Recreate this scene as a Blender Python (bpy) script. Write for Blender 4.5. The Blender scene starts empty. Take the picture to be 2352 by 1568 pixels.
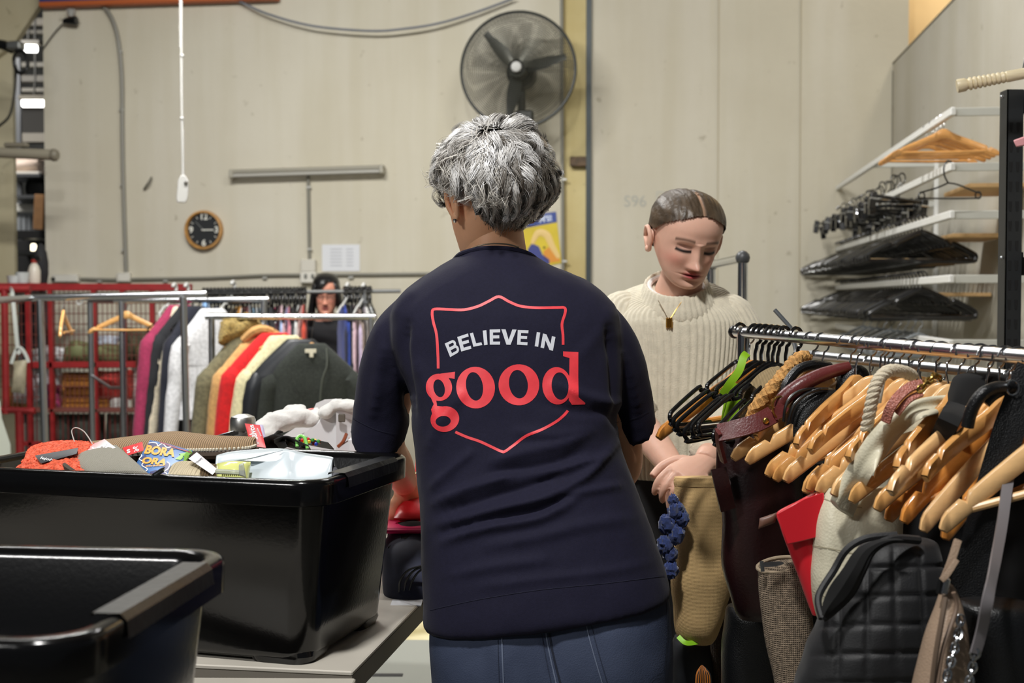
import bpy, bmesh, math, random
from mathutils import Vector as V, Matrix as M
from mathutils.bvhtree import BVHTree
from mathutils.noise import noise as pnoise
from mathutils.geometry import tessellate_polygon
sc = bpy.context.scene
COL = sc.collection
random.seed(7)
PI = math.pi
# ---------------------------------------------------------------- camera, world, lights, exposure
CAMZ = 1.35; F = 2940.0; PITCH = math.radians(1.83)
cd = bpy.data.cameras.new('camera'); cam = bpy.data.objects.new('camera', cd); COL.objects.link(cam)
cam.location = (0, 0, CAMZ); cam.rotation_euler = (PI/2 - PITCH, 0, 0)
cd.sensor_width = 36; cd.lens = 36*F/2352; cd.clip_start = .05; cd.clip_end = 80
cd.dof.use_dof = True; cd.dof.focus_distance = 2.3; cd.dof.aperture_fstop = 5.6
sc.camera = cam
wd = bpy.data.worlds.new('world'); sc.world = wd; wd.use_nodes = True
wd.node_tree.nodes['Background'].inputs[0].default_value = (.86, .93, 1, 1)
wd.node_tree.nodes['Background'].inputs[1].default_value = .06
sc.view_settings.view_transform = 'Standard'; sc.view_settings.look = 'None'
sc.view_settings.gamma = 1; sc.view_settings.use_curve_mapping = False
sc.view_settings.exposure = -0.10
def area(name, loc, tgt, sx, sy, watts, col=(1, .97, .92)):
    l = bpy.data.lights.new(name, 'AREA'); l.shape = 'RECTANGLE'; l.size = sx; l.size_y = sy; l.energy = watts; l.color = col
    o = bpy.data.objects.new(name, l); COL.objects.link(o); o.location = loc
    o.rotation_euler = (V(tgt) - V(loc)).to_track_quat('-Z', 'Y').to_euler(); return o
area('key_lamp', (-.55, .5, 4.5), (.25, 2.5, 1.0), .30, .30, 150, (1, .985, .96))
area('fill_lamp_left', (-2.6, -.9, 3.3), (0, 2.4, 1.2), .9, .15, 60, (1, .985, .96))  # added fill for neck, back and tub fronts; no lamp seen there
area('hall_lamp_near_wall', (-1.5, 5.3, 4.0), (-1.2, 6.5, 0), 1.3, .16, 155, (1, .985, .95))
area('hall_lamp_over_racks', (-2.3, 4.2, 4.3), (-2, 6, .6), 1.2, .3, 50, (1, .985, .96))
area('bay_lamp_over_shelves', (.4, 5.2, 4.2), (1.2, 6.6, .6), .8, .2, 60, (1, .985, .96))
area('warm_lamp_next_bay', (3.3, 8.2, 4.9), (3.4, 9.2, 3.6), .4, .4, 60, (1, .90, .74))
area('far_hall_lamp', (-6.5, 12.5, 4.6), (-6.2, 14, 1), 1.5, .4, 130, (1, .98, .96))

# ---------------------------------------------------------------- coordinates
CA, SA = math.cos(PITCH), math.sin(PITCH)
def ray(px, py):
    a = (px-1176)/F; b = (784-py)/F
    return V((a, CA + b*SA, -SA + b*CA))
def P(px, py, Y):
    d = ray(px, py); t = Y/d.y
    return V((d.x*t, Y, CAMZ + d.z*t))
YAW = math.radians(6.9); VB = 8.95; UR = 1.51
UX = V((math.cos(YAW), -math.sin(YAW), 0)); VX = V((math.sin(YAW), math.cos(YAW), 0))
RM = M.Rotation(-YAW, 4, 'Z'); R3 = RM.to_3x3()
def R(u, v, z): return UX*u + VX*v + V((0, 0, z))
def W(px, py, off=0.):                       # a point on the back wall
    d = ray(px, py); t = (VB-off)/(d.dot(VX)); return V((0, 0, CAMZ)) + d*t
def WR(px, py, off=0.):                      # a point on the right wall
    d = ray(px, py); t = (UR-off)/(d.dot(UX)); return V((0, 0, CAMZ)) + d*t

# ---------------------------------------------------------------- materials
def lin(c):
    return tuple((x/255/12.92 if x <= 10 else ((x/255+.055)/1.055)**2.4) for x in c[:3]) + (1,)
MATS = {}
def mat(name, col, rough=.55, metal=0., var=0., vs=14., bump=0., bs=250., kind='noise', coat=0., sheen=0., spec=.5, col2=None, trans=0., emit=0., stretch=None, attr=None, alpha=1., detail=3.):
    if name in MATS: return MATS[name]
    m = bpy.data.materials.new(name); m.use_nodes = True; nt = m.node_tree; N = nt.nodes; L = nt.links
    b = N['Principled BSDF']; I = b.inputs
    c = lin(col); I['Base Color'].default_value = c; I['Roughness'].default_value = rough; I['Metallic'].default_value = metal
    I['Coat Weight'].default_value = coat; I['Sheen Weight'].default_value = sheen; I['Specular IOR Level'].default_value = spec
    I['Transmission Weight'].default_value = trans; I['Alpha'].default_value = alpha
    if emit: I['Emission Color'].default_value = c; I['Emission Strength'].default_value = emit
    tc = N.new('ShaderNodeTexCoord'); mp = N.new('ShaderNodeMapping'); L.new(tc.outputs['Object'], mp.inputs[0])
    if stretch: mp.inputs['Scale'].default_value = stretch
    src = None
    if attr:
        a = N.new('ShaderNodeAttribute'); a.attribute_name = attr; src = a.outputs['Color']
    if var or col2:
        n = N.new('ShaderNodeTexNoise'); n.inputs['Scale'].default_value = vs; n.inputs['Detail'].default_value = 5; L.new(mp.outputs[0], n.inputs['Vector'])
        rp = N.new('ShaderNodeValToRGB'); e = rp.color_ramp.elements
        d = lin(col2) if col2 else tuple(x*(1-var) for x in c[:3]) + (1,)
        l = c if col2 else tuple(min(1, x*(1+var)) for x in c[:3]) + (1,)
        e[0].position = .36; e[1].position = .64; e[0].color = d; e[1].color = l; L.new(n.outputs[0], rp.inputs[0])
        if src:
            mx = N.new('ShaderNodeMix'); mx.data_type = 'RGBA'; mx.blend_type = 'MULTIPLY'; mx.inputs[0].default_value = 1
            e[0].color = (1-var,)*3 + (1,); e[1].color = (1, 1, 1, 1)
            L.new(src, mx.inputs[6]); L.new(rp.outputs[0], mx.inputs[7]); src = mx.outputs[2]
        else: src = rp.outputs[0]
    if kind in ('weave', 'rib', 'tweed', 'croc', 'twill'):
        h = None
        for k, ax in enumerate('XZ' if kind in ('weave', 'tweed') else ('Z' if kind == 'twill' else 'X')):
            w = N.new('ShaderNodeTexWave'); w.wave_type = 'BANDS'; w.bands_direction = 'DIAGONAL' if kind == 'twill' else ax
            w.inputs['Scale'].default_value = bs; w.inputs['Distortion'].default_value = .6 if kind != 'tweed' else 2.5; w.inputs['Detail'].default_value = 1
            L.new(mp.outputs[0], w.inputs[0])
            if h is None: h = w.outputs['Fac']
            else:
                mu = N.new('ShaderNodeMath'); mu.operation = 'MULTIPLY'; L.new(h, mu.inputs[0]); L.new(w.outputs['Fac'], mu.inputs[1]); h = mu.outputs[0]
        if kind in ('tweed', 'twill', 'rib') and src is None:
            mx = N.new('ShaderNodeMix'); mx.data_type = 'RGBA'; L.new(h, mx.inputs[0]); mx.inputs[6].default_value = tuple(x*.45 for x in c[:3])+(1,); mx.inputs[7].default_value = c; src = mx.outputs[2]
    elif bump:
        if kind == 'cell':
            n2 = N.new('ShaderNodeTexVoronoi'); h = n2.outputs['Distance']
        else:
            n2 = N.new('ShaderNodeTexNoise'); n2.inputs['Detail'].default_value = detail; h = n2.outputs[0]
        n2.inputs['Scale'].default_value = bs; L.new(mp.outputs[0], n2.inputs['Vector'])
    if bump:
        bp = N.new('ShaderNodeBump'); bp.inputs['Strength'].default_value = bump; bp.inputs['Distance'].default_value = .003
        L.new(h, bp.inputs['Height']); L.new(bp.outputs[0], I['Normal'])
    if src: L.new(src, I['Base Color'])
    MATS[name] = m; return m

# ---------------------------------------------------------------- mesh builder
def frames(pts):
    n = len(pts); T = []
    for i in range(n):
        t = pts[min(i+1, n-1)] - pts[max(i-1, 0)]
        T.append(t.normalized() if t.length > 1e-9 else V((0, 0, 1)))
    a = V((0, 0, 1)) if abs(T[0].z) < .9 else V((1, 0, 0))
    n0 = (a - T[0]*a.dot(T[0])).normalized(); out = []
    for i in range(n):
        n0 = n0 - T[i]*n0.dot(T[i])
        n0 = n0.normalized() if n0.length > 1e-6 else V((1, 0, 0))
        out.append((T[i], n0, T[i].cross(n0)))
    return out
def smooth(pts, n, closed=False):
    """Catmull-Rom through tuples/vectors of any size, n samples per span"""
    p = [tuple(x) for x in pts]; k = len(p); out = []
    rng = range(k if closed else k-1)
    for i in rng:
        g = (lambda j: p[j % k]) if closed else (lambda j: p[max(0, min(k-1, j))])
        a, b, c, d = g(i-1), g(i), g(i+1), g(i+2)
        for s in range(n):
            t = s/n
            out.append(tuple(.5*(2*b[q] + (c[q]-a[q])*t + (2*a[q]-5*b[q]+4*c[q]-d[q])*t*t + (3*b[q]-a[q]-3*c[q]+d[q])*t**3) for q in range(len(b))))
    if not closed: out.append(p[-1])
    return out
def sv(pts, n, closed=False): return [V(q) for q in smooth(pts, n, closed)]
class MB:
    def __init__(s): s.v = []; s.f = []
    def loft(s, rings, cap=True, closed=True):
        o = len(s.v); m = len(rings[0])
        for r in rings: s.v += [tuple(q) for q in r]
        e = m if closed else m-1
        for i in range(len(rings)-1):
            for j in range(e):
                a = o+i*m+j; b = o+i*m+(j+1) % m; s.f.append((a, b, b+m, a+m))
        if cap and closed:
            s.f.append(tuple(o+j for j in range(m))[::-1]); q = o+(len(rings)-1)*m; s.f.append(tuple(q+j for j in range(m)))
        return s
    def tube(s, pts, r, seg=8, cap=True, flat=1., up=None):
        pts = [V(p) for p in pts]; n = len(pts); rr = r if isinstance(r, (list, tuple)) else [r]*n
        if len(rr) != n: rr = [rr[min(len(rr)-1, int(i*(len(rr)-1)/(n-1)))] + (rr[min(len(rr)-1, int(i*(len(rr)-1)/(n-1))+1)] - rr[min(len(rr)-1, int(i*(len(rr)-1)/(n-1)))])*((i*(len(rr)-1)/(n-1)) % 1) for i in range(n)]
        rings = []
        for i, (t, a, b) in enumerate(frames(pts)):
            if up is not None:
                u = V(up); a = u - t*u.dot(t); a = a.normalized() if a.length > 1e-6 else V((1, 0, 0)); b = t.cross(a)
            rings.append([pts[i] + a*(math.cos(2*PI*j/seg)*rr[i]*flat) + b*(math.sin(2*PI*j/seg)*rr[i]) for j in range(seg)])
        return s.loft(rings, cap)
    def bar(s, pts, w, t, up=(0, 0, 1)):       # a flat strap: width w across, thickness t along `up`
        pts = [V(p) for p in pts]; rings = []
        for i, (T, a, b) in enumerate(frames(pts)):
            u = V(up(i/(len(pts)-1))) if callable(up) else V(up)
            a = u - T*u.dot(T); a = a.normalized() if a.length > 1e-6 else V((1, 0, 0)); b = T.cross(a)
            ww = w(i/(len(pts)-1)) if callable(w) else w
            rings.append([pts[i]+a*t/2*x+b*ww/2*y for x, y in ((1, -1), (1, -.8), (1.25, 0), (1, .8), (1, 1), (-1, 1), (-1, .8), (-1, 0), (-1, -.8), (-1, -1))])
        return s.loft(rings)
    def box(s, c, size, rot=None, bev=0.):
        c = V(c); x, y, z = (q/2 for q in size); b = min(bev, x*.99, y*.99, z*.99)
        def pt(a, e, d):
            q = V((a, e, d)); return c + (rot @ q if rot else q)
        if not b:
            s.loft([[pt(x*i, y*j, -z) for i, j in ((-1, -1), (1, -1), (1, 1), (-1, 1))], [pt(x*i, y*j, z) for i, j in ((-1, -1), (1, -1), (1, 1), (-1, 1))]])
        else:
            rg = []
            for zz, k in ((-z, b), (-z+b, 0), (z-b, 0), (z, b)):
                X, Y = x-k, y-k
                rg.append([pt(*q, zz) for q in ((-X+b, -Y), (X-b, -Y), (X, -Y+b), (X, Y-b), (X-b, Y), (-X+b, Y), (-X, Y-b), (-X, -Y+b))])
            s.loft(rg)
        return s
    def lathe(s, prof, c, axis=(0, 0, 1), seg=24, cap=True):
        c = V(c); q = V((0, 0, 1)).rotation_difference(V(axis).normalized()).to_matrix()
        return s.loft([[c + q @ V((r*math.cos(2*PI*j/seg), r*math.sin(2*PI*j/seg), h)) for j in range(seg)] for r, h in prof], cap)
    def ball(s, c, r, seg=12, rot=None):
        c = V(c); r = r if isinstance(r, (list, tuple)) else (r,)*3; rg = []
        for i in range(seg//2+1):
            a = PI*min(max(i/(seg//2), .02), .98)
            q = [V((r[0]*math.sin(a)*math.cos(2*PI*j/seg), r[1]*math.sin(a)*math.sin(2*PI*j/seg), -r[2]*math.cos(a))) for j in range(seg)]
            rg.append([c + (rot @ p if rot else p) for p in q])
        return s.loft(rg)
    def prism(s, pts, d):                      # polygon of 3D points pushed along d
        o = len(s.v); n = len(pts); pts = [V(p) for p in pts]; d = V(d)
        s.v += [tuple(p) for p in pts] + [tuple(p+d) for p in pts]
        tri = tessellate_polygon([pts])
        for t in tri: s.f.append(tuple(o+i for i in t)); s.f.append(tuple(o+n+i for i in t[::-1]))
        for i in range(n): j = (i+1) % n; s.f.append((o+i, o+j, o+n+j, o+n+i))
        return s
    def grid(s, fn, n, m, closed=False):
        return s.loft([[fn(j/(m if closed else m-1), i/(n-1)) for j in range(m)] for i in range(n)], cap=False, closed=closed)
    def pillow(s, c00, c10, c11, c01, t, n=16, m=16, nz=0., ns=20., pw=.45, edge=.12, seed=0., sag=0.):
        c = [V(q) for q in (c00, c10, c11, c01)]; N = ((c[1]-c[0]).cross(c[3]-c[0])).normalized()
        def pos(u, v, sg):
            p = (c[0]*(1-u)+c[1]*u)*(1-v)+(c[3]*(1-u)+c[2]*u)*v
            b = (max(0, math.sin(PI*u))*max(0, math.sin(PI*v)))**pw
            q = p*ns+V((seed, 3*sg, seed*2)); w = pnoise(q)*nz
            return p + N*(sg*(t/2)*(b*(1-edge)+edge)*1 + w) - V((0, 0, sag*b))
        A = [[pos(j/m, i/n, 1) for j in range(m+1)] for i in range(n+1)]; B = [[pos(j/m, i/n, -1) for j in range(m+1)] for i in range(n+1)]
        o = len(s.v); k = (m+1)*(n+1)
        for g in (A, B):
            for r in g: s.v += [tuple(q) for q in r]
        for i in range(n):
            for j in range(m):
                a = o+i*(m+1)+j; s.f.append((a, a+1, a+m+2, a+m+1)); a += k; s.f.append((a, a+m+1, a+m+2, a+1))
        bd = [(0, j) for j in range(m)] + [(i, m) for i in range(n)] + [(n, j) for j in range(m, 0, -1)] + [(i, 0) for i in range(n, 0, -1)]
        ix = [o+i*(m+1)+j for i, j in bd]
        for q in range(len(ix)):
            a, b = ix[q], ix[(q+1) % len(ix)]; s.f.append((b, a, a+k, b+k))
        return s
    def mesh(s, name, smooth_=True):
        me = bpy.data.meshes.new(name); me.from_pydata(s.v, [], s.f); me.update()
        if smooth_: me.polygons.foreach_set('use_smooth', [True]*len(me.polygons))
        return me
def fix(me):                                   # outward normals
    bm = bmesh.new(); bm.from_mesh(me); bmesh.ops.recalc_face_normals(bm, faces=bm.faces); bm.to_mesh(me); bm.free(); return me
def wmat(o):
    m = o.matrix_basis.copy()
    while o.parent: o = o.parent; m = o.matrix_basis @ m
    return m
def obj(name, mb, m, parent=None, world=True, sm=True, auto=35, sub=0, bev=0):
    """one mesh object; world=True: the coordinates are the scene's, else the parent's own"""
    me = mb if isinstance(mb, bpy.types.Mesh) else fix(mb.mesh(name, sm))
    me.name = name
    o = bpy.data.objects.new(name, me); COL.objects.link(o)
    if m: me.materials.append(m)
    if parent:
        o.parent = parent
        if world: me.transform(wmat(parent).inverted())
    if sm and auto:
        try: me.set_sharp_from_angle(angle=math.radians(auto))
        except Exception: pass
    if bev:
        md = o.modifiers.new('bevel', 'BEVEL'); md.width = bev; md.segments = 2; md.limit_method = 'ANGLE'
    if sub:
        md = o.modifiers.new('sub', 'SUBSURF'); md.levels = sub; md.render_levels = sub
    return o
def recenter(o):                               # top-level single mesh: origin to the base of its own geometry
    me = o.data; xs = [v.co for v in me.vertices]
    c = V((sum(v.x for v in xs)/len(xs), sum(v.y for v in xs)/len(xs), min(v.z for v in xs)))
    me.transform(M.Translation(-c)); o.location = c; return o
def tag(o, label, cat, group=None, kind=None):
    o['label'] = label; o['category'] = cat
    if group: o['group'] = group
    if kind: o['kind'] = kind
    return o
def solo(name, mb, m, label, cat, group=None, **k):
    return tag(recenter(obj(name, mb, m, **k)), label, cat, group)
def thing(name, label, cat, loc=(0, 0, 0), group=None, rot=None):
    o = bpy.data.objects.new(name, None); COL.objects.link(o); o.empty_display_size = .1
    mb = M.Translation(V(loc))
    if rot is not None: mb = mb @ (M.Rotation(rot, 4, 'Z') if isinstance(rot, (int, float)) else rot.to_4x4())
    o.matrix_basis = mb
    return tag(o, label, cat, group)
def struct(name, mb, m, **k):
    o = obj(name, mb, m, **k)
    if not o.parent: o['kind'] = 'structure'
    return o
def dup(src, label=None, group=None, mb=None, parent=None):
    c = src.copy(); COL.objects.link(c)
    if parent: c.parent = parent
    if label: c['label'] = label
    if group: c['group'] = group
    if mb is not None: c.matrix_basis = mb
    for ch in list(src.children): dup(ch, parent=c)
    return c
def remesh(mbs, voxel, it=4, name='r', fac=.5):
    """melt closed shapes into one continuous skin"""
    q = MB()
    for m in (mbs if isinstance(mbs, (list, tuple)) else [mbs]):
        o = len(q.v); q.v += m.v; q.f += [tuple(i+o for i in f) for f in m.f]
    me = fix(q.mesh(name)); o = bpy.data.objects.new(name, me); COL.objects.link(o)
    md = o.modifiers.new('r', 'REMESH'); md.mode = 'VOXEL'; md.voxel_size = voxel; md.use_smooth_shade = True
    if it: s = o.modifiers.new('s', 'SMOOTH'); s.iterations = it; s.factor = fac
    dg = bpy.context.evaluated_depsgraph_get(); dg.update()
    r = bpy.data.meshes.new_from_object(o.evaluated_get(dg)); bpy.data.objects.remove(o); bpy.data.meshes.remove(me)
    r.polygons.foreach_set('use_smooth', [True]*len(r.polygons)); return r
def join(a, b):                                # append mesh b to mesh a
    bm = bmesh.new(); bm.from_mesh(a); bm.from_mesh(b); bm.to_mesh(a); bm.free(); a.polygons.foreach_set('use_smooth', [True]*len(a.polygons)); return a
def rings_px(rows, n=6, seg=40, e=2.3, yaw=0., nz=0., ns=9., seed=0., flatback=0.):
    """rows (yl, xl, yr, xr, Y, half depth) traced left/right ends at distance Y -> rounded rings, each an oval section of a solid"""
    out = []; c, s = math.cos(yaw), math.sin(yaw)
    for (yl, xl, yr, xr, Y, th) in smooth(rows, n):
        A = P(xl, yl, Y); B = P(xr, yr, Y); C = (A+B)/2; h = (B-A)/2; ring = []
        for j in range(seg):
            a = 2*PI*j/seg; ca, sa = math.cos(a), math.sin(a)
            x = math.copysign(abs(ca)**(2/e), ca); y = math.copysign(abs(sa)**(2/e), sa)
            p = C + V((h.x*x*c - th*y*s, h.x*x*s + th*y*c, h.z*x))
            if nz: d = (p-C).normalized(); p += d*pnoise(p*ns+V((seed, seed, 0)))*nz
            ring.append(p)
        out.append(ring)
    return out
def text_mesh(s, size, ext=.0004, bold=0., shear=0.):
    cu = bpy.data.curves.new('t', 'FONT'); cu.body = s; cu.size = size; cu.extrude = ext; cu.offset = bold; cu.shear = shear; cu.align_x = 'CENTER'; cu.align_y = 'CENTER'; cu.resolution_u = 4
    o = bpy.data.objects.new('t', cu); COL.objects.link(o)
    dg = bpy.context.evaluated_depsgraph_get(); dg.update()
    me = bpy.data.meshes.new_from_object(o.evaluated_get(dg)); bpy.data.objects.remove(o); bpy.data.curves.remove(cu); return me
def lettering(name, s, size, c, x, y, m, parent=None, ext=.0004, bold=0., shear=0.):
    """flat letters at c, baseline along x, upward along y"""
    me = text_mesh(s, size, ext, bold, shear); x = V(x).normalized(); y = V(y); y = (y - x*y.dot(x)).normalized(); z = x.cross(y)
    mm = M((x, y, z)).transposed().to_4x4(); mm.translation = V(c); me.transform(mm); me.materials.clear()
    return obj(name, me, m, parent, sm=False)
STEEL = mat('chrome', (205, 208, 212), .18, 1.)
DULL = mat('dull_steel', (178, 181, 184), .34, 1.)
BLACKP = mat('black_plastic', (16, 17, 18), .3)
WHITE = mat('white_plastic', (205, 205, 202), .4)
# ---------------------------------------------------------------- room shell
def wall_mat(name, col, stain, sc_=1.1, dirt=(120, 108, 84)):
    m = bpy.data.materials.new(name); m.use_nodes = True; nt = m.node_tree; N = nt.nodes; L = nt.links; b = N['Principled BSDF']
    b.inputs['Roughness'].default_value = .72; b.inputs['Specular IOR Level'].default_value = .25
    tc = N.new('ShaderNodeTexCoord')
    def ns(s, det, st=None, rough=.55):
        n = N.new('ShaderNodeTexNoise'); n.inputs['Scale'].default_value = s; n.inputs['Detail'].default_value = det; n.inputs['Roughness'].default_value = rough
        if st:
            mp = N.new('ShaderNodeMapping'); mp.inputs['Scale'].default_value = st; L.new(tc.outputs['Object'], mp.inputs[0]); L.new(mp.outputs[0], n.inputs['Vector'])
        else: L.new(tc.outputs['Object'], n.inputs['Vector'])
        return n.outputs[0]
    def ramp(s, a, b_, ca, cb):
        r = N.new('ShaderNodeValToRGB'); r.color_ramp.elements[0].position = a; r.color_ramp.elements[1].position = b_; r.color_ramp.elements[0].color = ca; r.color_ramp.elements[1].color = cb; L.new(s, r.inputs[0]); return r.outputs[0]
    def mix(f, a, c, mode='MIX'):
        x = N.new('ShaderNodeMix'); x.data_type = 'RGBA'; x.blend_type = mode
        if isinstance(f, float): x.inputs[0].default_value = f
        else: L.new(f, x.inputs[0])
        for k, q in ((6, a), (7, c)):
            if isinstance(q, tuple): x.inputs[k].default_value = q
            else: L.new(q, x.inputs[k])
        return x.outputs[2]
    base = ramp(ns(sc_, 5), .3, .7, lin(stain), lin(col))
    w0 = (1, 1, 1, 1)
    streak = ramp(ns(1.0, 4, (3.5, 3.5, .28)), .42, .60, (.93, .92, .88, 1), w0)
    base = mix(1., base, streak, 'MULTIPLY')
    spots = ramp(ns(11., 2), .70, .76, (0, 0, 0, 1), w0)
    f = N.new('ShaderNodeMath'); f.operation = 'MULTIPLY'; L.new(spots, f.inputs[0]); f.inputs[1].default_value = .35
    base = mix(f.outputs[0], base, lin(dirt))
    L.new(base, b.inputs['Base Color'])
    bp = N.new('ShaderNodeBump'); bp.inputs['Strength'].default_value = .15; bp.inputs['Distance'].default_value = .01; L.new(ns(28., 5), bp.inputs['Height']); L.new(bp.outputs[0], b.inputs['Normal'])
    return m
WALLM = wall_mat('cream_painted_wall', (208, 203, 187), (201, 195, 178))
WALLG = wall_mat('grey_cream_concrete', (202, 197, 182), (190, 184, 168), .8)
WALLY = wall_mat('yellowed_paint', (208, 194, 146), (186, 168, 116), 2.2)
WALLR = wall_mat('grey_side_wall', (186, 182, 170), (176, 171, 158), 1.3)
FLOORM = wall_mat('concrete_floor', (122, 120, 112), (100, 98, 90), 1.2)
def wallbox(u0, u1, v0, v1, z0, z1): return MB().box(R((u0+u1)/2, (v0+v1)/2, (z0+z1)/2), (u1-u0, v1-v0, z1-z0), R3)
def upx(px, off=0.): return W(px, 600, off).dot(UX)
struct('floor', MB().box((-1, 7.5, -.05), (22, 22, .1)), FLOORM)
uL, uC, uP = upx(105), upx(1292), upx(1352)
struct('wall_back', wallbox(uL, uC, VB, VB+.25, 0, 5.6), WALLM)
struct('wall_back_recess', wallbox(uC, uP, VB+.02, VB+.25, 0, 5.6), WALLY)
struct('wall_back_right', wallbox(uP, UR+.1, VB, VB+.25, 0, 5.6), WALLG)
struct('trim_1', wallbox(uP-.018, uP+.018, VB-.035, VB+.02, 0, 5.6), mat('dark_steel_post', (52, 60, 62), .5, .3))
struct('trim_2', wallbox(UR-.005, UR+.012, VB-.012, VB, 0, 2.9), mat('joint_dark', (110, 105, 92), .8))
zt = WR(2047, 152).z
struct('wall_right', wallbox(UR, UR+.16, 2.2, VB, 0, zt), WALLR)
struct('trim_3', wallbox(UR-.004, UR+.16, 2.2, VB, zt, zt+.012), mat('wall_cap', (120, 114, 100), .8))
struct('wall_next_bay', wallbox(UR+.105, UR+5, VB+.55, VB+.7, 0, 6), mat('warm_board', (222, 192, 142), .7, var=.06, vs=3))
# vertical board joints on the right back wall: shallow grooves between panels
for k, px in enumerate((1648, 1836)):
    u = upx(px); struct('trim_%d' % (4+k), wallbox(u-.004, u+.004, VB-.003, VB+.01, 1.0, 5.5), mat('panel_joint', (172, 163, 140), .8))
struct('ceiling', MB().box((-1, 7.0, 5.75), (22, 16, .1)), mat('ceiling_sheet', (150, 148, 142), .7, var=.1, vs=3))
# pillar and haunch at the left, far hall seen through the gap
PILM = wall_mat('pillar_paint', (200, 192, 164), (186, 176, 146), 1.4)
pL = W(-160, 600, -.2); pR = W(34, 600, -.2)
struct('wall_left', wallbox(pL.dot(UX), pR.dot(UX), VB+.2, VB+.24, 0, 5.6), PILM)
h = [W(-120, 210, -.12), W(34, 96, -.12), W(92, 8, -.12), W(100, -60, -.12), W(-120, -60, -.12)]
struct('trim_6', MB().prism(h, VX*.06), PILM)
struct('wall_far', MB().box((-8, 19, 2.5), (14, .2, 7)), mat('far_hall_grey', (112, 112, 108), .8, var=.25, vs=2))
struct('wall_far_left', MB().box((-13, 12, 2.5), (.2, 14, 7)), mat('far_hall_grey', (112, 112, 108)))
# ---------------------------------------------------------------- things on the back wall
CONDM = mat('conduit_grey', (128, 126, 116), .5)
def clips(parent, pts, m, nx=None):
    for p in pts: obj('clip', MB().box(p, (.035, .014, .016), R3, .003), m, parent)
CLIPM = mat('clip_metal', (196, 196, 190), .4, .4)
def conduit(name, label, pts, r, cl, m=CONDM):
    t = thing(name, label, 'conduit', V(pts[0]))
    obj('pipe', MB().tube(pts, r, 8), m, t); clips(t, cl, CLIPM); return t
conduit('conduit', 'grey conduit running down the cream wall with a bend at its top', sv([W(215, -10, .03), W(236, 12, .03), W(258, 45, .03), W(272, 95, .03), W(280, 180, .03), W(281, 300, .03), W(284, 450, .03), W(290, 634, .03)], 5), .016,
        [W(x, y, .035) for x, y in ((276, 118), (279, 252), (281, 424), (284, 574))])
conduit('conduit', 'short grey conduit dropping from the unlit strip light to a wall socket', [W(708, 402, .02), W(711, 600, .02)], .012, [W(709, 430, .03), W(711, 572, .03)])
conduit('conduit', 'long thin grey conduit running level along the wall above the racks', sv([W(185, 640, .02), W(262, 642, .02), W(300, 641, .02), W(480, 638, .02), W(600, 632, .02), W(700, 631, .02), W(860, 630, .02), W(1040, 628, .02)], 2), .011,
        [W(x, y+5, .02) for x, y in ((228, 641), (380, 640), (608, 633), (806, 632))])
conduit('conduit', 'thin grey conduit running up the wall just left of the dark steel post', [W(1290, -20, .02), W(1293, 620, .02)], .012, [W(1296, 412, .03), W(1297, 600, .03)])
def junction(lab, px, py, w, hh, d=.05, knob=False):
    t = thing('junction_box', lab, 'box', W(px, py, d/2)); obj('body', MB().box(W(px, py, d/2), (w, d, hh), R3, .006), mat('box_cream', (206, 202, 190), .5), t)
    obj('lid', MB().box(W(px, py, d+.003), (w*.86, .008, hh*.8), R3, .003), mat('box_lid', (215, 212, 202), .45), t)
    return t
t = junction('long pale cable box on the wall above the red cage, farthest left', 152, 639, .20, .062)
obj('knob', MB().ball(W(122, 641, .06), .016), BLACKP, t)
junction('small pale junction box where the bent grey conduit ends', 285, 637, .10, .072)
t = thing('wall_socket', 'pale double wall socket below the short conduit from the strip light', 'socket', W(709, 620, .02))
obj('body', MB().box(W(709, 610, .03), (.105, .05, .09), R3, .006), mat('box_cream', (206, 202, 190)), t)
obj('face_plate', MB().box(W(709, 637, .03), (.115, .055, .085), R3, .008), mat('box_lid', (215, 212, 202)), t)
for dx in (-7, 9): obj('switch', MB().box(W(709+dx, 634, .062), (.02, .014, .03), R3, .003), mat('switch_grey', (120, 120, 114), .5), t)
# unlit strip light
t = thing('strip_light', 'unlit fluorescent strip light fixed to the cream wall', 'light', W(706, 395, .05))
a, b = W(530, 399, .05), W(883, 388, .05); d = (b-a).normalized(); rot = M((d, VX, d.cross(VX))).transposed()
obj('batten', MB().box((a+b)/2+V((0, 0, .012)), ((b-a).length, .06, .03), rot, .006), mat('strip_batten', (150, 146, 132), .5), t)
obj('tube', MB().tube([a+d*.03-V((0, 0, .018))-VX*.03, b-d*.03-V((0, 0, .018))-VX*.03], .014, 12), mat('strip_tube', (176, 174, 166), .25), t)
for q in (a+d*.014, b-d*.014): obj('end_cap', MB().box(q-VX*.015-V((0, 0, .004)), (.028, .07, .062), rot, .006), mat('strip_cap', (168, 164, 150), .5), t)
# sagging cable
solo('cable', MB().tube(sv([W(520, -14, .06), W(560, 8, .07), W(620, 34, .09), W(720, 60, .1), W(850, 71, .1), W(930, 66, .1), W(1010, 53, .09), W(1100, 26, .07), W(1180, -4, .06)], 6), .0085, 7), mat('cable_grey', (112, 116, 124), .5), 'grey cable sagging across the top of the cream wall', 'cable')
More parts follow.
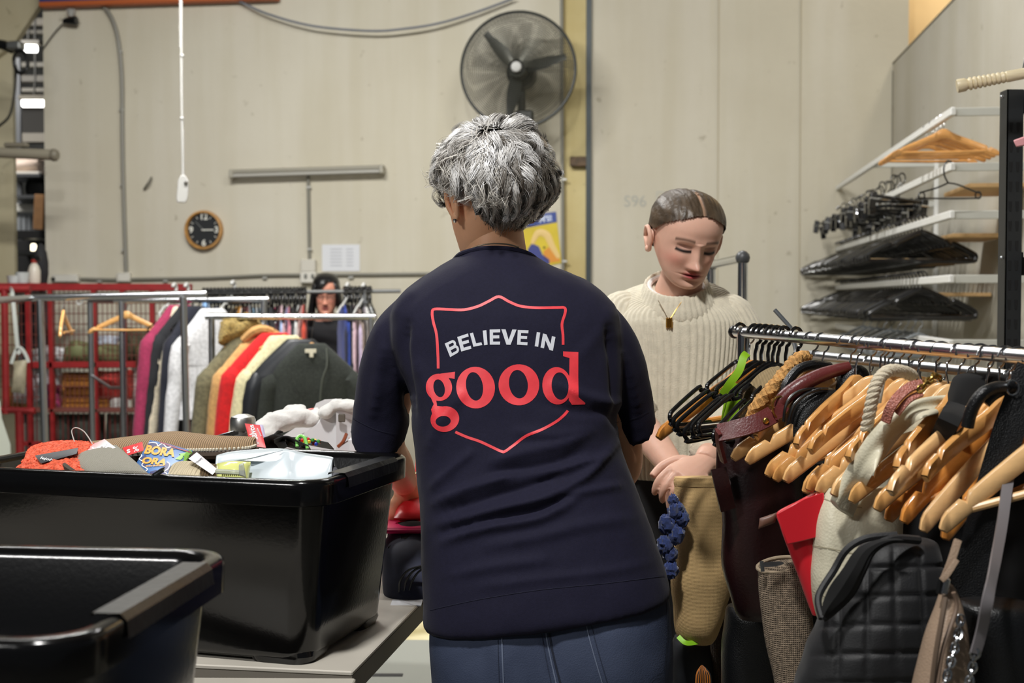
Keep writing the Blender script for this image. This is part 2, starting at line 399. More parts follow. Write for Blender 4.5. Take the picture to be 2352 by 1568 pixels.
# white drop cord with switch
D = 6.4
WHITE_ = WHITE; WHITE = mat('cord_white', (168, 167, 163), .5)
t = thing('pull_cord', 'white beaded drop cord hanging from above with a switch on its end', 'cord', P(419, 438, D))
obj('cord', MB().tube([P(416, -30, D), P(417, 200, D), P(421, 415, D)], .007, 8), WHITE, t)
for y in list(range(2, 110, 7)): obj('bead', MB().ball(P(413.5, y, D), .0065, 8), WHITE, t)
for y in (128, 272): obj('knot', MB().ball(P(418, y, D), .012, 8), WHITE, t)
obj('rope_twist', MB().tube([P(420 + 1.6*math.sin(y*.9), y, D) for y in range(300, 415, 2)], .0055, 6), WHITE, t)
obj('switch_body', MB().loft([[P(x + dx, y, D+dz) for dx, dz in ((-w, -.022), (w, -.022), (w, .022), (-w, .022))] for x, y, w in ((420, 402, 5), (421, 414, 12), (420, 436, 13), (418, 455, 13), (417, 465, 10))]), WHITE, t, auto=50, bev=.004)
obj('button', MB().box(P(427, 420, D-.025), (.018, .012, .014), None, .003), mat('button_dark', (70, 66, 60), .5), t)
WHITE = WHITE_
# clock
cc = W(468, 528, .03); r = .135
t = thing('wall_clock', 'round black wall clock with a wooden rim and white numerals', 'clock', cc)
ax = -VX
obj('rim', MB().lathe([(r*.86, -.02), (r*1.03, -.025), (r*1.05, .0), (r*1.02, .022), (r*.93, .024), (r*.9, .012), (r*.88, -.015)], cc, ax, 48, cap=False), mat('clock_wood', (186, 138, 76), .45, var=.15, vs=30), t)
obj('dial', MB().lathe([(r*.001, -.006), (r*.92, -.006), (r*.92, -.012), (.001, -.012)], cc, ax, 48), mat('clock_black', (28, 31, 34), .5), t)
cw = mat('clock_white', (225, 225, 215), .5)
zc = V((0, 0, 1)); f0 = cc + ax*.0
for k, s in ((0, '12'), (3, '3'), (6, '6'), (9, '9')):
    a = PI/2 - k*PI/6; lettering('numeral', s, .062, f0 + (UX*math.cos(a)+zc*math.sin(a))*r*.70, UX, zc, cw, t, .001, .0018)
for k in range(12):
    if k % 3:
        a = PI/2 - k*PI/6; rd = UX*math.cos(a)+zc*math.sin(a)
        obj('tick', MB().tube([f0+rd*r*.68, f0+rd*r*.80], .0028, 6), cw, t)
for nm, a, L, w in (('hour_hand', 0, .075, .004), ('minute_hand', math.radians(135), .085, .0022)):
    rd = UX*math.cos(a)+zc*math.sin(a); obj(nm, MB().bar([f0-rd*.015+ax*.004, f0+rd*L+ax*.004], w*2, .002, -VX), cw if nm[0] == 'h' else mat('hand_grey', (120, 122, 120), .5), t)
obj('spindle', MB().ball(f0+ax*.005, .006, 8), cw, t)
# notice
t = thing('paper_notice', 'white sheet of printed paper taped to the wall beside the socket', 'paper', W(782, 592, .004))
obj('sheet', MB().box(W(783, 592, .004), (.275, .002, .19), R3), mat('paper', (218, 220, 224), .7), t)
pm = mat('faint_print', (178, 180, 186), .7)
for k in range(6):
    for x0, x1 in ((758, 786), (795, 812)): obj('print_line', MB().box(W((x0+x1)/2, 572+k*7.5, .006), ((x1-x0)*.00305, .001, .006), R3), pm, t)
# poster
t = thing('poster', 'yellow poster with blue header band half hidden behind the grey hair', 'poster', W(1255, 548, .006))
yo = mat('poster_yellow', (206, 182, 30), .5, var=.08, vs=6); bl = mat('poster_blue', (42, 66, 140), .5)
q = [W(1190, 498, .006), W(1277, 487, .006), W(1290, 604, .006), W(1196, 622, .006)]
obj('sheet', MB().prism(q, VX*.003), yo, t)
obj('header_band', MB().prism([W(1190, 497, .008), W(1277, 486, .008), W(1279, 510, .008), W(1191, 526, .008)], VX*.0015), bl, t)
lettering('header_letters', "M'S!", .055, W(1253, 503, .0095), W(1277, 500, 0)-W(1190, 513, 0), zc, mat('poster_white', (205, 215, 235), .5), t, .0006, .002)
obj('printed_arc', MB().tube(sv([W(1222, 560, .008), W(1236, 535, .008), W(1256, 540, .008), W(1268, 565, .008), W(1284, 592, .008)], 6), [.012, .024, .026, .022, .014], 10, flat=.1, up=VX), mat('poster_cream', (222, 190, 120), .5), t)
obj('printed_orange', MB().prism([W(x, y, .0085) for x, y in ((1248, 577), (1262, 566), (1282, 585), (1287, 600), (1262, 603), (1250, 592))], VX*.001), mat('poster_orange', (214, 140, 36), .5), t)
obj('printed_blue', MB().prism([W(x, y, .0085) for x, y in ((1212, 572), (1222, 558), (1238, 566), (1246, 584), (1262, 596), (1262, 606), (1212, 612))], VX*.001), mat('poster_navy', (48, 58, 128), .5), t)
obj('printed_dots', MB().ball(W(1250, 568, .008), .008, 8), mat('poster_dark', (50, 40, 30), .5), t)
# rusty plate, wall marks, faint writing
solo('bracket', MB().box(W(1328, 371, .02), (.115, .04, .07), R3, .006), mat('rust_plate', (88, 70, 50), .7, var=.35, vs=30), 'rusty brown plate fixed across the yellowed strip beside the dark post', 'bracket')
gm = mat('faded_pencil', (168, 168, 160), .8)
lettering('wall_writing', 'S96', .11, W(1459, 463, .002), UX, zc, gm, None, .0004); bpy.data.objects['wall_writing']['kind'] = 'structure'
lettering('wall_writing', 'D', .13, W(1520, 455, .002), UX, zc, mat('faded_pencil2', (182, 180, 168), .8), None, .0004)['kind'] = 'structure'
solo('wall_hook', MB().tube([W(331, 434, .02), W(341, 420, .06), W(348, 407, .02)], .008, 6), mat('hook_grey', (110, 108, 98), .5), 'short grey stub of rod sticking out of the wall left of the clock', 'hook')
# ---------------------------------------------------------------- pedestal fan on the wall
FC = W(1190, 160, .46); r = FC.y/F*131
t = thing('wall_fan', 'large black industrial fan with a wire cage high on the wall', 'fan', W(1192, 300, .1))
fm = mat('fan_dark', (46, 48, 44), .45, .2); fw = mat('fan_wire', (92, 92, 84), .4, .5)
def circ(c, rr, n, y=0): return [c + UX*math.cos(2*PI*k/n)*rr + zc*math.sin(2*PI*k/n)*rr + VX*y for k in range(n+1)]
obj('cage_rim', MB().tube(circ(FC, r, 64), .011, 8), fm, t)
cg = MB()
for k in range(48):                             # the guard's wires, front and back, too fine to pick apart
    a = 2*PI*k/96; rd = UX*math.cos(a)+zc*math.sin(a)
    for s in (-1, 1): cg.tube([FC+rd*r, FC+rd*r*.85+VX*s*.075, FC+rd*r*.4+VX*s*.1, FC+rd*.05+VX*s*.105], .0016, 4, cap=False)
for q_ in range(26):
    rr = .14 + .84*q_/26; yy = .1+.005*(1-rr) if rr < .4 else (.075+(.85-rr)/.45*.025 if rr < .85 else .075*(1-rr)/.15)
    for s in (-1, 1): cg.tube(circ(FC, r*rr, 40, s*(yy+.001)), .0019, 3, cap=False)
g = obj('cage_wires', cg, fw, t); g['kind'] = 'stuff'
for a0 in (math.radians(132), math.radians(14), math.radians(259)):
    rd = UX*math.cos(a0)+zc*math.sin(a0); sd = UX*-math.sin(a0)+zc*math.cos(a0); rg = []
    for f_ in range(13):
        u = f_/12; w = (.03+.042*math.sin(PI*min(1, u*1.05+.1))**.8*(1-.55*u)); tw = .55-.35*u
        c_ = FC + rd*(.045+u*(r*.86-.045)); e_ = sd*math.cos(tw)+VX*math.sin(tw); n_ = sd*-math.sin(tw)+VX*math.cos(tw)
        rg.append([c_+e_*w*x+n_*.004*y for x, y in ((-.75, 0), (0, 1), (.75, 0), (0, -1))])
    obj('blade', MB().loft(rg), fm, t)
obj('hub', MB().lathe([(.02, -.09), (.06, -.07), (.06, .06), (.04, .1)], FC, VX, 24), fm, t)
obj('hub_badge', MB().lathe([(.001, -.122), (.03, -.12), (.036, -.112), (.036, -.1)], FC, VX, 24), mat('badge_silver', (160, 160, 156), .4), t)
obj('motor', MB().lathe([(.05, .1), (.095, .12), (.1, .26), (.06, .3)], FC, VX, 24), fm, t)
obj('bracket', MB().tube([FC+VX*.2-zc*.08, FC+VX*.2-zc*.36+UX*.0, FC+VX*.2-zc*.5, W(1194, 330, .02)], [.03, .026, .03, .03], 10), fm, t)
obj('control_box', MB().box(FC+VX*.12-zc*.31+UX*.03, (.12, .1, .11), R3, .01), fm, t)
# ---------------------------------------------------------------- far left: pipe lamp, sensor, cables, beam, far hall
t = thing('tube_lamp', 'grey sealed tube lamp, unlit, jutting past the pillar at far left', 'light', W(60, 352, .75))
a, b = W(-120, 345, .75), W(128, 356, .75)
obj('housing', MB().tube([a, b], .036, 16), mat('lamp_grey', (138, 132, 116), .35), t)
obj('end_cap', MB().lathe([(.036, 0), (.042, .01), (.042, .03), (.03, .045)], b-UX*.03, UX, 16), mat('lamp_cap', (118, 112, 98), .4), t)
obj('bracket', MB().box(W(38, 333, .75), (.16, .05, .03), R3, .006), mat('lamp_cap', (118, 112, 98)), t)
t = thing('floodlight', 'black floodlight with coiled cable mounted on the pillar', 'light', W(20, 105, .6))
obj('arm', MB().tube([W(-40, 95, .6), W(10, 104, .62), W(28, 112, .64)], .034, 10), BLACKP, t)
obj('head', MB().box(W(36, 106, .66), (.10, .09, .06), R3, .012), mat('flood_steel', (140, 142, 140), .35, .8), t)
obj('coil', MB().tube([W(48+16*math.cos(k*.5)*(1+.1*math.sin(k)), 143+26*math.sin(k*.5), .6+.002*k) for k in range(52)], .012, 6), BLACKP, t)
obj('lead', MB().tube(sv([W(36, 150, .6), W(34, 205, .62), W(22, 265, .6), W(-6, 292, .58)], 6), .010, 6), mat('lead_dark', (64, 62, 54), .5), t)
t = thing('camera_bracket', 'small black spotlight clipped to the wall on a thin wire', 'light', W(162, 48, .05))
obj('body', MB().lathe([(.012, -.05), (.022, -.03), (.034, .05), (.03, .055)], W(160, 48, .07), UX, 12), BLACKP, t)
obj('wire', MB().tube(sv([W(150, 50, .05), W(128, 72, .03), W(96, 116, .02)], 6), .005, 6), mat('lead_dark', (64, 62, 54)), t)
obj('clear_hood', MB().lathe([(.02, .02), (.034, .07)], W(163, 44, .07), zc, 12, cap=False), mat('clear_plastic', (220, 222, 220), .15, trans=.7), t)
t = thing('racking_beam', 'orange and blue pallet racking beam at the very top left', 'beam', W(330, 0, .06))
a, b = W(95, 12, .06), W(640, -6, .06); d = (b-a).normalized(); rot = M((d, V((0, 0, 1)).cross(d), V((0, 0, 1)))).transposed()
obj('lower_rail', MB().box((a+b)/2+V((0, 0, .0)), ((b-a).length, .08, .04), rot, .004), mat('rack_orange', (176, 88, 38), .5), t)
obj('upper_rail', MB().box((a+b)/2+V((0, .0, .065)), ((b-a).length, .08, .11), rot, .004), mat('rack_blue', (46, 56, 110), .5), t)
# ---------------------------------------------------------------- far hall, seen through the gap by the pillar
LAMPE = mat('lit_lamp', (255, 253, 248), .5, emit=6)
def FP(x, y, Y=14.0): return P(x, y, Y)
for k, (x0, y0, x1, y1, lab) in enumerate(((44, 110, 84, 112, 'glowing hall lamp beside the black floodlight, upper of two'), (52, 237, 104, 237, 'glowing strip lamp hanging in the far hall, lower of two'))):
    t = thing('hall_lamp', lab, 'light', FP((x0+x1)/2, y0))
    obj('lamp_tube', MB().tube([FP(x0, y0), FP(x1, y1)], .042, 10), LAMPE, t)
    obj('reflector', MB().box(FP((x0+x1)/2, y0-12), (.3, .12, .05), None, .01), mat('lamp_cap', (118, 112, 98)), t)
    obj('drop_rod', MB().tube([FP((x0+x1)/2, y0-14), FP((x0+x1)/2+3, y0-60), FP((x0+x1)/2+2, -60)], .012, 6), mat('lead_dark', (64, 62, 54)), t)
for k, (y, hh, c) in enumerate(((52, .09, (146, 140, 128)), (75, .05, (120, 116, 106)), (150, .06, (134, 130, 120)), (182, .08, (120, 116, 108)), (208, .05, (140, 136, 126)))):
    struct('trim_%d' % (20+k), MB().box(FP(70, y, 14.6), (1.6, .1, hh), None, .01), mat('purlin%d' % k, c, .7))
struct('trim_30', MB().box(FP(70, 285, 15), (1.4, .2, .36)), mat('hall_dark', (52, 50, 46), .8))
struct('trim_31', MB().box(FP(70, 318, 14.8), (1.4, .2, .10)), mat('purlin0', (146, 140, 128)))
t = thing('pallet_racking', 'dim steel racking holding bundles in the far hall', 'rack', (FP(70, 700).x, 14.0, 0))
for x in (38, 104): obj('upright', MB().box((FP(x, 500).x, 14.1, 2.0), (.05, .05, 4.)), mat('hall_wire', (96, 98, 100), .5), t)
for y in (404, 452, 531, 577): obj('deck', MB().box((FP(70, y, 13.6).x, 13.75, FP(70, y, 13.6).z-.02), (.42, .9, .03)), mat('hall_wire', (96, 98, 100), .5), t)
solo('wrapped_pallet', MB().pillow(FP(22, 402, 14), FP(106, 402, 14), FP(106, 364, 14), FP(22, 364, 14), .4, 8, 8, .03, 5), mat('pale_pink_wrap', (226, 204, 186), .5, var=.12, vs=8), 'pale pinkish wrapped bundle on racking in the far hall', 'bundle')
for k, (y, c) in enumerate(((404, (222, 216, 204)), (478, (228, 226, 216)))):
    solo('storage_case', MB().box(FP(58, y, 13.8), (.34, .1, .09), None, .01), mat('hall_white%d' % k, c, .5), ('white panel on the far hall racking, upper one', 'white panel on the far hall racking, lower one')[k], 'panel')
t = thing('hall_fan', 'dark round cage fan standing in the far hall', 'fan', FP(84, 432, 13.6))
obj('cage', MB().tube([FP(84, 432, 13.6)+V((math.cos(k*PI/12)*.11, 0, math.sin(k*PI/12)*.13)) for k in range(25)], .014, 6), BLACKP, t)
obj('blades', MB().ball(FP(84, 432, 13.6), (.1, .03, .12), 12), mat('hall_black', (34, 34, 34), .6), t)
solo('timber_board', MB().box(FP(91, 487, 13.2), (.1, .06, .36), M.Rotation(.06, 3, 'Y'), .004), mat('tan_board', (176, 130, 86), .6, var=.1), 'tan timber board standing in the far hall', 'board')
t = thing('hall_cage', 'grey wire cage on the far hall racking', 'cage', FP(60, 512, 13.6))
obj('back_panel', MB().box(FP(60, 510, 13.8), (.36, .03, .2)), mat('hall_greyblue', (150, 154, 156), .6), t)
for k in range(5): obj('wire', MB().tube([FP(36+12*k, 494, 13.7), FP(36+12*k, 530, 13.7)], .008, 5), mat('hall_wire', (96, 98, 100), .5), t)
struct('trim_32', MB().box(FP(70, 540, 13.4), (1.0, .3, .08)), mat('hall_black', (34, 34, 34)))
struct('trim_33', MB().box(FP(70, 605, 14.2), (1.2, .3, .50)), mat('hall_black', (34, 34, 34)))
solo('exit_lamp', MB().box(FP(77, 569, 13.55), (.05, .04, .085), None, .01), mat('lit_amber', (255, 244, 214), .5, emit=4), 'small bright lamp glowing low in the far hall', 'light')
t = thing('spray_bottle', 'pale spray bottle with a red collar on top of the red cage', 'bottle', P(80, 648, 8.6))
obj('body', MB().lathe([(.001, 0), (.036, 0), (.04, .02), (.04, .09), (.03, .12), (.016, .14)], P(79, 652, 8.6), seg=16), mat('bottle_pale', (206, 200, 186), .35), t)
obj('collar', MB().lathe([(.018, .14), (.02, .16), (.016, .165)], P(79, 652, 8.6), seg=12), mat('bottle_red', (150, 46, 36), .5), t)
obj('trigger_head', MB().box(P(83, 594, 8.6), (.06, .03, .035), None, .006), BLACKP, t)
solo('dark_jacket', MB().ball(P(94, 615, 8.8), (.05, .06, .17), 14), mat('jacket_dark', (32, 33, 36), .8, var=.2), 'dark folded jacket stuffed beside the spray bottle', 'clothing')
t = thing('glass_jars', 'cluster of clear plastic tubs on the red cage at far left', 'tub', P(44, 650, 8.4))
for k, (x, y, w, hh) in enumerate(((34, 640, .05, .06), (52, 636, .045, .07), (44, 668, .05, .06))):
    obj('tub', MB().lathe([(.001, 0), (w*.8, 0), (w, hh), (w*.92, hh)], P(x, y+14, 8.3), seg=16), mat('grey_clear', (176, 184, 182), .2, var=.1), t)
# ---------------------------------------------------------------- red mesh cages with their contents
REDM = mat('red_enamel', (132, 26, 28), .45, var=.12, vs=20); REDD = mat('red_wire', (104, 56, 48), .5)
CY = 8.0
t = thing('mesh_cage', 'red tube and wire mesh cage holding folded cloth along the wall', 'cage', P(200, 945, CY))
def cbar(nm, x0, y0, x1, y1, w, Y=CY, m=REDM):
    a, b = P(x0, y0, Y), P(x1, y1, Y); d = (b-a).normalized(); f_ = V((0, 1, 0)); rot = M((d, f_, d.cross(f_))).transposed()
    return obj(nm, MB().box((a+b)/2, ((b-a).length, .04, w), rot, .004), m, t)
cbar('top_beam', -60, 659, 441, 660, .045)
for x in (68, 119, 219, 285, 353): cbar('post', x-4, 664, x+5, 1110, .03 if x != 119 else .026)
cbar('shelf_beam', 76, 838, 312, 837, .04); cbar('base_beam', -40, 942, 408, 942, .026, CY, REDD)
obj('top_deck', MB().box((P(36, 655, 8.5).x, 8.48, P(79, 652, 8.6).z-.012), (.62, .95, .02)), REDM, t)
cbar('lower_beam', 40, 1018, 300, 1021, .028); cbar('short_beam', 322, 888, 352, 886, .03)
g = MB()
for x in range(-40, 440, 11): g.tube([P(x, 664, CY+.03), P(x+3, 942, CY+.03)], .003, 4, cap=False)
for y in list(range(672, 940, 24)): g.tube([P(-40, y, CY+.035), P(438, y, CY+.035)], .003, 4, cap=False)
obj('wire_mesh', g, REDD, t)['kind'] = 'stuff'
g = MB()
for x in range(60, 400, 12): g.tube([P(x, 942, CY+.03), P(x+2, 1100, CY+.03)], .004, 4, cap=False)
obj('lower_mesh', g, mat('red_wire_dark', (92, 30, 28), .5), t)['kind'] = 'stuff'
t2 = thing('mesh_cage', 'leftmost red cage panel leaning beside a pale ribbon', 'cage', P(20, 945, CY-.4))
for x in (-30, 14): obj('post', MB().tube([P(x-4, 660, CY-.4), P(x, 950, CY-.4)], .022, 8), REDM, t2)
obj('top_rail', MB().tube([P(-60, 664, CY-.4), P(70, 664, CY-.4)], .022, 8), REDM, t2)
obj('bottom_rail', MB().tube([P(-60, 938, CY-.4), P(80, 944, CY-.4)], .02, 8), REDM, t2)
obj('leg', MB().tube([P(44, 945, CY-.4), P(48, 1110, CY-.4)], .026, 8), REDM, t2)
BY = 8.32
def pl(name, x0, y0, x1, y1, c, lab, cat, Y=BY, t_=.14, nz=.02, skew=0, var=.12, vs=14, rough=.8, kind='noise', bump=0):
    m = mat('m_'+name+str(x0), c, rough, var=var, vs=vs, kind=kind, bump=bump, bs=40)
    return solo(name, MB().pillow(P(x0, y1, Y), P(x1, y1, Y), P(x1+skew, y0, Y+.06), P(x0+skew, y0, Y+.06), t_, 12, 12, nz, 9, seed=x0*.1), m, lab, cat)
pl('dark_screen', 44, 688, 126, 808, (34, 30, 32), 'dark flat panel standing inside the red cage at left', 'panel', BY, .06, .002)
pl('yellow_strip', 52, 804, 122, 812, (176, 150, 24), 'yellow strip along the foot of the dark panel', 'strip', BY-.12, .03, 0)
pl('folded_cloth', 76, 806, 168, 836, (196, 196, 198), 'pile of white and grey patterned cloth in the cage', 'cloth', 8.12, .2, .03, var=.45, vs=26)
pl('folded_cloth', 142, 800, 232, 838, (104, 108, 72), 'olive green cloth heaped left of the pale blue box', 'cloth', 8.1, .22, .05)
pl('folded_cloth', 168, 786, 214, 822, (112, 116, 78), 'olive green cloth bunched into a peak in the cage', 'cloth', 8.14, .16, .05, skew=-8)
pl('folded_cloth', 208, 800, 292, 836, (108, 110, 74), 'olive green cloth lying under the hanging wooden hanger', 'cloth', 8.1, .2, .05)
pl('pale_box', 214, 772, 262, 810, (178, 186, 200), 'pale blue checked box tilted on the olive cloth', 'box', 8.18, .1, .004, skew=14, var=.2, vs=50)
pl('folded_cloth', 290, 752, 352, 830, (78, 74, 54), 'camouflage brown cloth bundle behind the red posts', 'cloth', 8.2, .2, .05, var=.5, vs=16)
pl('folded_cloth', 312, 800, 362, 836, (92, 96, 62), 'dark olive cloth at the right end of the cage', 'cloth', 8.16, .2, .04)
t = thing('wood_crate', 'orange brown slatted wooden crate on the cage shelf', 'crate', P(198, 940, 8.2))
cm = mat('crate_wood', (168, 108, 42), .6, var=.2, vs=30)
for k in range(5): obj('slat', MB().box(P(198, 866+k*17, 8.18), (.27, .02, .04), None, .003), cm, t)
for x in (150, 198, 246): obj('batten', MB().box(P(x, 898, 8.2), (.03, .03, .24), None, .003), cm, t)
obj('back_board', MB().box(P(198, 898, 8.34), (.27, .02, .25)), mat('crate_dark', (112, 70, 26), .7), t)
pl('coral_cloth', 230, 852, 306, 918, (190, 62, 56), 'coral red crumpled cloth in the cage below the shelf', 'cloth', 8.2, .2, .06, var=.3)
pl('plastic_sack', 34, 852, 84, 925, (184, 178, 180), 'crumpled white sack in the cage at far left', 'sack', 8.2, .2, .05, var=.3)
pl('plastic_sack', 84, 846, 142, 925, (192, 190, 194), 'white and grey sack beside the slatted crate', 'sack', 8.22, .2, .05, var=.4, vs=24)
pl('cardboard_box', 18, 890, 60, 942, (150, 104, 52), 'brown cardboard box at the foot of the leftmost cage', 'box', 8.3, .2, .004)
pl('floral_bundle', 106, 884, 140, 940, (128, 40, 78), 'magenta and dark floral bundle beside the crate', 'cloth', 8.12, .14, .05, var=.8, vs=40)
pl('white_crate', 306, 826, 352, 942, (206, 204, 198), 'tall white box standing behind the red mesh at right', 'box', 8.3, .2, .004, var=.08)
pl('paper_packet', 254, 916, 300, 942, (206, 204, 200), 'small white packet low in the cage', 'packet', 8.14, .1, .01)
for k, x in enumerate((140, 205, 285, 360)):
    pl('storage_tub', x-38, 950, x+34, 1060, (58, 62, 54), ('dark grey tub under the cage, leftmost', 'dark grey tub under the crate', 'dark grey tub under the cage middle', 'dark grey tub under the cage, rightmost')[k], 'tub', 8.3, .3, .004, var=.15)
t = thing('dried_flowers', 'dark bunch of dried yellow and red flowers below the magenta top', 'plant', P(350, 1000, 7.6))
for k in range(46):
    x, y = random.gauss(352, 12), random.gauss(972, 22)
    obj('flower', MB().ball(P(x, y, 7.6+random.uniform(-.06, .06)), random.uniform(.008, .018), 6), mat(*random.choice((('fl_y', (176, 128, 20), .7), ('fl_r', (96, 34, 22), .7), ('fl_d', (48, 38, 26), .8)))), t)
obj('stems', MB().tube([P(350, 960, 7.6), P(352, 1080, 7.6), V((P(352, 1080, 7.6).x, 7.6, 0))], .03, 8), mat('fl_d', (48, 38, 26), .8), t)
t = thing('pale_bag', 'pale translucent bag with a long strap hanging at the far left', 'bag', P(45, 850, 7.4))
obj('strap', MB().bar(sv([P(22, 662, 7.58), P(28, 672, 7.45), P(34, 730, 7.4), P(41, 800, 7.4), P(46, 812, 7.4)], 5), .022, .004, (0, 1, 0)), mat('pale_film', (186, 190, 184), .3), t)
obj('mouth', MB().bar(sv([P(26, 835, 7.4), P(36, 806, 7.4), P(46, 798, 7.4), P(58, 812, 7.4), P(66, 832, 7.4)], 5), .018, .004, (0, 1, 0)), mat('pale_film', (186, 190, 184)), t)
obj('pouch', MB().pillow(P(28, 900, 7.4), P(56, 904, 7.4), P(62, 826, 7.4), P(30, 830, 7.4), .06, 8, 8, .01, 9), mat('pale_sack', (150, 142, 120), .4, var=.3), t)
solo('pale_board', MB().loft([[P(x, y, 6.6), P(x, y, 6.7), P(-80, y, 6.7), P(-80, y, 6.6)] for x, y in ((0, 920), (4, 960), (14, 990), (24, 1020), (26, 1140), (26, 1290))]), mat('pale_green_grey', (196, 200, 186), .5), 'smooth pale grey panel edge at the far left, below the cage', 'panel')
# ---------------------------------------------------------------- chrome clothes racks
TUBE = .016
def rack(label, rails, posts, Y=None, extra=(), rm=None):
    t = thing('clothes_rack', label, 'rack', (rails[0][0].x, rails[0][0].y, 0))
    for a, b in rails: obj('rail', MB().tube([a, b], TUBE, 12), rm or STEEL, t)
    for p, lean in posts: obj('upright', MB().tube([p, V((p.x+lean, p.y, .03))], TUBE, 12), DULL, t)
    for p, lean in posts: obj('wheel', MB().lathe([(.001, -.012), (.028, -.012), (.03, 0), (.028, .012), (.001, .012)], (p.x+lean, p.y, .03), (1, 0, 0), 14), BLACKP, t)
    a, b = posts[0], posts[-1]
    obj('base_bar', MB().tube([V((a[0].x+a[1], a[0].y, .09)), V((b[0].x+b[1], b[0].y, .09))], TUBE*.8, 8), DULL, t)
    for nm, pts, r in extra: obj(nm, MB().tube(pts, r, 8), DULL, t)
    return t
A1, A2 = P(72, 684, 5.7), P(474, 675, 5.7)
rack('chrome clothes rack standing foremost at the left, nearly empty', [(A1, A2)], [(P(92, 690, 5.7), .03), (P(421, 682, 5.7), .02)], extra=[('side_rail', [A1, P(-20, 690, 5.3)], .014)])
rack('chrome clothes rack behind the foremost one, holding the wooden hanger', [(P(262, 690, 6.7), P(617, 687, 6.7))], [(P(279, 692, 6.7), .01), (P(606, 690, 6.7), 0), (P(207, 690, 7.2), .01)],
     extra=[('top_link', [P(207, 690, 7.2), P(279, 690, 6.7)], .012), ('brace', [P(210, 862, 7.2), P(254, 890, 6.9), P(282, 890, 6.7)], .008)])
C1, C2 = P(472, 727, 6.1), P(862, 728, 6.1)
rack('chrome clothes rack holding the row of winter coats', [(C1, C2)], [(P(852, 730, 6.1), 0), (P(486, 730, 6.1), 0)])
D1, D2 = P(440, 673, 7.6), P(920, 668, 7.6)
TUBE = .012
rack('long chrome clothes rack at the back, packed with garments on black hangers', [(D1, D2)], [(P(838, 672, 7.6), .01), (P(470, 674, 7.6), 0)], rm=mat('rail_grey', (112, 113, 112), .5, .5))
# ---------------------------------------------------------------- hangers
def hook_pts(r=.02, neck=.035, s=1):
    q = [V((0, 0, 0)), V((0, 0, neck*.5)), V((.002, 0, neck*.8))]
    for k in range(11):
        a = -PI*.42 + k*(PI*1.25)/10; q.append(V((r*math.cos(a)*1.0+.0, 0, neck+r+.0 + r*math.sin(a))))
    return [q[0], q[1]] + [V((p.x, p.y, p.z)) for p in q[3:]]
HOOKR, HOOKN = .017, .03
HTOP = HOOKN + 2*HOOKR            # neck to inside top of the hook (touches the rail)
WOOD = [mat('hanger_wood%d' % k, c, .28, var=.10, vs=5, coat=.4, stretch=(3, 30, 14), bump=.03, bs=40) for k, c in enumerate(((216, 164, 100), (224, 176, 116), (206, 150, 86), (228, 184, 128), (208, 136, 62)))]
def wood_arm_mb(w=.22, drop=.095, t=.0125, hh=.030, fwd=.035, notch=True):
    m = MB(); rg = []; n = 60
    for i in range(n+1):
        x = -w + 2*w*i/n; s = abs(x)/w
        zt = -drop*(s**1.25) - .004 + .010*math.exp(-(s/.16)**2) if s < 1 else -drop
        zt = -.012*(1-math.exp(-(s/.15)**2)) - (drop-.012)*(max(0, s-.05)/.95)**1.12
        h_ = hh*(1.05 - .22*s) + .010*math.exp(-(s/.12)**2)
        if s > .93: h_ *= max(.16, (1-((s-.93)/.07)**2)**.5); zt -= .010*((s-.93)/.07)**2
        if notch and abs(s-.80) < .032: zt -= .009*math.cos((s-.80)/.032*PI/2); h_ -= .009*math.cos((s-.80)/.032*PI/2)
        y = -fwd*s*s; b = t/2; c = .003
        rg.append([V((x, y+dy, z)) for dy, z in ((-b, zt-h_+c), (-b, zt-c), (-b+c, zt), (b-c, zt), (b, zt-c), (b, zt-h_+c), (b-c, zt-h_), (-b+c, zt-h_))])
    return m.loft(rg)
def hook_mb(r=.0017, hr=HOOKR, n=HOOKN):
    q = [V((0, 0, -.012)), V((0, 0, n*.45))]
    for k in range(13):
        a = -PI*.40 + k*(PI*1.30)/12; q.append(V((hr*math.cos(a), 0, n+hr+hr*math.sin(a))))
    q.insert(2, V((hr*.22, 0, n*.8)))
    return MB().tube(sv(q, 3), r, 7)
WIRE = mat('hook_wire', (170, 170, 172), .22, 1.)
def hanger_proto(name, label, cat='hanger', bar=True, wood=0, group=None, **k):
    t = thing(name, label, cat, (0, 0, 0), group)
    obj('body', wood_arm_mb(**k), WOOD[wood], t, auto=50); obj('hook', hook_mb(), WIRE, t)
    if bar: obj('trouser_bar', MB().tube([(-.172, -.022, -.098), (0, -.016, -.100), (.172, -.022, -.098)], .0058, 10), WOOD[wood], t)
    return t
BLK = mat('hanger_black', (14, 14, 15), .22, coat=.3)
def plastic_arm_mb(w=.205, drop=.09, r=.0046):
    m = MB()
    pts = [(0, 0, .0), (-.02, 0, -.006), (-.05, 0, -.02), (-.095, 0, -.042), (-.10, 0, -.052), (-.118, 0, -.054), (-.125, 0, -.048), (-w+.012, 0, -drop+.006), (-w, 0, -drop-.006), (-w+.004, 0, -drop-.018), (-w+.02, 0, -drop-.024), (0, 0, -drop-.024)]
    full = pts + [(-x, y, z) for x, y, z in pts[::-1][1:]]
    return m.tube(sv(full, 4), r, 8)
def black_hanger_proto(name, label, group=None, r=.0046, w=.205):
    t = thing(name, label, 'hanger', (0, 0, 0), group); obj('body', plastic_arm_mb(r=r, w=w), BLK, t); obj('hook', hook_mb(.0034, .019, .032), BLK, t); return t
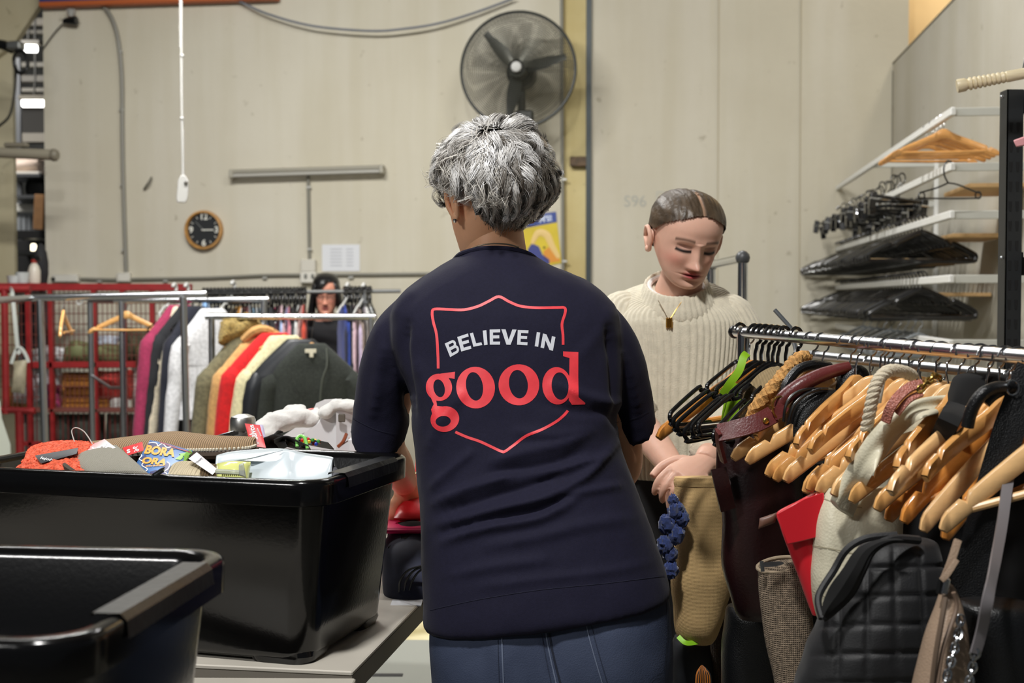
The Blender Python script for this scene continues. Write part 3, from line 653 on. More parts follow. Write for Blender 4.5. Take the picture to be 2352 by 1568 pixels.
# wooden hangers on the left racks
h0 = hanger_proto('wooden_hanger', 'pale wooden hanger facing the camera, alone on the left rack', drop=.10, w=.20, fwd=.01)
n = P(291, 714, 6.7); h0.matrix_basis = M.Translation(n) @ M.Rotation(.0, 4, 'Z'); hy = (P(290, 688, 6.7).z - n.z)
h1 = dup(h0, 'wooden hanger seen edge on, left of the one facing the camera'); n = P(146, 706, 5.7); h1.matrix_basis = M.Translation(V((n.x, n.y, A1.z - .052))) @ M.Rotation(math.radians(102), 4, 'Z')
t = thing('white_clip', 'white plastic size ring hanging on the foremost rack rail', 'clip', P(183, 692, 5.7)); obj('ring', MB().tube([P(183, 690, 5.7)+V((.013*math.cos(k*PI/8), 0, .02*math.sin(k*PI/8))) for k in range(17)], .006, 8), WHITE, t)
obj('tab', MB().box(P(183, 697, 5.7), (.02, .006, .012), None, .002), WHITE, t)
# ---------------------------------------------------------------- garments
def garment_mb(w=.2, h=.7, t=.05, flare=1., seed=0., fold=.012, neck=.06, seg=40, slope=.10):
    rows = [(0, neck, .35), (-.012, neck*1.25, .6), (-slope*.5, w*.62, .85), (-slope, w*.93, .9), (-slope-.04, w, .95), (-slope-.14, w*.95, 1.), (-h*.55, w*.93, 1.), (-h*.8, w*(.5+.5*flare), 1.05), (-h, w*flare, 1.1)]
    rg = []
    for (z, hw, tt) in smooth(rows, 4):
        r = []; k = min(1, max(0, -z-.15)/.3)
        for j in range(seg):
            a = 2*PI*j/seg; x = math.copysign(abs(math.cos(a))**.85, math.cos(a))*hw; y = math.sin(a)*t*tt
            f_ = (math.sin(x*34+seed)+.6*math.sin(x*71+seed*2+z*4))*fold*k*(1 if y > 0 else -1)*min(1, abs(math.sin(a))*1.5)
            r.append(V((x, y + f_ + pnoise((x*7, z*5, seed))*.02*k, z + .012*pnoise((x*5, y*5, seed+3))*k)))
        rg.append(r)
    return MB().loft(rg)
def sleeve_mb(w=.2, L=.55, r=.06, side=1, out=.07, seed=0., slope=.1, fwd=0.):
    n = 14; rg = []
    for i in range(n+1):
        u = i/n; c = V((side*(w*.90+out*u**.8), fwd*u*u, -slope-.045-L*u)); rr = r*(1-.28*u)
        r_ = []
        for j in range(16):
            a = 2*PI*j/16; q = rr*(1+.10*pnoise((math.cos(a)*1.5, u*9, seed+side))); r_.append(c + V((math.cos(a)*q*.8, math.sin(a)*q*.72, 0)))
        rg.append(r_)
    top = V((side*w*.86, 0, -slope-.005)); rg.insert(0, [top + (q-rg[0][0]*0-V((side*(w*.90), 0, -slope-.045)))*.45 for q in rg[0]])
    return MB().loft(rg)
def garment(name, label, cat, pos, yaw, m, w=.2, slope=.10, h=.7, t=.05, flare=1., L=.55, r=.06, out=.06, group=None, seed=0., collar=None, tilt=0., fold=.012, fwd=0., sl=(1, -1)):
    g = thing(name, label, cat, pos, group, M.Rotation(yaw, 3, 'Z') @ M.Rotation(tilt, 3, 'Y'))
    obj('body', garment_mb(w, h, t, flare, seed, fold, slope=slope), m, g, world=False)
    for s in sl: obj('sleeve', sleeve_mb(w, L, r, s, out, seed, slope=slope, fwd=fwd), m, g, world=False)
    if collar:
        cm_, ch = collar; obj('collar', MB().tube([V((.066*math.cos(a), .05*math.sin(a)-.004, .0+ch*.2*math.cos(a*2))) for a in [k*PI/12 for k in range(25)]], .012, 8), cm_, g, world=False)
    return g
cl = lambda n, c, **k: mat('cloth_'+n, c, .85, var=k.pop('var', .15), vs=k.pop('vs', 60), bump=.25, bs=k.pop('bs', 300), sheen=.1, **k)
SB = 'clothes on the second chrome rack'
gB = (('pullover', 'magenta top hanging leftmost among the rack garments', 'top', 414, 700, 48, cl('magenta', (150, 40, 78)), .5, .52),
      ('cardigan', 'cream knitted cardigan hanging beside the magenta top', 'cardigan', 424, 703, 50, cl('cream_knit', (214, 202, 178), kind='rib', bs=60), .62, .55),
      ('coat', 'black coat hanging beside the cream cardigan', 'coat', 436, 702, 44, cl('black', (24, 25, 30)), .74, .5),
      ('coat', 'dark navy coat hanging right behind the black coat', 'coat', 452, 704, 62, cl('navy', (20, 23, 38)), .86, .5),
      ('blouse', 'pale blue blouse showing a thin edge beside the navy coat', 'blouse', 472, 692, 103, cl('paleblue', (130, 168, 212)), .5, .2),
      ('denim_jacket', 'white denim jacket hanging before the crowded back rack', 'jacket', 488, 708, 44, cl('white_denim', (214, 214, 216)), .55, .50))
for k, (nm, lb, ct, x, y, yw, m, h_, L) in enumerate(gB):
    garment(nm, lb, ct, P(x, y, 6.66 + (.22 if nm == 'blouse' else -.12 if nm == 'denim_jacket' else 0)), math.radians(yw), m, w=.172 if nm == 'cardigan' else .2, h=h_, t=.03 if nm == 'blouse' else .045, flare=1.05, L=L, r=.06, out=.07, seed=k*1.7, slope=.14)
    q = black_hanger_proto('black_hanger', 'black hanger carrying the ' + lb.split(' hanging')[0].split(' showing')[0]) if k == 0 else dup(q, 'black hanger carrying the ' + lb.split(' hanging')[0].split(' showing')[0])
    q.matrix_basis = M.Translation(V((P(x, y, 6.66).x, 6.7, P(x, 689, 6.7).z-.052))) @ M.Rotation(math.radians(yw), 4, 'Z')
# winter coats
fur = cl('fur', (140, 118, 64), var=.5, vs=120)
gC = (('parka', 'olive green parka with a tan fur hood on the coat rack', 'coat', 566, 768, 36, cl('olive', (104, 98, 72), var=.25), .215, .95, .70),
      ('coat', 'camel coloured coat between the olive parka and the red coat', 'coat', 602, 766, 32, cl('camel', (196, 150, 92)), .21, 1.0, .66),
      ('coat', 'bright red wool coat on the coat rack', 'coat', 630, 764, 28, cl('red', (200, 10, 16)), .225, 1.0, .66),
      ('cardigan', 'pale cream cardigan edge between the red coat and dark jacket', 'cardigan', 652, 770, 24, cl('cream', (206, 198, 158)), .195, .8, .6),
      ('jacket', 'black leather jacket just behind the dark tweed jacket', 'jacket', 690, 778, 14, mat('black_leather_coat', (28, 31, 36), .42, var=.2), .23, .85, .62),
      ('tweed_jacket', 'dark green black tweed jacket facing the camera on the coat rack', 'jacket', 716, 788, 3, cl('dark_tweed', (32, 37, 31), var=.5, vs=150), .21, .80, .62))
for k, (nm, lb, ct, x, y, yw, m, w, h_, L) in enumerate(gC):
    Y = 6.12 - k*.035
    g = garment(nm, lb, ct, P(x, y, Y), math.radians(yw), m, w=w, h=h_, t=.055, flare=1.16, L=L, r=.066, out=.085, seed=k*2.3+.5, slope=.15 if k < 5 else .125)
    q = dup(h0, 'hanger under the ' + lb.split(' on the')[0].split(' between')[0].split(' just')[0].split(' facing')[0] + ', on the coat rack')
    q.matrix_basis = M.Translation(P(x, y-2, Y)) @ M.Rotation(math.radians(yw), 4, 'Z') @ M.Scale(.6, 4)
    for ch in list(q.children):
        if ch.name.startswith('hook'): ch.data = ch.data.copy(); ch.scale.z = (P(x, 722, 6.1).z - P(x, y-2, Y).z)/(HTOP*.6); ch.scale.x = 1
    if k == 0: obj('fur_hood', MB().pillow((-.15, -.02, -.03), (.1, -.02, .0), (.07, .06, .09), (-.11, .06, .05), .13, 14, 14, .04, 22, seed=3), fur, g, world=False)
    if k == 1: obj('collar', MB().tube(sv([(-.09, .0, -.03), (-.05, -.04, .015), (0, -.05, .02), (.06, -.04, -.01)], 4), .022, 8), m, g, world=False)
    if k == 5:
        obj('neck_label', MB().box((0, -.050, -.034), (.052, .004, .018), None, .001), mat('label_cream', (206, 200, 178), .7), g, world=False)
        obj('size_tab', MB().box((.004, -.054, -.052), (.018, .003, .022), None, .001), mat('label_cream', (206, 200, 178)), g, world=False)
        obj('front_edge', MB().tube(sv([(.07, -.03, -.02), (.075, -.06, -.10), (.05, -.072, -.2), (.035, -.075, -.5), (.03, -.08, -.78)], 5), .0045, 6), mat('tweed_edge', (66, 70, 62), .8), g, world=False)
# ---------------------------------------------------------------- the packed back rack: every garment and hanger on its own
cols = [('sage green', (150, 160, 120)), ('black', (22, 23, 27)), ('pale blue', (140, 180, 216)), ('black', (24, 25, 28)), ('dark navy', (30, 36, 66)), ('cream', (212, 206, 188)), ('charcoal', (48, 48, 50)), ('black', (22, 23, 27)), ('beige', (198, 180, 156)), ('dark brown', (50, 42, 38)),
        ('mustard yellow', (212, 150, 28)), ('white', (222, 222, 220)), ('coral pink', (230, 100, 92)), ('grey', (120, 122, 126)), ('sky blue', (154, 190, 216)), ('white', (216, 220, 222)), ('pale blue grey', (170, 190, 206)), ('slate blue', (84, 98, 150)), ('black', (22, 23, 27)), ('black', (28, 26, 30)),
        ('hot pink', (224, 56, 122)), ('maroon', (84, 30, 46)), ('pale pink', (216, 184, 190)), ('light blue', (166, 184, 222)), ('rose', (206, 126, 140)), ('black', (22, 23, 27)), ('dark grey', (58, 58, 62)), ('white', (222, 220, 216)), ('rust red', (190, 70, 50)), ('white', (224, 224, 222)), ('black', (22, 23, 27)),
        ('salmon', (226, 112, 96)), ('off white', (216, 212, 200)), ('pale turquoise', (150, 196, 206)), ('black', (22, 23, 27)), ('black', (26, 26, 30)), ('grey', (132, 132, 136)), ('white', (218, 216, 210)), ('dark teal', (36, 58, 64)), ('royal blue', (40, 66, 150)), ('navy', (30, 34, 60)), ('black', (22, 23, 27)),
        ('pale pink', (208, 180, 188)), ('taupe', (140, 124, 116)), ('lilac', (188, 172, 196)), ('white', (220, 218, 214)), ('white', (216, 214, 212))]
protos = []
for v in range(4):
    mb = garment_mb(.19+.01*v, .62+.06*v, .017+.002*v, 1.0, v*3.1, .004, seg=24); 
    for s in (1, -1):
        q = sleeve_mb(.19, .26+.1*(v % 3), .05, s, .02, v); o_ = len(mb.v); mb.v += [(x, y*.45, z) for x, y, z in q.v]; mb.f += [tuple(i+o_ for i in f) for f in q.f]
    protos.append(fix(mb.mesh('garment')))
GB = 'garments packed on the back rack'; HB = 'black hangers packed on the back rack'
bh = None; cnt = {}
for k, (cn, c) in enumerate(cols):
    u = (k+.5)/len(cols); x = 462 + u*390; hz = (D1 + (D2-D1)*((x-440)/480.)).z
    if 706 < x < 786: continue
    o = bpy.data.objects.new('garment', protos[k % 4]); COL.objects.link(o)
    if not protos[k % 4].materials: protos[k % 4].materials.append(None)
    o.material_slots[0].link = 'OBJECT'; o.material_slots[0].material = cl('b_'+cn.replace(' ', '_')+str(c[0]), c)
    nk = P(x, 672, 7.6); yw = math.radians(99 + random.uniform(-8, 8))
    nxt = cols[min(k+1, len(cols)-1)][0]; prv = cols[max(k-1, 0)][0]
    tag(o, '%s garment on the back rack, between the %s and the %s one' % (cn, prv, nxt), 'garment', GB)
    o.matrix_basis = M.Translation(V((nk.x, 7.6, hz-.075-random.uniform(0, .02)))) @ M.Rotation(yw, 4, 'Z')
    for rep in range(1):
        q = black_hanger_proto('black_hanger', 'black hanger in the packed row on the back rack rail', HB, r=.006) if bh is None else dup(bh)
        if bh is None: bh = q
        for ch in q.children:
            if ch.name.startswith('hook') and k == 0: ch.data = fix(hook_mb(.0105, .024, .032).mesh('hook')); ch.data.materials.append(BLK)
        q.matrix_basis = M.Translation(V((nk.x+.005, 7.6, hz-.056))) @ M.Rotation(yw, 4, 'Z')
for k, (x, y) in enumerate(((399, 656), (427, 656), (534, 650), (798, 655), (835, 656))):
    q = dup(bh, ('white hanger hook standing proud of the racks, leftmost', 'white hanger hook beside the leftmost one', 'white hanger hook above the packed hangers', 'white hanger hook right of the dark haired head', 'white hanger hook farthest right on the back rack')[k], 'white hangers on the back rack')
    q.name = 'white_hanger'
    for ch in q.children: ch.data = ch.data.copy(); ch.data.materials.clear(); ch.data.materials.append(WHITE)
    q.matrix_basis = M.Translation(V((P(x, 700, 7.6).x, 7.62, P(x, y, 7.6).z-.07))) @ M.Rotation(1.4, 4, 'Z')
# ---------------------------------------------------------------- print: flat shapes laid on the surface of a thing
def bvh_of(objs):
    vs, fs = [], []; dg = bpy.context.evaluated_depsgraph_get(); dg.update()
    for o in objs:
        m = wmat(o); k = len(vs); e = o.evaluated_get(dg); me = e.to_mesh(); vs += [m @ v.co for v in me.vertices]; fs += [[k+i for i in p.vertices] for p in me.polygons]; e.to_mesh_clear()
    return BVHTree.FromPolygons(vs, fs)
def print_px(name, polys, tree, m, parent, off=.0012, step=7., kind=None):
    """polys: list of (2D points traced on the photo, faces); every point is carried on to the surface itself, so the print lies on it"""
    bm = bmesh.new()
    for pts, faces in polys:
        vs = [bm.verts.new((x, y, 0)) for x, y in pts]
        for f in faces:
            try: bm.faces.new([vs[i] for i in f])
            except ValueError: pass
    bmesh.ops.triangulate(bm, faces=bm.faces[:])
    for _ in range(7):
        es = [e for e in bm.edges if e.calc_length() > step]
        if not es: break
        bmesh.ops.subdivide_edges(bm, edges=es, cuts=1); bmesh.ops.triangulate(bm, faces=[f for f in bm.faces if len(f.verts) > 3])
    o = V((0, 0, CAMZ)); bad = []
    for v in bm.verts:
        d = ray(v.co.x, v.co.y).normalized(); h, n, i, dist = tree.ray_cast(o, d)
        if h is None: bad.append(v); continue
        if n.dot(d) > 0: n = -n
        v.co = h + n*off
    bmesh.ops.delete(bm, geom=bad, context='VERTS')
    bmesh.ops.recalc_face_normals(bm, faces=bm.faces)
    me = bpy.data.meshes.new(name); bm.to_mesh(me); bm.free()
    if len(me.polygons) and sum(p.normal.y for p in me.polygons) > 0: me.flip_normals()
    return obj(name, me, m, parent, auto=0)
def poly(pts):
    t = tessellate_polygon([[V((x, y, 0)) for x, y in pts]]); return (list(pts), [tuple(f) for f in t])
def strip(a, b, closed=False):
    n = len(a); pts = list(a)+list(b); return (pts, [(i, (i+1) % n, n+(i+1) % n, n+i) for i in range(n if closed else n-1)])
def line_px(pts, w, n=6, closed=False):
    p = smooth(pts, n, closed); A, B = [], []
    for i in range(len(p)):
        a = p[i-1] if (i or closed) else p[0]; b = p[(i+1) % len(p)] if (i < len(p)-1 or closed) else p[-1]
        dx, dy = b[0]-a[0], b[1]-a[1]; L = math.hypot(dx, dy) or 1; A.append((p[i][0]-dy/L*w/2, p[i][1]+dx/L*w/2)); B.append((p[i][0]+dy/L*w/2, p[i][1]-dx/L*w/2))
    return strip(A, B, closed)
def ring_px(cx, cy, rx, ry, ix, iy, irx, iry, rot=0., irot=0., n=40):
    f = lambda cx, cy, rx, ry, ro: [(cx+rx*math.cos(a)*math.cos(ro)-ry*math.sin(a)*math.sin(ro), cy+rx*math.cos(a)*math.sin(ro)+ry*math.sin(a)*math.cos(ro)) for a in [2*PI*k/n for k in range(n)]]
    return strip(f(cx, cy, rx, ry, rot), f(ix, iy, irx, iry, irot), True)
def text_px(s, tl, tr, br, bl, bold=.02, shear=0.):
    me = text_mesh(s, 1., 0., bold, shear); xs = [v.co.x for v in me.vertices]; ys = [v.co.y for v in me.vertices]
    x0, x1, y0, y1 = min(xs), max(xs), min(ys), max(ys); pts = []
    for v in me.vertices:
        u = (v.co.x-x0)/(x1-x0); w = (y1-v.co.y)/(y1-y0)
        pts.append(tuple((tl[q]*(1-u)+tr[q]*u)*(1-w)+(bl[q]*(1-u)+br[q]*u)*w for q in (0, 1)))
    fs = [tuple(p.vertices) for p in me.polygons]; bpy.data.meshes.remove(me); return (pts, fs)
# ---------------------------------------------------------------- sorting tables
TZ = .757
tm = mat('table_top', (196, 190, 178), .42, var=.07, vs=5); te = mat('table_edge', (122, 116, 106), .5); tl = mat('table_leg', (150, 150, 148), .4, .6)
def table(label, corner, ang, w, d, z, th=.035, legs=True):
    ex = V((math.cos(ang), -math.sin(ang), 0)); ey = V((math.sin(ang), math.cos(ang), 0)); rot = M((ex, ey, V((0, 0, 1)))).transposed()
    t = thing('table', label, 'table', (corner.x, corner.y, 0))
    c = corner - ex*w/2 + ey*d/2
    obj('tabletop', MB().box((c.x, c.y, z-.004), (w, d, .008), rot, .002), tm, t)
    obj('edge_band', MB().box((c.x, c.y, z-.008-th/2), (w-.001, d-.001, th), rot), te, t)
    for a, b in ((.05, .05), (.05, d-.05), (w-.05, .05), (w-.05, d-.05)):
        q = corner - ex*a + ey*b; obj('leg', MB().tube([V((q.x, q.y, z-.03)), V((q.x, q.y, 0))], .018, 10), tl, t)
    return t
cr = P(809, 1543, 2.03); table('pale sorting table under the filled black tub', V((cr.x, cr.y, 0)), math.radians(9.04), 1.7, 1.35, TZ)
cr2 = P(790, 1552, 2.015); table('nearer pale table holding the empty black tub', V((cr2.x, cr2.y-1.16, 0)), math.radians(1), 1.3, 1.15, TZ-.003)
cr3 = P(1120, 1260, 3.05)
# low grey bench and patch of peeled floor paint seen in the gap
t = thing('low_bench', 'low grey metal bench on the floor in the gap beside the table', 'bench', (-.42, 3.75, 0))
obj('bench_top', MB().box((-.42, 3.8, .26), (.75, .5, .02), None, .004), mat('bench_grey', (150, 152, 144), .5), t)
for x in (-.75, -.1):
    for y in (3.6, 4.0): obj('leg', MB().tube([(x, y, .25), (x, y, 0)], .014, 8), tl, t)
obj('slot', MB().box((-.36, 3.66, .271), (.09, .025, .003), None, .001), mat('hall_black', (34, 34, 34)), t)
struct('trim_40', MB().prism([(-1.2, 4.15, .002), (.6, 4.15, .002), (.6, 6.6, .002), (-1.2, 6.6, .002)], V((0, 0, .002))), mat('peeling_cream_floor', (216, 206, 166), .6, var=.1, vs=4, col2=(150, 136, 88)))
# ---------------------------------------------------------------- black tubs
TUB = mat('tub_black', (9, 9, 10), .15, var=.1, vs=3, bump=.035, bs=160, spec=.5); TUBS = mat('tub_scuffed', (26, 27, 28), .34, var=.5, vs=22, bump=.25, bs=90)
def rrect(hw, hd, r, z, n=7):
    out = []
    for cx, cy, a0 in ((hw-r, hd-r, 0), (-hw+r, hd-r, PI/2), (-hw+r, -hd+r, PI), (hw-r, -hd+r, 1.5*PI)):
        for k in range(n+1): a = a0+k*PI/2/n; out.append(V((cx+r*math.cos(a), cy+r*math.sin(a), z)))
    return out
def tub(label, fr, ang, hw, hd, h):
    """fr: front right corner of the rim"""
    ex = V((math.cos(ang), -math.sin(ang), 0)); ey = V((math.sin(ang), math.cos(ang), 0))
    c = fr - ex*hw + ey*hd; t = thing('plastic_tub', label, 'tub', (c.x, c.y, TZ), None, M((ex, ey, V((0, 0, 1)))).transposed())
    k = .022; wb, db = hw-.052, hd-.045
    prof = [(wb-.02, db-.02, .04, .016), (hw-k-.006, hd-k-.006, .045, h-.012), (hw-k-.001, hd-k-.001, .046, h-.004), (hw-k+.004, hd-k+.004, .05, h), (hw-.006, hd-.006, .055, h), (hw-.001, hd-.001, .06, h-.004), (hw, hd, .06, h-.010), (hw-.001, hd-.001, .06, h-.040), (hw-.004, hd-.004, .058, h-.042),
            (hw-.010, hd-.010, .054, h-.040), (hw-k+.002, hd-k+.002, .05, h-.036), (hw-k, hd-k, .05, h-.06), (wb+.006, db+.006, .045, .022), (wb+.002, db+.002, .044, .012), (wb-.006, db-.006, .04, .006)]
    obj('body', MB().loft([rrect(*p) for p in prof]), TUB, t, world=False, auto=50)
    for sx, sy in ((-1, -1), (1, -1), (1, 1), (-1, 1)):
        obj('foot', MB().loft([[v + V((sx*(wb-.055), sy*(db-.05), 0)) for v in rrect(.055+q, .048+q, .03, z)] for q, z in ((0, 0), (.004, .012), (.0, .03))]), TUB, t, world=False)
    for y in (-.07, .05): obj('side_rib', MB().loft([[V((hw-k-.004-(h-z)*.10+q, y+dy, z)) for q, dy in ((-.012, -.011), (.006, -.008), (.006, .008), (-.012, .011))] for z in (.03, h-.045)]), TUB, t, world=False)
    rm = MB().loft([[V((hw-.018+q, y, h-.001+zz)) for q, zz in ((-.017, 0), (-.015, .004), (.013, .004), (.0195, -.003), (.0215, -.02))] for y in (-hd*.55, -hd*.5, hd*.5, hd*.55)], closed=False, cap=False)
    obj('handle_grip', rm, TUBS, t, world=False)
    return t, c, ex, ey
def rimY(px): return 2.0 + .167*(743-px)/743 + .045
big, bc, bex, bey = tub('large glossy black tub filled with bags and accessories', P(743, 1108, 2.0), math.radians(16.2), .362, .205, P(743, 1108, 2.0).z-TZ); bc.z = 0
fr = P(548, 1255, 1.53); a2 = math.radians(6.2)
fr = fr - V((math.sin(a2), math.cos(a2), 0))*.43
tub('empty black tub in the left foreground', fr, a2, .362, .215, .295)
# ---------------------------------------------------------------- what lies in the filled tub
def quad(name, lab, cat, pts, t_, m, n=16, nz=.0, ns=20, seed=0., pw=.45, edge=.12, par=None, sag=0.):
    q = [P(x, y, max(Y, rimY(x)) if Y < 2.4 else Y) for x, y, Y in pts]
    mb = MB().pillow(q[0], q[1], q[2], q[3], t_, n, n, nz, ns, pw, edge, seed, sag)
    if par: return obj(name, mb, m, par)
    th = thing(name, lab, cat, sum(q, V())/4); th.location.z = min(p.z for p in q); o = obj('body', mb, m, th); return th, o
fillm = mat('dark_fill', (40, 40, 44), .9, var=.4, vs=20)
mb = MB().loft([[bc + bex*(x*.27*k) + bey*(y*.13*k) + V((0, 0, z)) for x, y in [(math.cos(a), math.sin(a)) for a in [2*PI*j/28 for j in range(28)]]] for k, z in ((.9, TZ+.025), (1, TZ+.10), (1.02, TZ+.20), (.97, TZ+.235), (.5, TZ+.245), (.05, TZ+.25))])
solo('clothing_pile', mb, fillm, 'dark clothes filling the large black tub beneath the bags', 'clothing')
coral = mat('coral_crochet', (228, 98, 66), .8, var=.25, vs=160, bump=.9, bs=190, kind='cell')
t, o = quad('crochet_bag', 'coral orange crochet bag at the left end of the filled tub', 'bag', ((34, 1098, 2.17), (205, 1102, 2.13), (212, 1022, 2.34), (78, 1030, 2.36)), .05, coral, 46, .007, 95)
g = MB()
for k in range(700):                          # loops of the crochet, too many to count
    u, v = random.random(), random.random(); c4 = [P(*p) for p in ((36, 1098, rimY(36)), (205, 1102, rimY(205)), (212, 1022, 2.34), (78, 1030, 2.36))]
    q = (c4[0]*(1-u)+c4[1]*u)*(1-v)+(c4[3]*(1-u)+c4[2]*u)*v + V((0, -.002, .020*(math.sin(PI*u)*math.sin(PI*v))**.45 + .001)); a = random.uniform(0, PI); d = V((math.cos(a), math.sin(a)*.6, 0))*.007
    g.tube([q-d, q+V((0, 0, .003)), q+d], .0026, 5)
obj('stitches', g, coral, t)['kind'] = 'stuff'
t, o = quad('swing_tag', 'black swing tag with white script lying on the coral crochet bag', 'tag', ((94, 1064, 2.205), (176, 1042, 2.22), (180, 1028, 2.25), (80, 1046, 2.225)), .003, mat('tag_black', (44, 45, 50), .5), 6, pw=.2)
print_px('script', [text_px('lejoh', (93, 1048), (122, 1054), (120, 1061), (92, 1056), .02, .3)], bvh_of([o]), mat('tag_white', (236, 236, 236), .6), t, .0008, 3)
grey = mat('grey_wool', (176, 172, 158), .85, kind='twill', bs=240, bump=.5)
t, o = quad('wool_pouch', 'pale grey twill pouch lying in the middle front of the filled tub', 'pouch', ((206, 1098, 2.08), (345, 1092, 2.09), (268, 1024, 2.30), (141, 1056, 2.26)), .034, grey, 24, .002, 14, pw=.35)
obj('dark_trim', MB().tube(sv([P(141, 1060, 2.25), P(160, 1078, 2.17), P(206, 1100, rimY(206)), P(270, 1102, rimY(270)), P(345, 1095, rimY(345))], 5), .005, 6), mat('pouch_trim', (66, 58, 46), .8), t)
def gradtag(name):
    m = bpy.data.materials.new(name); m.use_nodes = True; N = m.node_tree.nodes; L = m.node_tree.links
    tc = N.new('ShaderNodeTexCoord'); sp = N.new('ShaderNodeSeparateXYZ'); rp = N.new('ShaderNodeValToRGB'); L.new(tc.outputs['Generated'], sp.inputs[0]); L.new(sp.outputs[0], rp.inputs[0])
    rp.color_ramp.elements[0].color = lin((226, 74, 92)); rp.color_ramp.elements[1].color = lin((250, 248, 246)); rp.color_ramp.elements[0].position = .1; rp.color_ramp.elements[1].position = .7
    L.new(rp.outputs[0], N['Principled BSDF'].inputs[0]); N['Principled BSDF'].inputs['Roughness'].default_value = .35; return m
wtag = mat('tag_white', (236, 236, 236)); redt = mat('tag_red', (222, 42, 48), .4)
t, o = quad('price_tag', 'pink to white price tag on a looped string beside the coral bag', 'tag', ((189, 1046, 2.24), (266, 1028, 2.25), (240, 1008, 2.34), (170, 1038, 2.3)), .002, gradtag('tag_gradient'), 6, pw=.2)
print_px('lettering', [text_px('salvos', (192, 1034), (246, 1016), (250, 1027), (198, 1044), .03)], bvh_of([o]), wtag, t, .0008, 4)
obj('string_loop', MB().tube(sv([P(178, 1032, 2.3), P(168, 1005, 2.33), P(165, 988, 2.34), P(175, 982, 2.34), P(192, 990, 2.34), P(205, 1007, 2.33), P(213, 1021, 2.32)], 6), .0011, 6), mat('nylon', (190, 190, 184), .2), t)
beige = mat('cord_beige', (190, 158, 120), .85, kind='rib', bs=75, bump=.8)
q = [P(x, y, Y) for x, y, Y in ((196, 1020, 2.5), (300, 1004, 2.52), (396, 992, 2.54), (450, 996, 2.53), (500, 1004, 2.52), (570, 1008, 2.5), (592, 1016, 2.48))]
top = [P(x, y, Y) for x, y, Y in ((196, 1020, 2.5), (300, 1004, 2.52), (396, 992, 2.54), (450, 997, 2.53), (500, 1004, 2.52), (570, 1008, 2.5), (592, 1016, 2.48))]
bot = [P(x, y, Y) for x, y, Y in ((220, 1040, 2.40), (300, 1040, 2.4), (396, 1032, 2.4), (450, 1031, 2.4), (500, 1030, 2.4), (570, 1026, 2.4), (588, 1021, 2.42))]
T_, B_ = sv(top, 5), sv(bot, 5); m_ = MB()
m_.loft([[B_[i], B_[i]*.75+T_[i]*.25+V((0, -.01, .012)), B_[i]*.4+T_[i]*.6+V((0, -.008, .014)), T_[i]+V((0, -.002, .004)), T_[i]+V((0, .02, -.006)), B_[i]+V((0, .03, -.03)), B_[i]+V((0, .005, -.02))] for i in range(len(T_))])
t = thing('corded_bag', 'beige corded fabric bag lying along the back of the filled tub', 'bag', (B_[8].x, B_[8].y, 1.0)); obj('body', m_, beige, t, sub=1)
g = MB()
for i in range(46):                           # row of bead stitches along the seam
    u = i/45; j = u*(len(B_)-1); k = min(int(j), len(B_)-2); p = B_[k]*(1-(j-k))+B_[k+1]*(j-k); g.ball(p+V((0, -.006, -.001)), .0034, 6)
obj('bead_row', g, mat('bead_cream', (214, 206, 186), .4), t)['kind'] = 'stuff'
obj('seam_band', MB().tube([p+V((0, -.001, -.012)) for p in B_], .009, 8), mat('seam_brown', (62, 46, 30), .7), t)
t, o = quad('size_tag', 'red size tag marked S lying on the beige corded bag', 'tag', ((293, 1046, 2.34), (330, 1034, 2.34), (327, 1014, 2.39), (281, 1028, 2.39)), .002, redt, 6, pw=.2)
print_px('lettering', [text_px('S', (291, 1033), (299, 1031), (300, 1040), (292, 1042), .04), text_px('%', (305, 1027), (318, 1024), (320, 1036), (307, 1039), .01)], bvh_of([o]), wtag, t, .0008, 3)
# blue printed pouch
bl = mat('pouch_blue', (58, 112, 176), .4, var=.12, vs=24)
t, o = quad('printed_pouch', 'blue printed pouch with orange cartoon lettering and green leaves', 'pouch', ((300, 1088, 2.2), (392, 1108, 2.12), (443, 1036, 2.28), (345, 1011, 2.37)), .02, bl, 20, .001, 14, pw=.3)
# widen: the pouch's left edge
tr = bvh_of([o])
navy = mat('print_navy', (30, 36, 100), .45); wh = mat('print_white', (238, 240, 240), .45); org = mat('print_orange', (246, 168, 36), .45); grn = mat('print_green', (126, 190, 60), .45)
def crop5(pts): return [(x/4.9, 900+y/4.9) for x, y in pts]
for q in (((1640, 600), (1700, 560), (1780, 590), (1830, 570), (1890, 610), (1960, 600), (1990, 640), (1900, 660), (1830, 650), (1740, 640), (1690, 660)), ((1700, 985), (1690, 900), (1760, 880), (1800, 900), (1880, 790), (1920, 830), (1900, 890), (1840, 960), (1780, 990)), ((1580, 760), (1640, 700), (1660, 760), (1640, 840), (1600, 830))): print_px('navy_flame', [poly(crop5(q))], tr, navy, t, .0008, 4)
for q in (((1650, 590), (1700, 575), (1760, 580), (1780, 610), (1830, 585), (1880, 630), (1940, 615)), ((1880, 790), (1910, 820), (1890, 870), (1850, 900), (1880, 930), (1830, 970)), ((1560, 700), (1600, 720), (1570, 760), (1620, 790), (1600, 830), (1660, 870), (1640, 900))): print_px('white_outline', [line_px(crop5(q), 2.2)], tr, wh, t, .0011, 4)
print_px('red_trim', [line_px(crop5(((1715, 545), (1800, 570), (1900, 605), (2000, 640), (2160, 690))), 3)], tr, mat('trim_maroon', (140, 34, 66), .5), t, .0012, 5)
for q in (((2010, 700), (2080, 690), (2140, 650), (2165, 690), (2140, 720), (2100, 790), (2060, 780), (2070, 730)), ((2030, 770), (2060, 740), (2050, 700), (1970, 760)), ((1500, 740), (1530, 700), (1545, 700), (1520, 745))): print_px('green_leaf', [poly(crop5(q))], tr, grn, t, .001, 4)
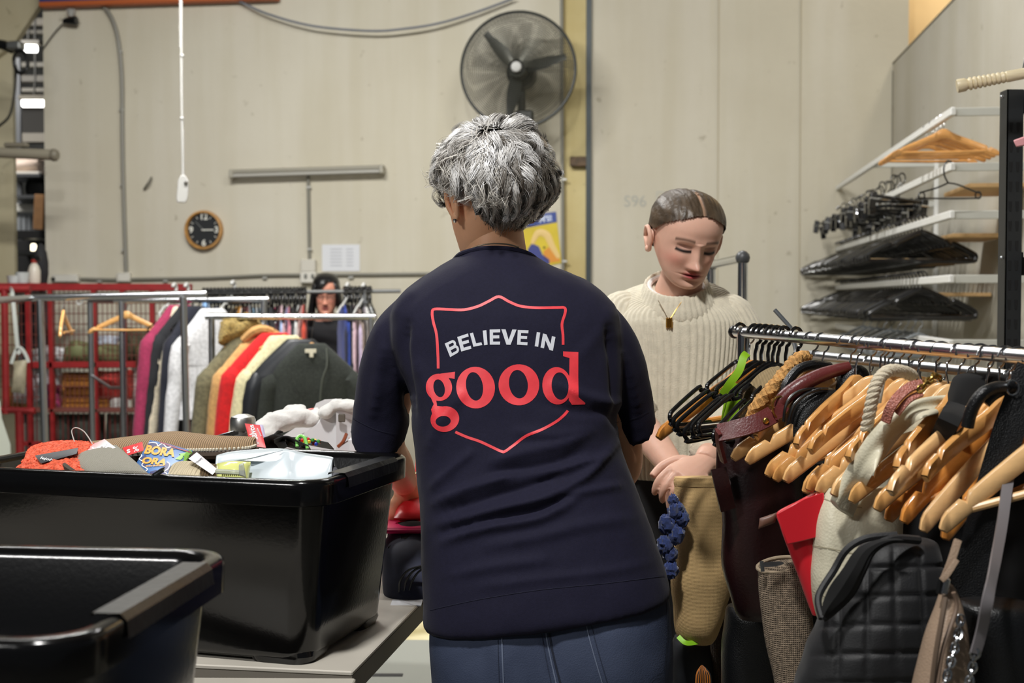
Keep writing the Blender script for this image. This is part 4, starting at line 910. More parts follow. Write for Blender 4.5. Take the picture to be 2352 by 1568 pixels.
def cq(a): return [(x/4.9, 900+y/4.9) for x, y in a]
print_px('lettering', [text_px('BORA', *cq(((1660, 600), (1990, 650), (1960, 740), (1620, 700))), bold=.05), text_px('ORA', *cq(((1620, 735), (1900, 760), (1860, 830), (1590, 810))), bold=.05), text_px('paradise', *cq(((1650, 825), (1860, 815), (1850, 845), (1640, 855))), bold=.02)], tr, org, t, .0014, 3)
obj('zip_pull', MB().tube([P(x, y, 2.09) for x, y in ((349, 1094), (352, 1090), (372, 1077), (378, 1074), (376, 1080), (356, 1094), (349, 1096))], .0022, 6), STEEL, t)
oat = mat('oat_knit', (196, 182, 152), .9, kind='rib', bs=42, bump=.8, var=.1)
quad('knit_scarf', 'oatmeal knitted scarf between the printed pouch and the clear pouch', 'scarf', ((374, 1106, 2.09), (470, 1106, 2.08), (500, 1072, 2.2), (400, 1062, 2.24)), .03, oat, 20, .004, 20)
quad('knit_scarf', 'brown ribbed knit lying under the white swing tag', 'scarf', ((440, 1112, 2.07), (520, 1112, 2.07), (520, 1072, 2.2), (455, 1078, 2.18)), .03, mat('brown_knit', (104, 82, 52), .9, kind='rib', bs=60, bump=.8), 20, .004, 20)
t, o = quad('hair_clip', 'small black clip with a pink number on the oatmeal scarf', 'clip', ((447, 1106, 2.06), (470, 1100, 2.06), (472, 1094, 2.08), (450, 1097, 2.08)), .006, BLACKP, 8)
print_px('lettering', [text_px('6', (455, 1096), (466, 1094), (467, 1101), (456, 1104), .03)], bvh_of([o]), mat('tag_pink', (236, 60, 140), .5), t, .0006, 2)
t, o = quad('swing_tag', 'white swing tag with tiny print lying between two pouches', 'tag', ((433, 1053, 2.16), (488, 1090, 2.1), (500, 1078, 2.14), (452, 1038, 2.22)), .002, mat('tag_offwhite', (222, 220, 224), .5), 6, pw=.2)
print_px('lettering', [text_px('lovici', (465, 1055), (451, 1067), (448, 1063), (462, 1051), .01)], bvh_of([o]), mat('tag_print', (90, 90, 98), .6), t, .0006, 2)
# pale vinyl pouch: folded sheet over a stiff front
vin = mat('pale_vinyl', (198, 208, 214), .28, var=.03, vs=5)
t = thing('vinyl_pouch', 'pale blue white vinyl pouch at the right end of the filled tub', 'pouch', P(640, 1112, 2.115))
top = sv([P(497, 1046, 2.205), P(530, 1038, 2.215), P(600, 1032, 2.225), P(650, 1032, 2.225), P(700, 1042, 2.205), P(757, 1050, 2.175), P(764, 1056, 2.165)], 8); n = len(top)
bot = sv([P(502, 1118, 2.135), P(575, 1122, 2.120), P(650, 1124, 2.105), P(720, 1122, 2.095), P(764, 1116, 2.095)], 12)
rg = []
for i in range(17):
    v = i/16; row = []
    for j in range(n):
        u = j/(n-1); b = bot[min(len(bot)-1, int(u*(len(bot)-1)))]; p = top[j]*(1-v)+b*v
        px = 497+267*u
        crease = .020*math.exp(-((px-655+ (v*70 if px > 655 else -v*45))/26)**2)*(1-v*.6) + .012*math.sin(u*9+1)*v*(1-v)*2
        row.append(p + V((0, -.022*math.sin(PI*v)*(1-abs(u-.5)) - crease*.8, crease*.2)))
    rg.append(row)
m_ = MB().loft(rg, closed=False, cap=False); fo = obj('front_sheet', m_, vin, t); fo.modifiers.new('s', 'SOLIDIFY').thickness = .0025
fl = MB().loft([[top[j]*(1-v)+(top[j]+V((0, .012, .0)))*v for j in range(n)] if v < 2 else [top[j]+V((0, .06, -.05)) for j in range(n)] for v in (0, .6, 1, 2)], closed=False, cap=False)
obj('back_sheet', fl, vin, t).modifiers.new('s', 'SOLIDIFY').thickness = .0025
obj('folded_flap', MB().pillow(P(500, 1064, 2.170), P(577, 1052, 2.160), P(650, 1034, 2.200), P(500, 1047, 2.190), .008, 12, 12, .001, 10), vin, t)
t = thing('clear_pouch', 'clear yellow green zip pouch tucked before the pale vinyl pouch', 'pouch', P(535, 1110, 2.110))
yel = mat('yellow_vinyl', (232, 236, 146), .15, trans=.08, coat=.5); frost = mat('frosted_vinyl', (226, 230, 222), .2, trans=.5)
obj('body', MB().pillow(P(498, 1116, 2.100), P(568, 1116, 2.100), P(576, 1062, 2.140), P(498, 1066, 2.140), .03, 14, 14, .004, 24), yel, t)
obj('zip_strip', MB().box(P(528, 1084, 2.090), (.048, .006, .008), M.Rotation(.05, 3, 'Y'), .002), frost, t)
for k in range(9): obj('zip_tooth', MB().box(P(511+k*4.6, 1090.5, 2.087), (.0014, .004, .003)), mat('zip_dark', (120, 122, 60), .5), t)
obj('zip_slider', MB().loft([[P(x, y, 2.078+dz) for x, y in q] for q, dz in ((((548, 1066), (560, 1062), (566, 1098), (548, 1092)), .012), (((549, 1067), (559, 1064), (565, 1096), (549, 1091)), 0))]), frost, t, bev=.002)
obj('lower_gusset', MB().pillow(P(500, 1118, 2.090), P(568, 1118, 2.090), P(565, 1102, 2.095), P(500, 1100, 2.095), .012, 8, 8, .002, 30), frost, t)
quad('grey_cloth', 'grey cloth corner wedged at the right end of the filled tub', 'cloth', ((752, 1112, 2.1), (782, 1104, 2.12), (778, 1082, 2.22), (756, 1082, 2.22)), .03, mat('cloth_grey', (92, 92, 98), .9), 8, .003)
# ---------------------------------------------------------------- on the table behind the tub
t = thing('steel_bottle', 'brushed steel bottle with a domed lid behind the filled tub', 'bottle', (P(558, 1000, 2.72).x, 2.72, TZ))
c = P(558, 1000, 2.72); zt = P(558, 950, 2.72).z - TZ; brs = mat('brushed_steel', (205, 205, 202), .34, 1., var=.08, vs=60)
obj('body', MB().lathe([(.001, 0), (.0225, 0), (.0235, .01), (.0235, zt-.036), (.021, zt-.033)], (c.x, 2.72, TZ), seg=28), brs, t)
obj('lid', MB().lathe([(.022, zt-.036), (.0262, zt-.035), (.0268, zt-.03), (.0268, zt-.012), (.024, zt-.006), (.012, zt-.001), (.001, zt)], (c.x, 2.72, TZ), seg=28), brs, t)
solo('steel_rule', MB().box(P(526, 998, 2.7), (.075, .006, .012), M.Rotation(-.28, 3, 'Y'), .001), STEEL, 'flat steel bar end showing left of the steel bottle', 'bar')
t, o = quad('price_tag', 'red price tag with white lettering hanging off the corded bag', 'tag', ((577, 1024, 2.44), (611, 1028, 2.44), (597, 976, 2.47), (562, 972, 2.47)), .002, redt, 8, pw=.2)
print_px('lettering', [text_px('salvos', (575, 1011), (571, 977), (582, 975), (593, 1008), .03), text_px('stores', (598, 1003), (589, 984), (592, 983), (601, 1001), .01), text_px('%', (584, 1011), (593, 1008), (595, 1020), (586, 1022), .01)], bvh_of([o]), wtag, t, .0008, 3)
bk = mat('strap_black', (20, 20, 23), .6, kind='rib', bs=200, bump=.3)
t = thing('strap_bundle', 'black webbing strap with rainbow beads behind the filled tub', 'strap', P(680, 1034, 2.52))
up = lambda u: (0, math.cos(u*6), math.sin(u*6)+.2)
obj('strap', MB().bar(sv([P(616, 1030, 2.54), P(622, 1010, 2.54), P(640, 1003, 2.54), P(672, 1010, 2.53), P(680, 1030, 2.52)], 8), .05, .002, (0, .3, 1)), bk, t)
obj('strap', MB().bar(sv([P(612, 1022, 2.6), P(632, 996, 2.62), P(650, 1008, 2.62), P(690, 1012, 2.58), P(760, 1024, 2.56)], 8), .04, .002, (0, .5, 1)), bk, t)
obj('loop_end', MB().bar(sv([P(652, 1030, 2.5), P(645, 1012, 2.5), P(660, 1006, 2.5), P(678, 1014, 2.5), P(700, 1026, 2.5), P(690, 1034, 2.5)], 6), .03, .002, (0, .4, 1)), bk, t)
for k in range(26):
    u = k/25; x = 668+u*66; obj('bead', MB().ball(P(x, 1020-8*math.sin(u*3)+random.uniform(-5, 5), 2.545+random.uniform(-.01, .01)), .0042, 6), mat(*(('bd_r', (216, 40, 36), .4), ('bd_y', (240, 200, 40), .4), ('bd_b', (40, 70, 190), .4), ('bd_k', (24, 24, 26), .4), ('bd_g', (60, 150, 60), .4))[k % 5]), t)
obj('green_cord', MB().tube(sv([P(683, 1026, 2.49), P(682, 1008, 2.5), P(690, 1001, 2.51), P(700, 1006, 2.5), P(706, 1030, 2.49)], 6), .0034, 8), mat('cord_green', (140, 220, 110), .4), t)
t = thing('white_caddy', 'white plastic caddy with a square hand hole behind the straps', 'caddy', (P(730, 1030, 2.95).x, 2.95, TZ))
wc = mat('caddy_white', (222, 220, 222), .35)
out = [(672, 1010), (700, 992), (726, 975), (741, 952), (748, 936), (766, 928), (806, 926), (815, 940), (815, 1100), (672, 1100)]
obj('side_wall', MB().prism([P(x, y, 2.9) for x, y in out], V((0, .012, 0))), wc, t, bev=.003)
obj('end_wall', MB().prism([P(772, 930, 2.88), P(812, 926, 2.9), P(812, 1100, 2.9), P(772, 1100, 2.88)], V((.004, .012, 0))), wc, t)
obj('rear_wall', MB().prism([P(x-22, y-10, 3.12) for x, y in out], V((0, .012, 0))), wc, t)
obj('caddy_floor', MB().box((P(730, 1030, 3.0).x, 3.0, TZ+.01), (.14, .2, .02)), wc, t)
obj('hand_hole', MB().box(P(785, 960, 2.872), (.016, .004, .018), None, .002), mat('hole_dark', (96, 88, 78), .8), t)
flu = mat('fluffy_white', (222, 220, 216), .95, bump=.6, bs=120, sheen=.4)
t = thing('fluffy_cloth', 'fluffy white cloth heaped over the edge of the white caddy', 'cloth', P(660, 1000, 2.9))
q = MB()
for x, y, r_, yy in ((612, 982, .030, 2.86), (640, 968, .034, 2.88), (668, 962, .034, 2.9), (696, 962, .032, 2.92), (718, 958, .026, 2.94), (676, 945, .022, 2.95), (684, 938, .016, 2.96), (655, 950, .016, 2.95), (600, 986, .018, 2.85), (625, 955, .014, 2.9), (606, 1000, .026, 2.84)): q.ball(P(x, y, yy), (r_*1.25, r_, r_*.72), 12)
obj('body', remesh(q, .006, 3), flu, t)
me = t.children[0].data
for v in me.vertices: v.co += v.normal*pnoise((t.matrix_basis @ v.co)*45)*.007
q = MB()
for x, y in ((760, 938), (775, 930), (792, 930), (806, 934), (750, 948)): q.ball(P(x, y, 2.9), (.022, .03, .014), 12)
o = solo('fluffy_cloth', remesh(q, .006, 3), flu, 'fluffy white cloth rolled over the top rim of the white caddy', 'cloth')
for v in o.data.vertices: v.co += v.normal*pnoise(v.co*50)*.005
t, o = quad('packet', 'red and white packet standing among the fluffy cloth', 'packet', ((692, 954, 2.98), (738, 960, 2.98), (730, 936, 3.0), (700, 940, 3.0)), .01, mat('packet_white', (224, 220, 214), .4), 8)
print_px('red_band', [poly(((692, 950), (714, 944), (716, 955), (694, 957))), poly(((698, 942), (722, 936), (724, 938), (700, 945)))], bvh_of([o]), mat('packet_red', (206, 50, 40), .4), t, .0008, 4)
quad('lilac_cloth', 'small lilac edged cloth beside the red hanging tag', 'cloth', ((590, 1000, 2.7), (610, 1004, 2.7), (604, 976, 2.74), (588, 974, 2.74)), .01, mat('lilac', (190, 184, 214), .8), 8)
solo('white_carton', MB().box(P(826, 1026, 2.86), (.045, .06, .045), None, .004), mat('carton_white', (222, 222, 226), .5), 'small white carton right of the white caddy', 'carton')
solo('cardboard_sheet', MB().prism([P(x, y, 3.0) for x, y in ((806, 975), (846, 992), (846, 1030), (806, 1030))], V((0, .01, 0))), mat('cream_card', (206, 198, 178), .7), 'cream card standing between caddy and navy sleeve', 'card')
t = thing('wire_glasses', 'thin wire spectacles frame resting on the white caddy end', 'glasses', P(798, 1020, 2.84))
obj('wire', MB().tube(sv([P(780, 1026, 2.84), P(800, 1012, 2.84), P(822, 1005, 2.85), P(800, 1006, 2.85)], 5), .0012, 6), mat('wire_brown', (96, 60, 44), .3, .4), t)
obj('tip', MB().tube(sv([P(776, 1026, 2.84), P(788, 1014, 2.84), P(796, 996, 2.85)], 5), .004, 6), mat('wire_amber', (140, 70, 40), .3), t)
# in the gap between tub and woman
pink = mat('hot_pink', (226, 20, 104), .35); red = mat('bright_red', (220, 40, 48), .4)
solo('pink_tray', MB().box(P(940, 1200, 2.72), (.16, .2, .012), None, .004), pink, 'hot pink tray edge in the gap beside the black tub', 'tray')
quad('red_pouch', 'red glossy pouch lying on the hot pink tray', 'pouch', ((905, 1192, 2.68), (985, 1190, 2.68), (985, 1142, 2.78), (915, 1150, 2.78)), .03, red, 12, .004)
quad('red_cloth', 'red cloth peeping out behind the left hand', 'cloth', ((950, 1180, 2.80), (990, 1180, 2.80), (985, 1050, 2.86), (955, 1052, 2.86)), .03, red, 10, .004)
nb = mat('navy_bag', (40, 44, 66), .7, var=.2, vs=20)
t = thing('navy_bag', 'navy cloth bag with black cords on the table beside the tub', 'bag', (P(940, 1370, 2.52).x, 2.62, TZ))
obj('body', MB().loft(rings_px(((1215, 900, 1215, 990, 2.66, .03), (1250, 880, 1250, 1010, 2.64, .06), (1310, 876, 1310, 1016, 2.62, .08), (1355, 880, 1358, 1010, 2.6, .08), (1372, 890, 1374, 1000, 2.6, .07)), 4, 24, nz=.006)), nb, t)
for x in (0, 14, 28): obj('cord', MB().tube(sv([P(916+x*.8, 1360, 2.53), P(921+x, 1330, 2.525), P(940+x, 1308, 2.52), P(975+x, 1298, 2.52)], 6), .0022, 6), BLACKP, t)
quad('dark_cloth', 'black folded cloth on the navy bag under the pink tray', 'cloth', ((890, 1262, 2.6), (1000, 1290, 2.6), (1000, 1206, 2.7), (890, 1206, 2.7)), .06, mat('black_cloth', (20, 20, 22), .9), 12, .01)
solo('paper_sheet', MB().box(P(934, 1384, 2.5), (.06, .05, .002)), mat('paper', (218, 220, 224)), 'sliver of white paper on the table edge below the navy bag', 'paper')
# ---------------------------------------------------------------- people: shared builders
def vcol(me, fn):
    a = me.color_attributes.new('tone', 'FLOAT_COLOR', 'POINT'); buf = []
    for v in me.vertices: buf += list(fn(v.co))
    a.data.foreach_set('color', buf)
HROWS = [(-.121, .010, -.070, -.046), (-.118, .021, -.080, -.034), (-.112, .031, -.087, -.022), (-.100, .042, -.090, -.004), (-.080, .053, -.0905, .020), (-.060, .060, -.090, .045), (-.040, .0655, -.0905, .068), (-.010, .071, -.091, .088), (.020, .0745, -.0925, .096),
         (.050, .076, -.091, .098), (.080, .070, -.079, .088), (.100, .056, -.056, .070), (.112, .036, -.028, .045), (.117, .012, -.004, .016)]
G = lambda x, s: math.exp(-(x/s)**2)
def head_mb(seg=120, n=9, detail=1., chin=1.):
    """local: face looks to -Y, X to the viewer's right, eyes at z=0"""
    m = MB(); rg = []
    for (z, w, f, b) in smooth(HROWS, n):
        r = []; cy, hd = (f+b)/2, (b-f)/2
        for j in range(seg):
            a = 2*PI*j/seg; e = 2.25
            x = w*math.copysign(abs(math.sin(a))**(2/e), math.sin(a)); y = cy - hd*math.copysign(abs(math.cos(a))**(2/2.15), math.cos(a)); zz = z
            if y < cy and detail:
                fr = min(1, (cy-y)/hd*1.6)
                ax = abs(x); d = 0
                t_ = min(1, max(0, (.012-z)/.062))
                if -.060 < z < .02: d += (.005+.017*t_**1.3)*G(ax, .0075+.0045*t_)*min(1, (z+.060)/.012)
                d += .0095*G(ax, .0105)*G(z+.0445, .0095)
                d += .0065*G(ax-.0125, .0055)*G(z+.049, .007)
                d -= .011*G(ax-.031, .015)*G(z-.003, .010)
                d += .0065*G(ax-.031, .0125)*G(z+.001, .0075)           # lid over the eyeball
                d += .003*G(ax-.030, .020)*G(z-.021, .009) + .002*G(ax, .02)*G(z-.018, .012)
                d += .005*G(ax-.040, .018)*G(z+.030, .020)
                d += .0068*G(ax, .018)*G(z+.0670, .0050) + .0082*G(ax, .0155)*G(z+.0790, .0058) - .006*G(ax, .023)*G(z+.0730, .0022)
                d -= .004*G(ax, .006)*G(z+.060, .005)
                d -= .003*G(ax, .02)*G(z+.090, .006); d += .007*chin*G(ax, .018)*G(z+.107, .011)
                d += .002*G(ax, .03)*G(z-.055, .02)
                y -= d*fr
            r.append(V((x, y, zz)))
        rg.append(r)
    return m.loft(rg)
def ear_mb(s):
    m = MB(); c = V((s*.074, .012, -.012)); pts = []
    for k in range(13):
        a = 2*PI*k/12; pts.append(c + V((s*(.010+.006*math.sin(a)), .018*math.cos(a)*(1 if math.sin(a) > -.3 else .75)+.004*math.sin(a), .031*math.sin(a))))
    m.tube(pts, .0052, 8); m.ball(c+V((s*.004, 0, 0)), (.007, .014, .026), 12); m.ball(c+V((s*.006, -.002, -.027)), (.006, .009, .009), 10); return m
def xf(mb, mx):
    q = MB(); q.v = [tuple(mx @ V(v)) for v in mb.v]; q.f = list(mb.f); return q
def hand_mb(wrist, d, palm_n, thumb_side, s=1., curl=(.35, .5, .4), spread=.10):
    """d: towards the fingertips, palm_n: out of the palm, thumb_side: +1/-1 along d x palm_n"""
    d = V(d).normalized(); n = V(palm_n); n = (n - d*n.dot(d)).normalized(); w = d.cross(n)*thumb_side
    m = MB(); L = .095*s; rg = []
    for u, hw, ht in ((-.25, .026, .021), (0, .027, .020), (.25, .034, .019), (.6, .041, .017), (.9, .042, .014), (1.04, .036, .010)):
        c = wrist + d*(L*u); rg.append([c + w*(hw*s*math.cos(a)) + n*(ht*s*math.sin(a)) for a in [2*PI*k/16 for k in range(16)]])
    m.loft(rg)
    for k, (off, ln, r) in enumerate(((.030, .074, .0085), (.0105, .083, .0088), (-.0095, .077, .0085), (-.029, .060, .0075))):
        p = wrist + d*(L*.86) + w*(off*s); a = spread*(1.5-k)*.6; dd = (d + w*a).normalized(); pts = [p - d*.012*s, p + d*(L*.12)]; ang = 0
        for seg_, cu in zip((.46, .30, .24), curl):
            ang += cu*(1+.12*k); pts.append(pts[-1] + (dd*math.cos(ang) + n*math.sin(ang))*(ln*seg_*s))
        m.tube(sv(pts, 3), [r*s*1.05, r*s*1.05, r*s, r*s*.92, r*s*.8], 10)
    p = wrist + d*(L*.22) + w*(.026*s); q = [p - w*.012*s, p + (d*.4+w*.75+n*.25)*.030*s, p + (d*.85+w*.85+n*.5)*.050*s, p + (d*1.35+w*.75+n*.7)*.056*s]
    m.tube(sv(q, 4), [.014*s, .0125*s, .011*s, .0085*s], 10); return m
def arm_mb(sh, el, wr, r=(.047, .041, .037, .026)):
    return MB().tube(sv([sh, sh*.5+el*.5, el, el*.45+wr*.55, wr], 6), [r[0], r[0]*.92, r[1], r[2], r[3]], 16)
def shoe(name, c, yaw, m, par):
    rg = []
    for y, hw, h, z0 in ((-.13, .025, .03, .0), (-.115, .036, .045, 0), (-.06, .043, .055, 0), (.0, .040, .075, 0), (.06, .036, .09, 0), (.105, .034, .085, 0), (.125, .022, .06, 0)):
        rg.append([V((hw*math.cos(a), -y, max(0, h*.5+h*.5*math.sin(a)))) for a in [2*PI*k/16 for k in range(16)]])
    return obj(name, xf(MB().loft(rg), M.Translation(V(c)) @ M.Rotation(yaw, 4, 'Z')), m, par)
def displace(me, fn, mw=None):
    """push each vertex along its normal by fn(scene position, normal)"""
    ns = [v.normal.copy() for v in me.vertices]
    for v, n in zip(me.vertices, ns):
        d = fn(v.co if mw is None else mw @ v.co, n)
        if d: v.co += n*d
    me.update()
def to_px(p):
    x, y, z = p.x, p.y, p.z-CAMZ; dep = y*CA - z*SA; up = y*SA + z*CA
    return 1176 + F*x/dep, 784 - F*up/dep
def fold_field(folds):
    segs = []
    for pts, amp, w in folds:
        p = smooth(pts, 5); n = len(p)
        for i in range(n-1): segs.append((p[i], p[i+1], amp*min(1, math.sin(PI*(i+.5)/(n-1))*1.5), w))
    def f(co, nrm):
        if nrm.y > .35: return 0
        x, y = to_px(co); t_ = 0; seen = {}
        for a, b, amp, w in segs:
            if abs(x-(a[0]+b[0])/2) > 3*w+30 or abs(y-(a[1]+b[1])/2) > 3*w+30: continue
            dx, dy = b[0]-a[0], b[1]-a[1]; L2 = dx*dx+dy*dy or 1; u = max(0, min(1, ((x-a[0])*dx+(y-a[1])*dy)/L2))
            d = math.hypot(x-a[0]-u*dx, y-a[1]-u*dy); v = amp*math.exp(-(d/w)**2)
            k = (amp > 0, w)
            if abs(v) > abs(seen.get(k, 0)): seen[k] = v
        return sum(seen.values())*min(1, (.35-nrm.y)*2)
    return f
def mesh_strands(name, par, src, target, n, steps, step, m, seed, tone, rr=.0007, off=.0012, jit=.25):
    """fine hair lying on a hair surface and drawn towards `target`"""
    rnd = random.Random(seed); tree = BVHTree.FromPolygons([v.co for v in src.vertices], [list(p.vertices) for p in src.polygons]); vs, fs, cl_ = [], [], []; tl_ = [lin(t) for t in tone]; nv = len(src.vertices)
    for _ in range(n):
        p = src.vertices[rnd.randrange(nv)].co.copy(); pts = []; j0 = V((rnd.gauss(0, 1), rnd.gauss(0, 1), rnd.gauss(0, 1)))*jit; h = rnd.uniform(.2, 1.6)
        for i in range(steps):
            q, nn, _i, dist = tree.find_nearest(p)
            if q is None: break
            u = i/(steps-1); pts.append(q + nn*(off*h*(.3+math.sin(PI*u))))
            d = (target-q).normalized() + j0*(1-u)*.5; d = d - nn*d.dot(nn); d = d.normalized() if d.length > 1e-6 else V((0, 0, -1)); p = q + d*step
        if len(pts) < 4: continue
        k = min(.999, rnd.random())*(len(tl_)-1); j = int(k); f_ = k-j; c = tuple(tl_[j][q]*(1-f_)+tl_[min(j+1, len(tl_)-1)][q]*f_ for q in range(4)); o = len(vs)
        for i, (T, a, b) in enumerate(frames(pts)):
            r = rr*(1 if 0 < i < len(pts)-1 else .4)
            for g_ in (0, 2.09, 4.19): vs.append(tuple(pts[i] + a*(r*math.cos(g_)) + b*(r*math.sin(g_)))); cl_ += c
        for i in range(len(pts)-1):
            for g_ in range(3): a = o+i*3+g_; b = o+i*3+(g_+1) % 3; fs.append((a, b, b+3, a+3))
    me = bpy.data.meshes.new(name); me.from_pydata(vs, [], fs); me.polygons.foreach_set('use_smooth', [True]*len(fs))
    me.color_attributes.new('tone', 'FLOAT_COLOR', 'POINT').data.foreach_set('color', cl_)
    o = obj(name, me, m, par, auto=0); o['kind'] = 'stuff'; return o
SKIN = mat('skin_light', (228, 178, 152), .45, attr='tone', var=.05, vs=40, bump=.06, bs=350, spec=.4)
def subsurface(m, w=.12):
    b = m.node_tree.nodes['Principled BSDF']; b.inputs['Subsurface Weight'].default_value = w; b.inputs['Subsurface Radius'].default_value = (.012, .005, .003); b.inputs['Subsurface Scale'].default_value = .5
subsurface(SKIN)
def sk(base): return lin(base)
# hair: locks grown over the scalp, combed from the crown with waves
def grow_hair(name, par, C, rad, crown, n_clump, per, length, m, seed, keep, wave=(.010, 60), lift=.012, tone=((205, 205, 206), (150, 147, 142), (96, 90, 84)), rr=.0006, steps=11, gravity=.35, clump_r=.012, flick=0., taper=0.):
    rnd = random.Random(seed); vs, fs, cols_ = [], [], []; C = V(C); rx, ry, rz = rad; cr = V(crown).normalized()
    tl_ = [lin(t) for t in tone]
    for c in range(n_clump):
        for _ in range(60):
            d = V((rnd.gauss(0, 1), rnd.gauss(0, 1), rnd.gauss(0, 1))).normalized()
            if keep(d) and d.dot(cr) < .97: break
        else: continue
        ph = rnd.uniform(0, 2*PI); L = length*rnd.uniform(.65, 1.25); li = lift*rnd.uniform(.2, 1.6); sgn = rnd.choice((-1, 1)); wv = wave[0]*rnd.uniform(.5, 1.5); kf = wave[1]*rnd.uniform(.7, 1.3)
        away = (d - cr*d.dot(cr)); away = away.normalized() if away.length > .05 else V((rnd.uniform(-1, 1), rnd.uniform(-1, 1), 0)).normalized()
        turn = rnd.uniform(-.5, .5); base_t = rnd.random()
        for s in range(per):
            dd = (d + V((rnd.gauss(0, 1), rnd.gauss(0, 1), rnd.gauss(0, 1)))*(clump_r/rx)*.8).normalized(); p = dd.copy(); pts = []; Ls = L*rnd.uniform(.8, 1.1); hgt = rnd.uniform(0, .006)
            for i in range(steps):
                u = i/(steps-1); S_ = V((p.x*rx, p.y*ry, p.z*rz)); nrm = V((p.x/rx, p.y/ry, p.z/rz)).normalized()
                fl = (away - nrm*away.dot(nrm)) + V((0, 0, -gravity*(.4+u))); fl = fl - nrm*fl.dot(nrm); fl = fl.normalized() if fl.length > 1e-5 else V((0, 0, -1))
                sd = nrm.cross(fl); w_ = math.sin(ph + kf*u*Ls*2.2 + hgt*40)*wv*(.25+u)
                pinch = 1-.45*u
                off = li*math.sin(PI*min(1, u*.95+.08))*1.0 + hgt + (flick*u*u if u > .6 else 0) - .010*u*(1 if u > .7 else 0)*(-1 if rnd.random() < .03 else 1)
                Q = S_ + nrm*off + sd*(w_ + turn*u*.02*sgn)
                if taper and Q.z < -.025: k_ = max(.5, 1 - taper*(-.025-Q.z)); Q.x *= k_; Q.y = Q.y*(.5+.5*k_)
                pts.append(C + Q)
                q_ = S_ + fl*(Ls/(steps-1)) + (V((d.x*rx, d.y*ry, d.z*rz)) - V((dd.x*rx, dd.y*ry, dd.z*rz)))*(.5/(steps)); p = V((q_.x/rx, q_.y/ry, q_.z/rz)).normalized()
            t_ = min(.999, max(0, base_t*.75 + rnd.uniform(0, .35))); k = t_*(len(tl_)-1); j = int(k); f_ = k-j; col = tuple(tl_[j][q]*(1-f_)+tl_[min(j+1, len(tl_)-1)][q]*f_ for q in range(4))
            o = len(vs); n = len(pts)
            for i in range(n):
                T = pts[min(i+1, n-1)] - pts[max(i-1, 0)]; sd = T.cross(pts[i]-C).normalized()*(rr*(1 if i < n-2 else (.6 if i == n-2 else .15)))
                vs.append(tuple(pts[i]+sd)); vs.append(tuple(pts[i]-sd)); cols_ += col; cols_ += col
            for i in range(n-1): a = o+i*2; fs.append((a, a+1, a+3, a+2))
    me = bpy.data.meshes.new(name); me.from_pydata(vs, [], fs); me.polygons.foreach_set('use_smooth', [True]*len(fs))
    at = me.color_attributes.new('tone', 'FLOAT_COLOR', 'POINT'); at.data.foreach_set('color', cols_)
    o = obj(name, me, m, par, auto=0); return o
# ---------------------------------------------------------------- woman with grey hair, seen from behind
w1 = thing('person', 'person with short wavy grey hair in a navy slogan T-shirt, seen from behind', 'person', (P(1260, 1400, 2.3).x, 2.3, 0))
shirtm = mat('navy_jersey', (25, 24, 44), .8, var=.08, vs=200, bump=.18, bs=700, sheen=.05, spec=.2)
trows = ((570, 1092, 570, 1184, 2.44, .052), (578, 1062, 578, 1212, 2.435, .070), (592, 1040, 592, 1236, 2.43, .080), (614, 1003, 612, 1272, 2.42, .092), (642, 960, 640, 1342, 2.41, .106), (680, 918, 678, 1392, 2.40, .118), (730, 898, 728, 1420, 2.385, .125), (800, 902, 800, 1426, 2.375, .130),
         (900, 932, 900, 1428, 2.36, .134), (1000, 950, 1000, 1420, 2.345, .138), (1080, 958, 1075, 1444, 2.33, .142), (1180, 966, 1170, 1480, 2.31, .150), (1290, 970, 1265, 1515, 2.29, .156), (1370, 972, 1318, 1532, 2.28, .160), (1432, 974, 1358, 1538, 2.275, .160), (1440, 990, 1366, 1526, 2.275, .14))
q = [MB().loft(rings_px(trows, 5, 56, 2.5))]
L_ = sv([P(972, 690, 2.41), P(922, 750, 2.405), P(898, 820, 2.42), P(881, 900, 2.44), P(872, 990, 2.46)], 4)
def sleeve_loft(path, radii, ax, seg=28):
    rg = []; n = len(path)
    for i, p in enumerate(path):
        t_ = (path[min(i+1, n-1)] - path[max(i-1, 0)]).normalized()
        if i > n-6: k = (i-(n-6))/5; t_ = (t_*(1-k) + V(ax).normalized()*k).normalized()
        a = V((0, 1, 0)); a = (a - t_*a.y).normalized(); b = t_.cross(a); u = i/(n-1)*(len(radii)-1); j = min(int(u), len(radii)-2); r = radii[j]*(1-(u-j))+radii[j+1]*(u-j)
        rg.append([p + a*(math.cos(2*PI*k/seg)*r*1.08) + b*(math.sin(2*PI*k/seg)*r) for k in range(seg)])
    return MB().loft(rg)
q.append(sleeve_loft(L_, [.045, .063, .067, .069, .073], (-.06, .05, -.3)))
R_ = sv([P(1325, 690, 2.41), P(1378, 745, 2.40), P(1416, 810, 2.41), P(1436, 890, 2.43), P(1448, 966, 2.45)], 4)
q.append(sleeve_loft(R_, [.045, .060, .061, .060, .060], (.10, .05, -.25)))
me = remesh(q, .0062, 6)
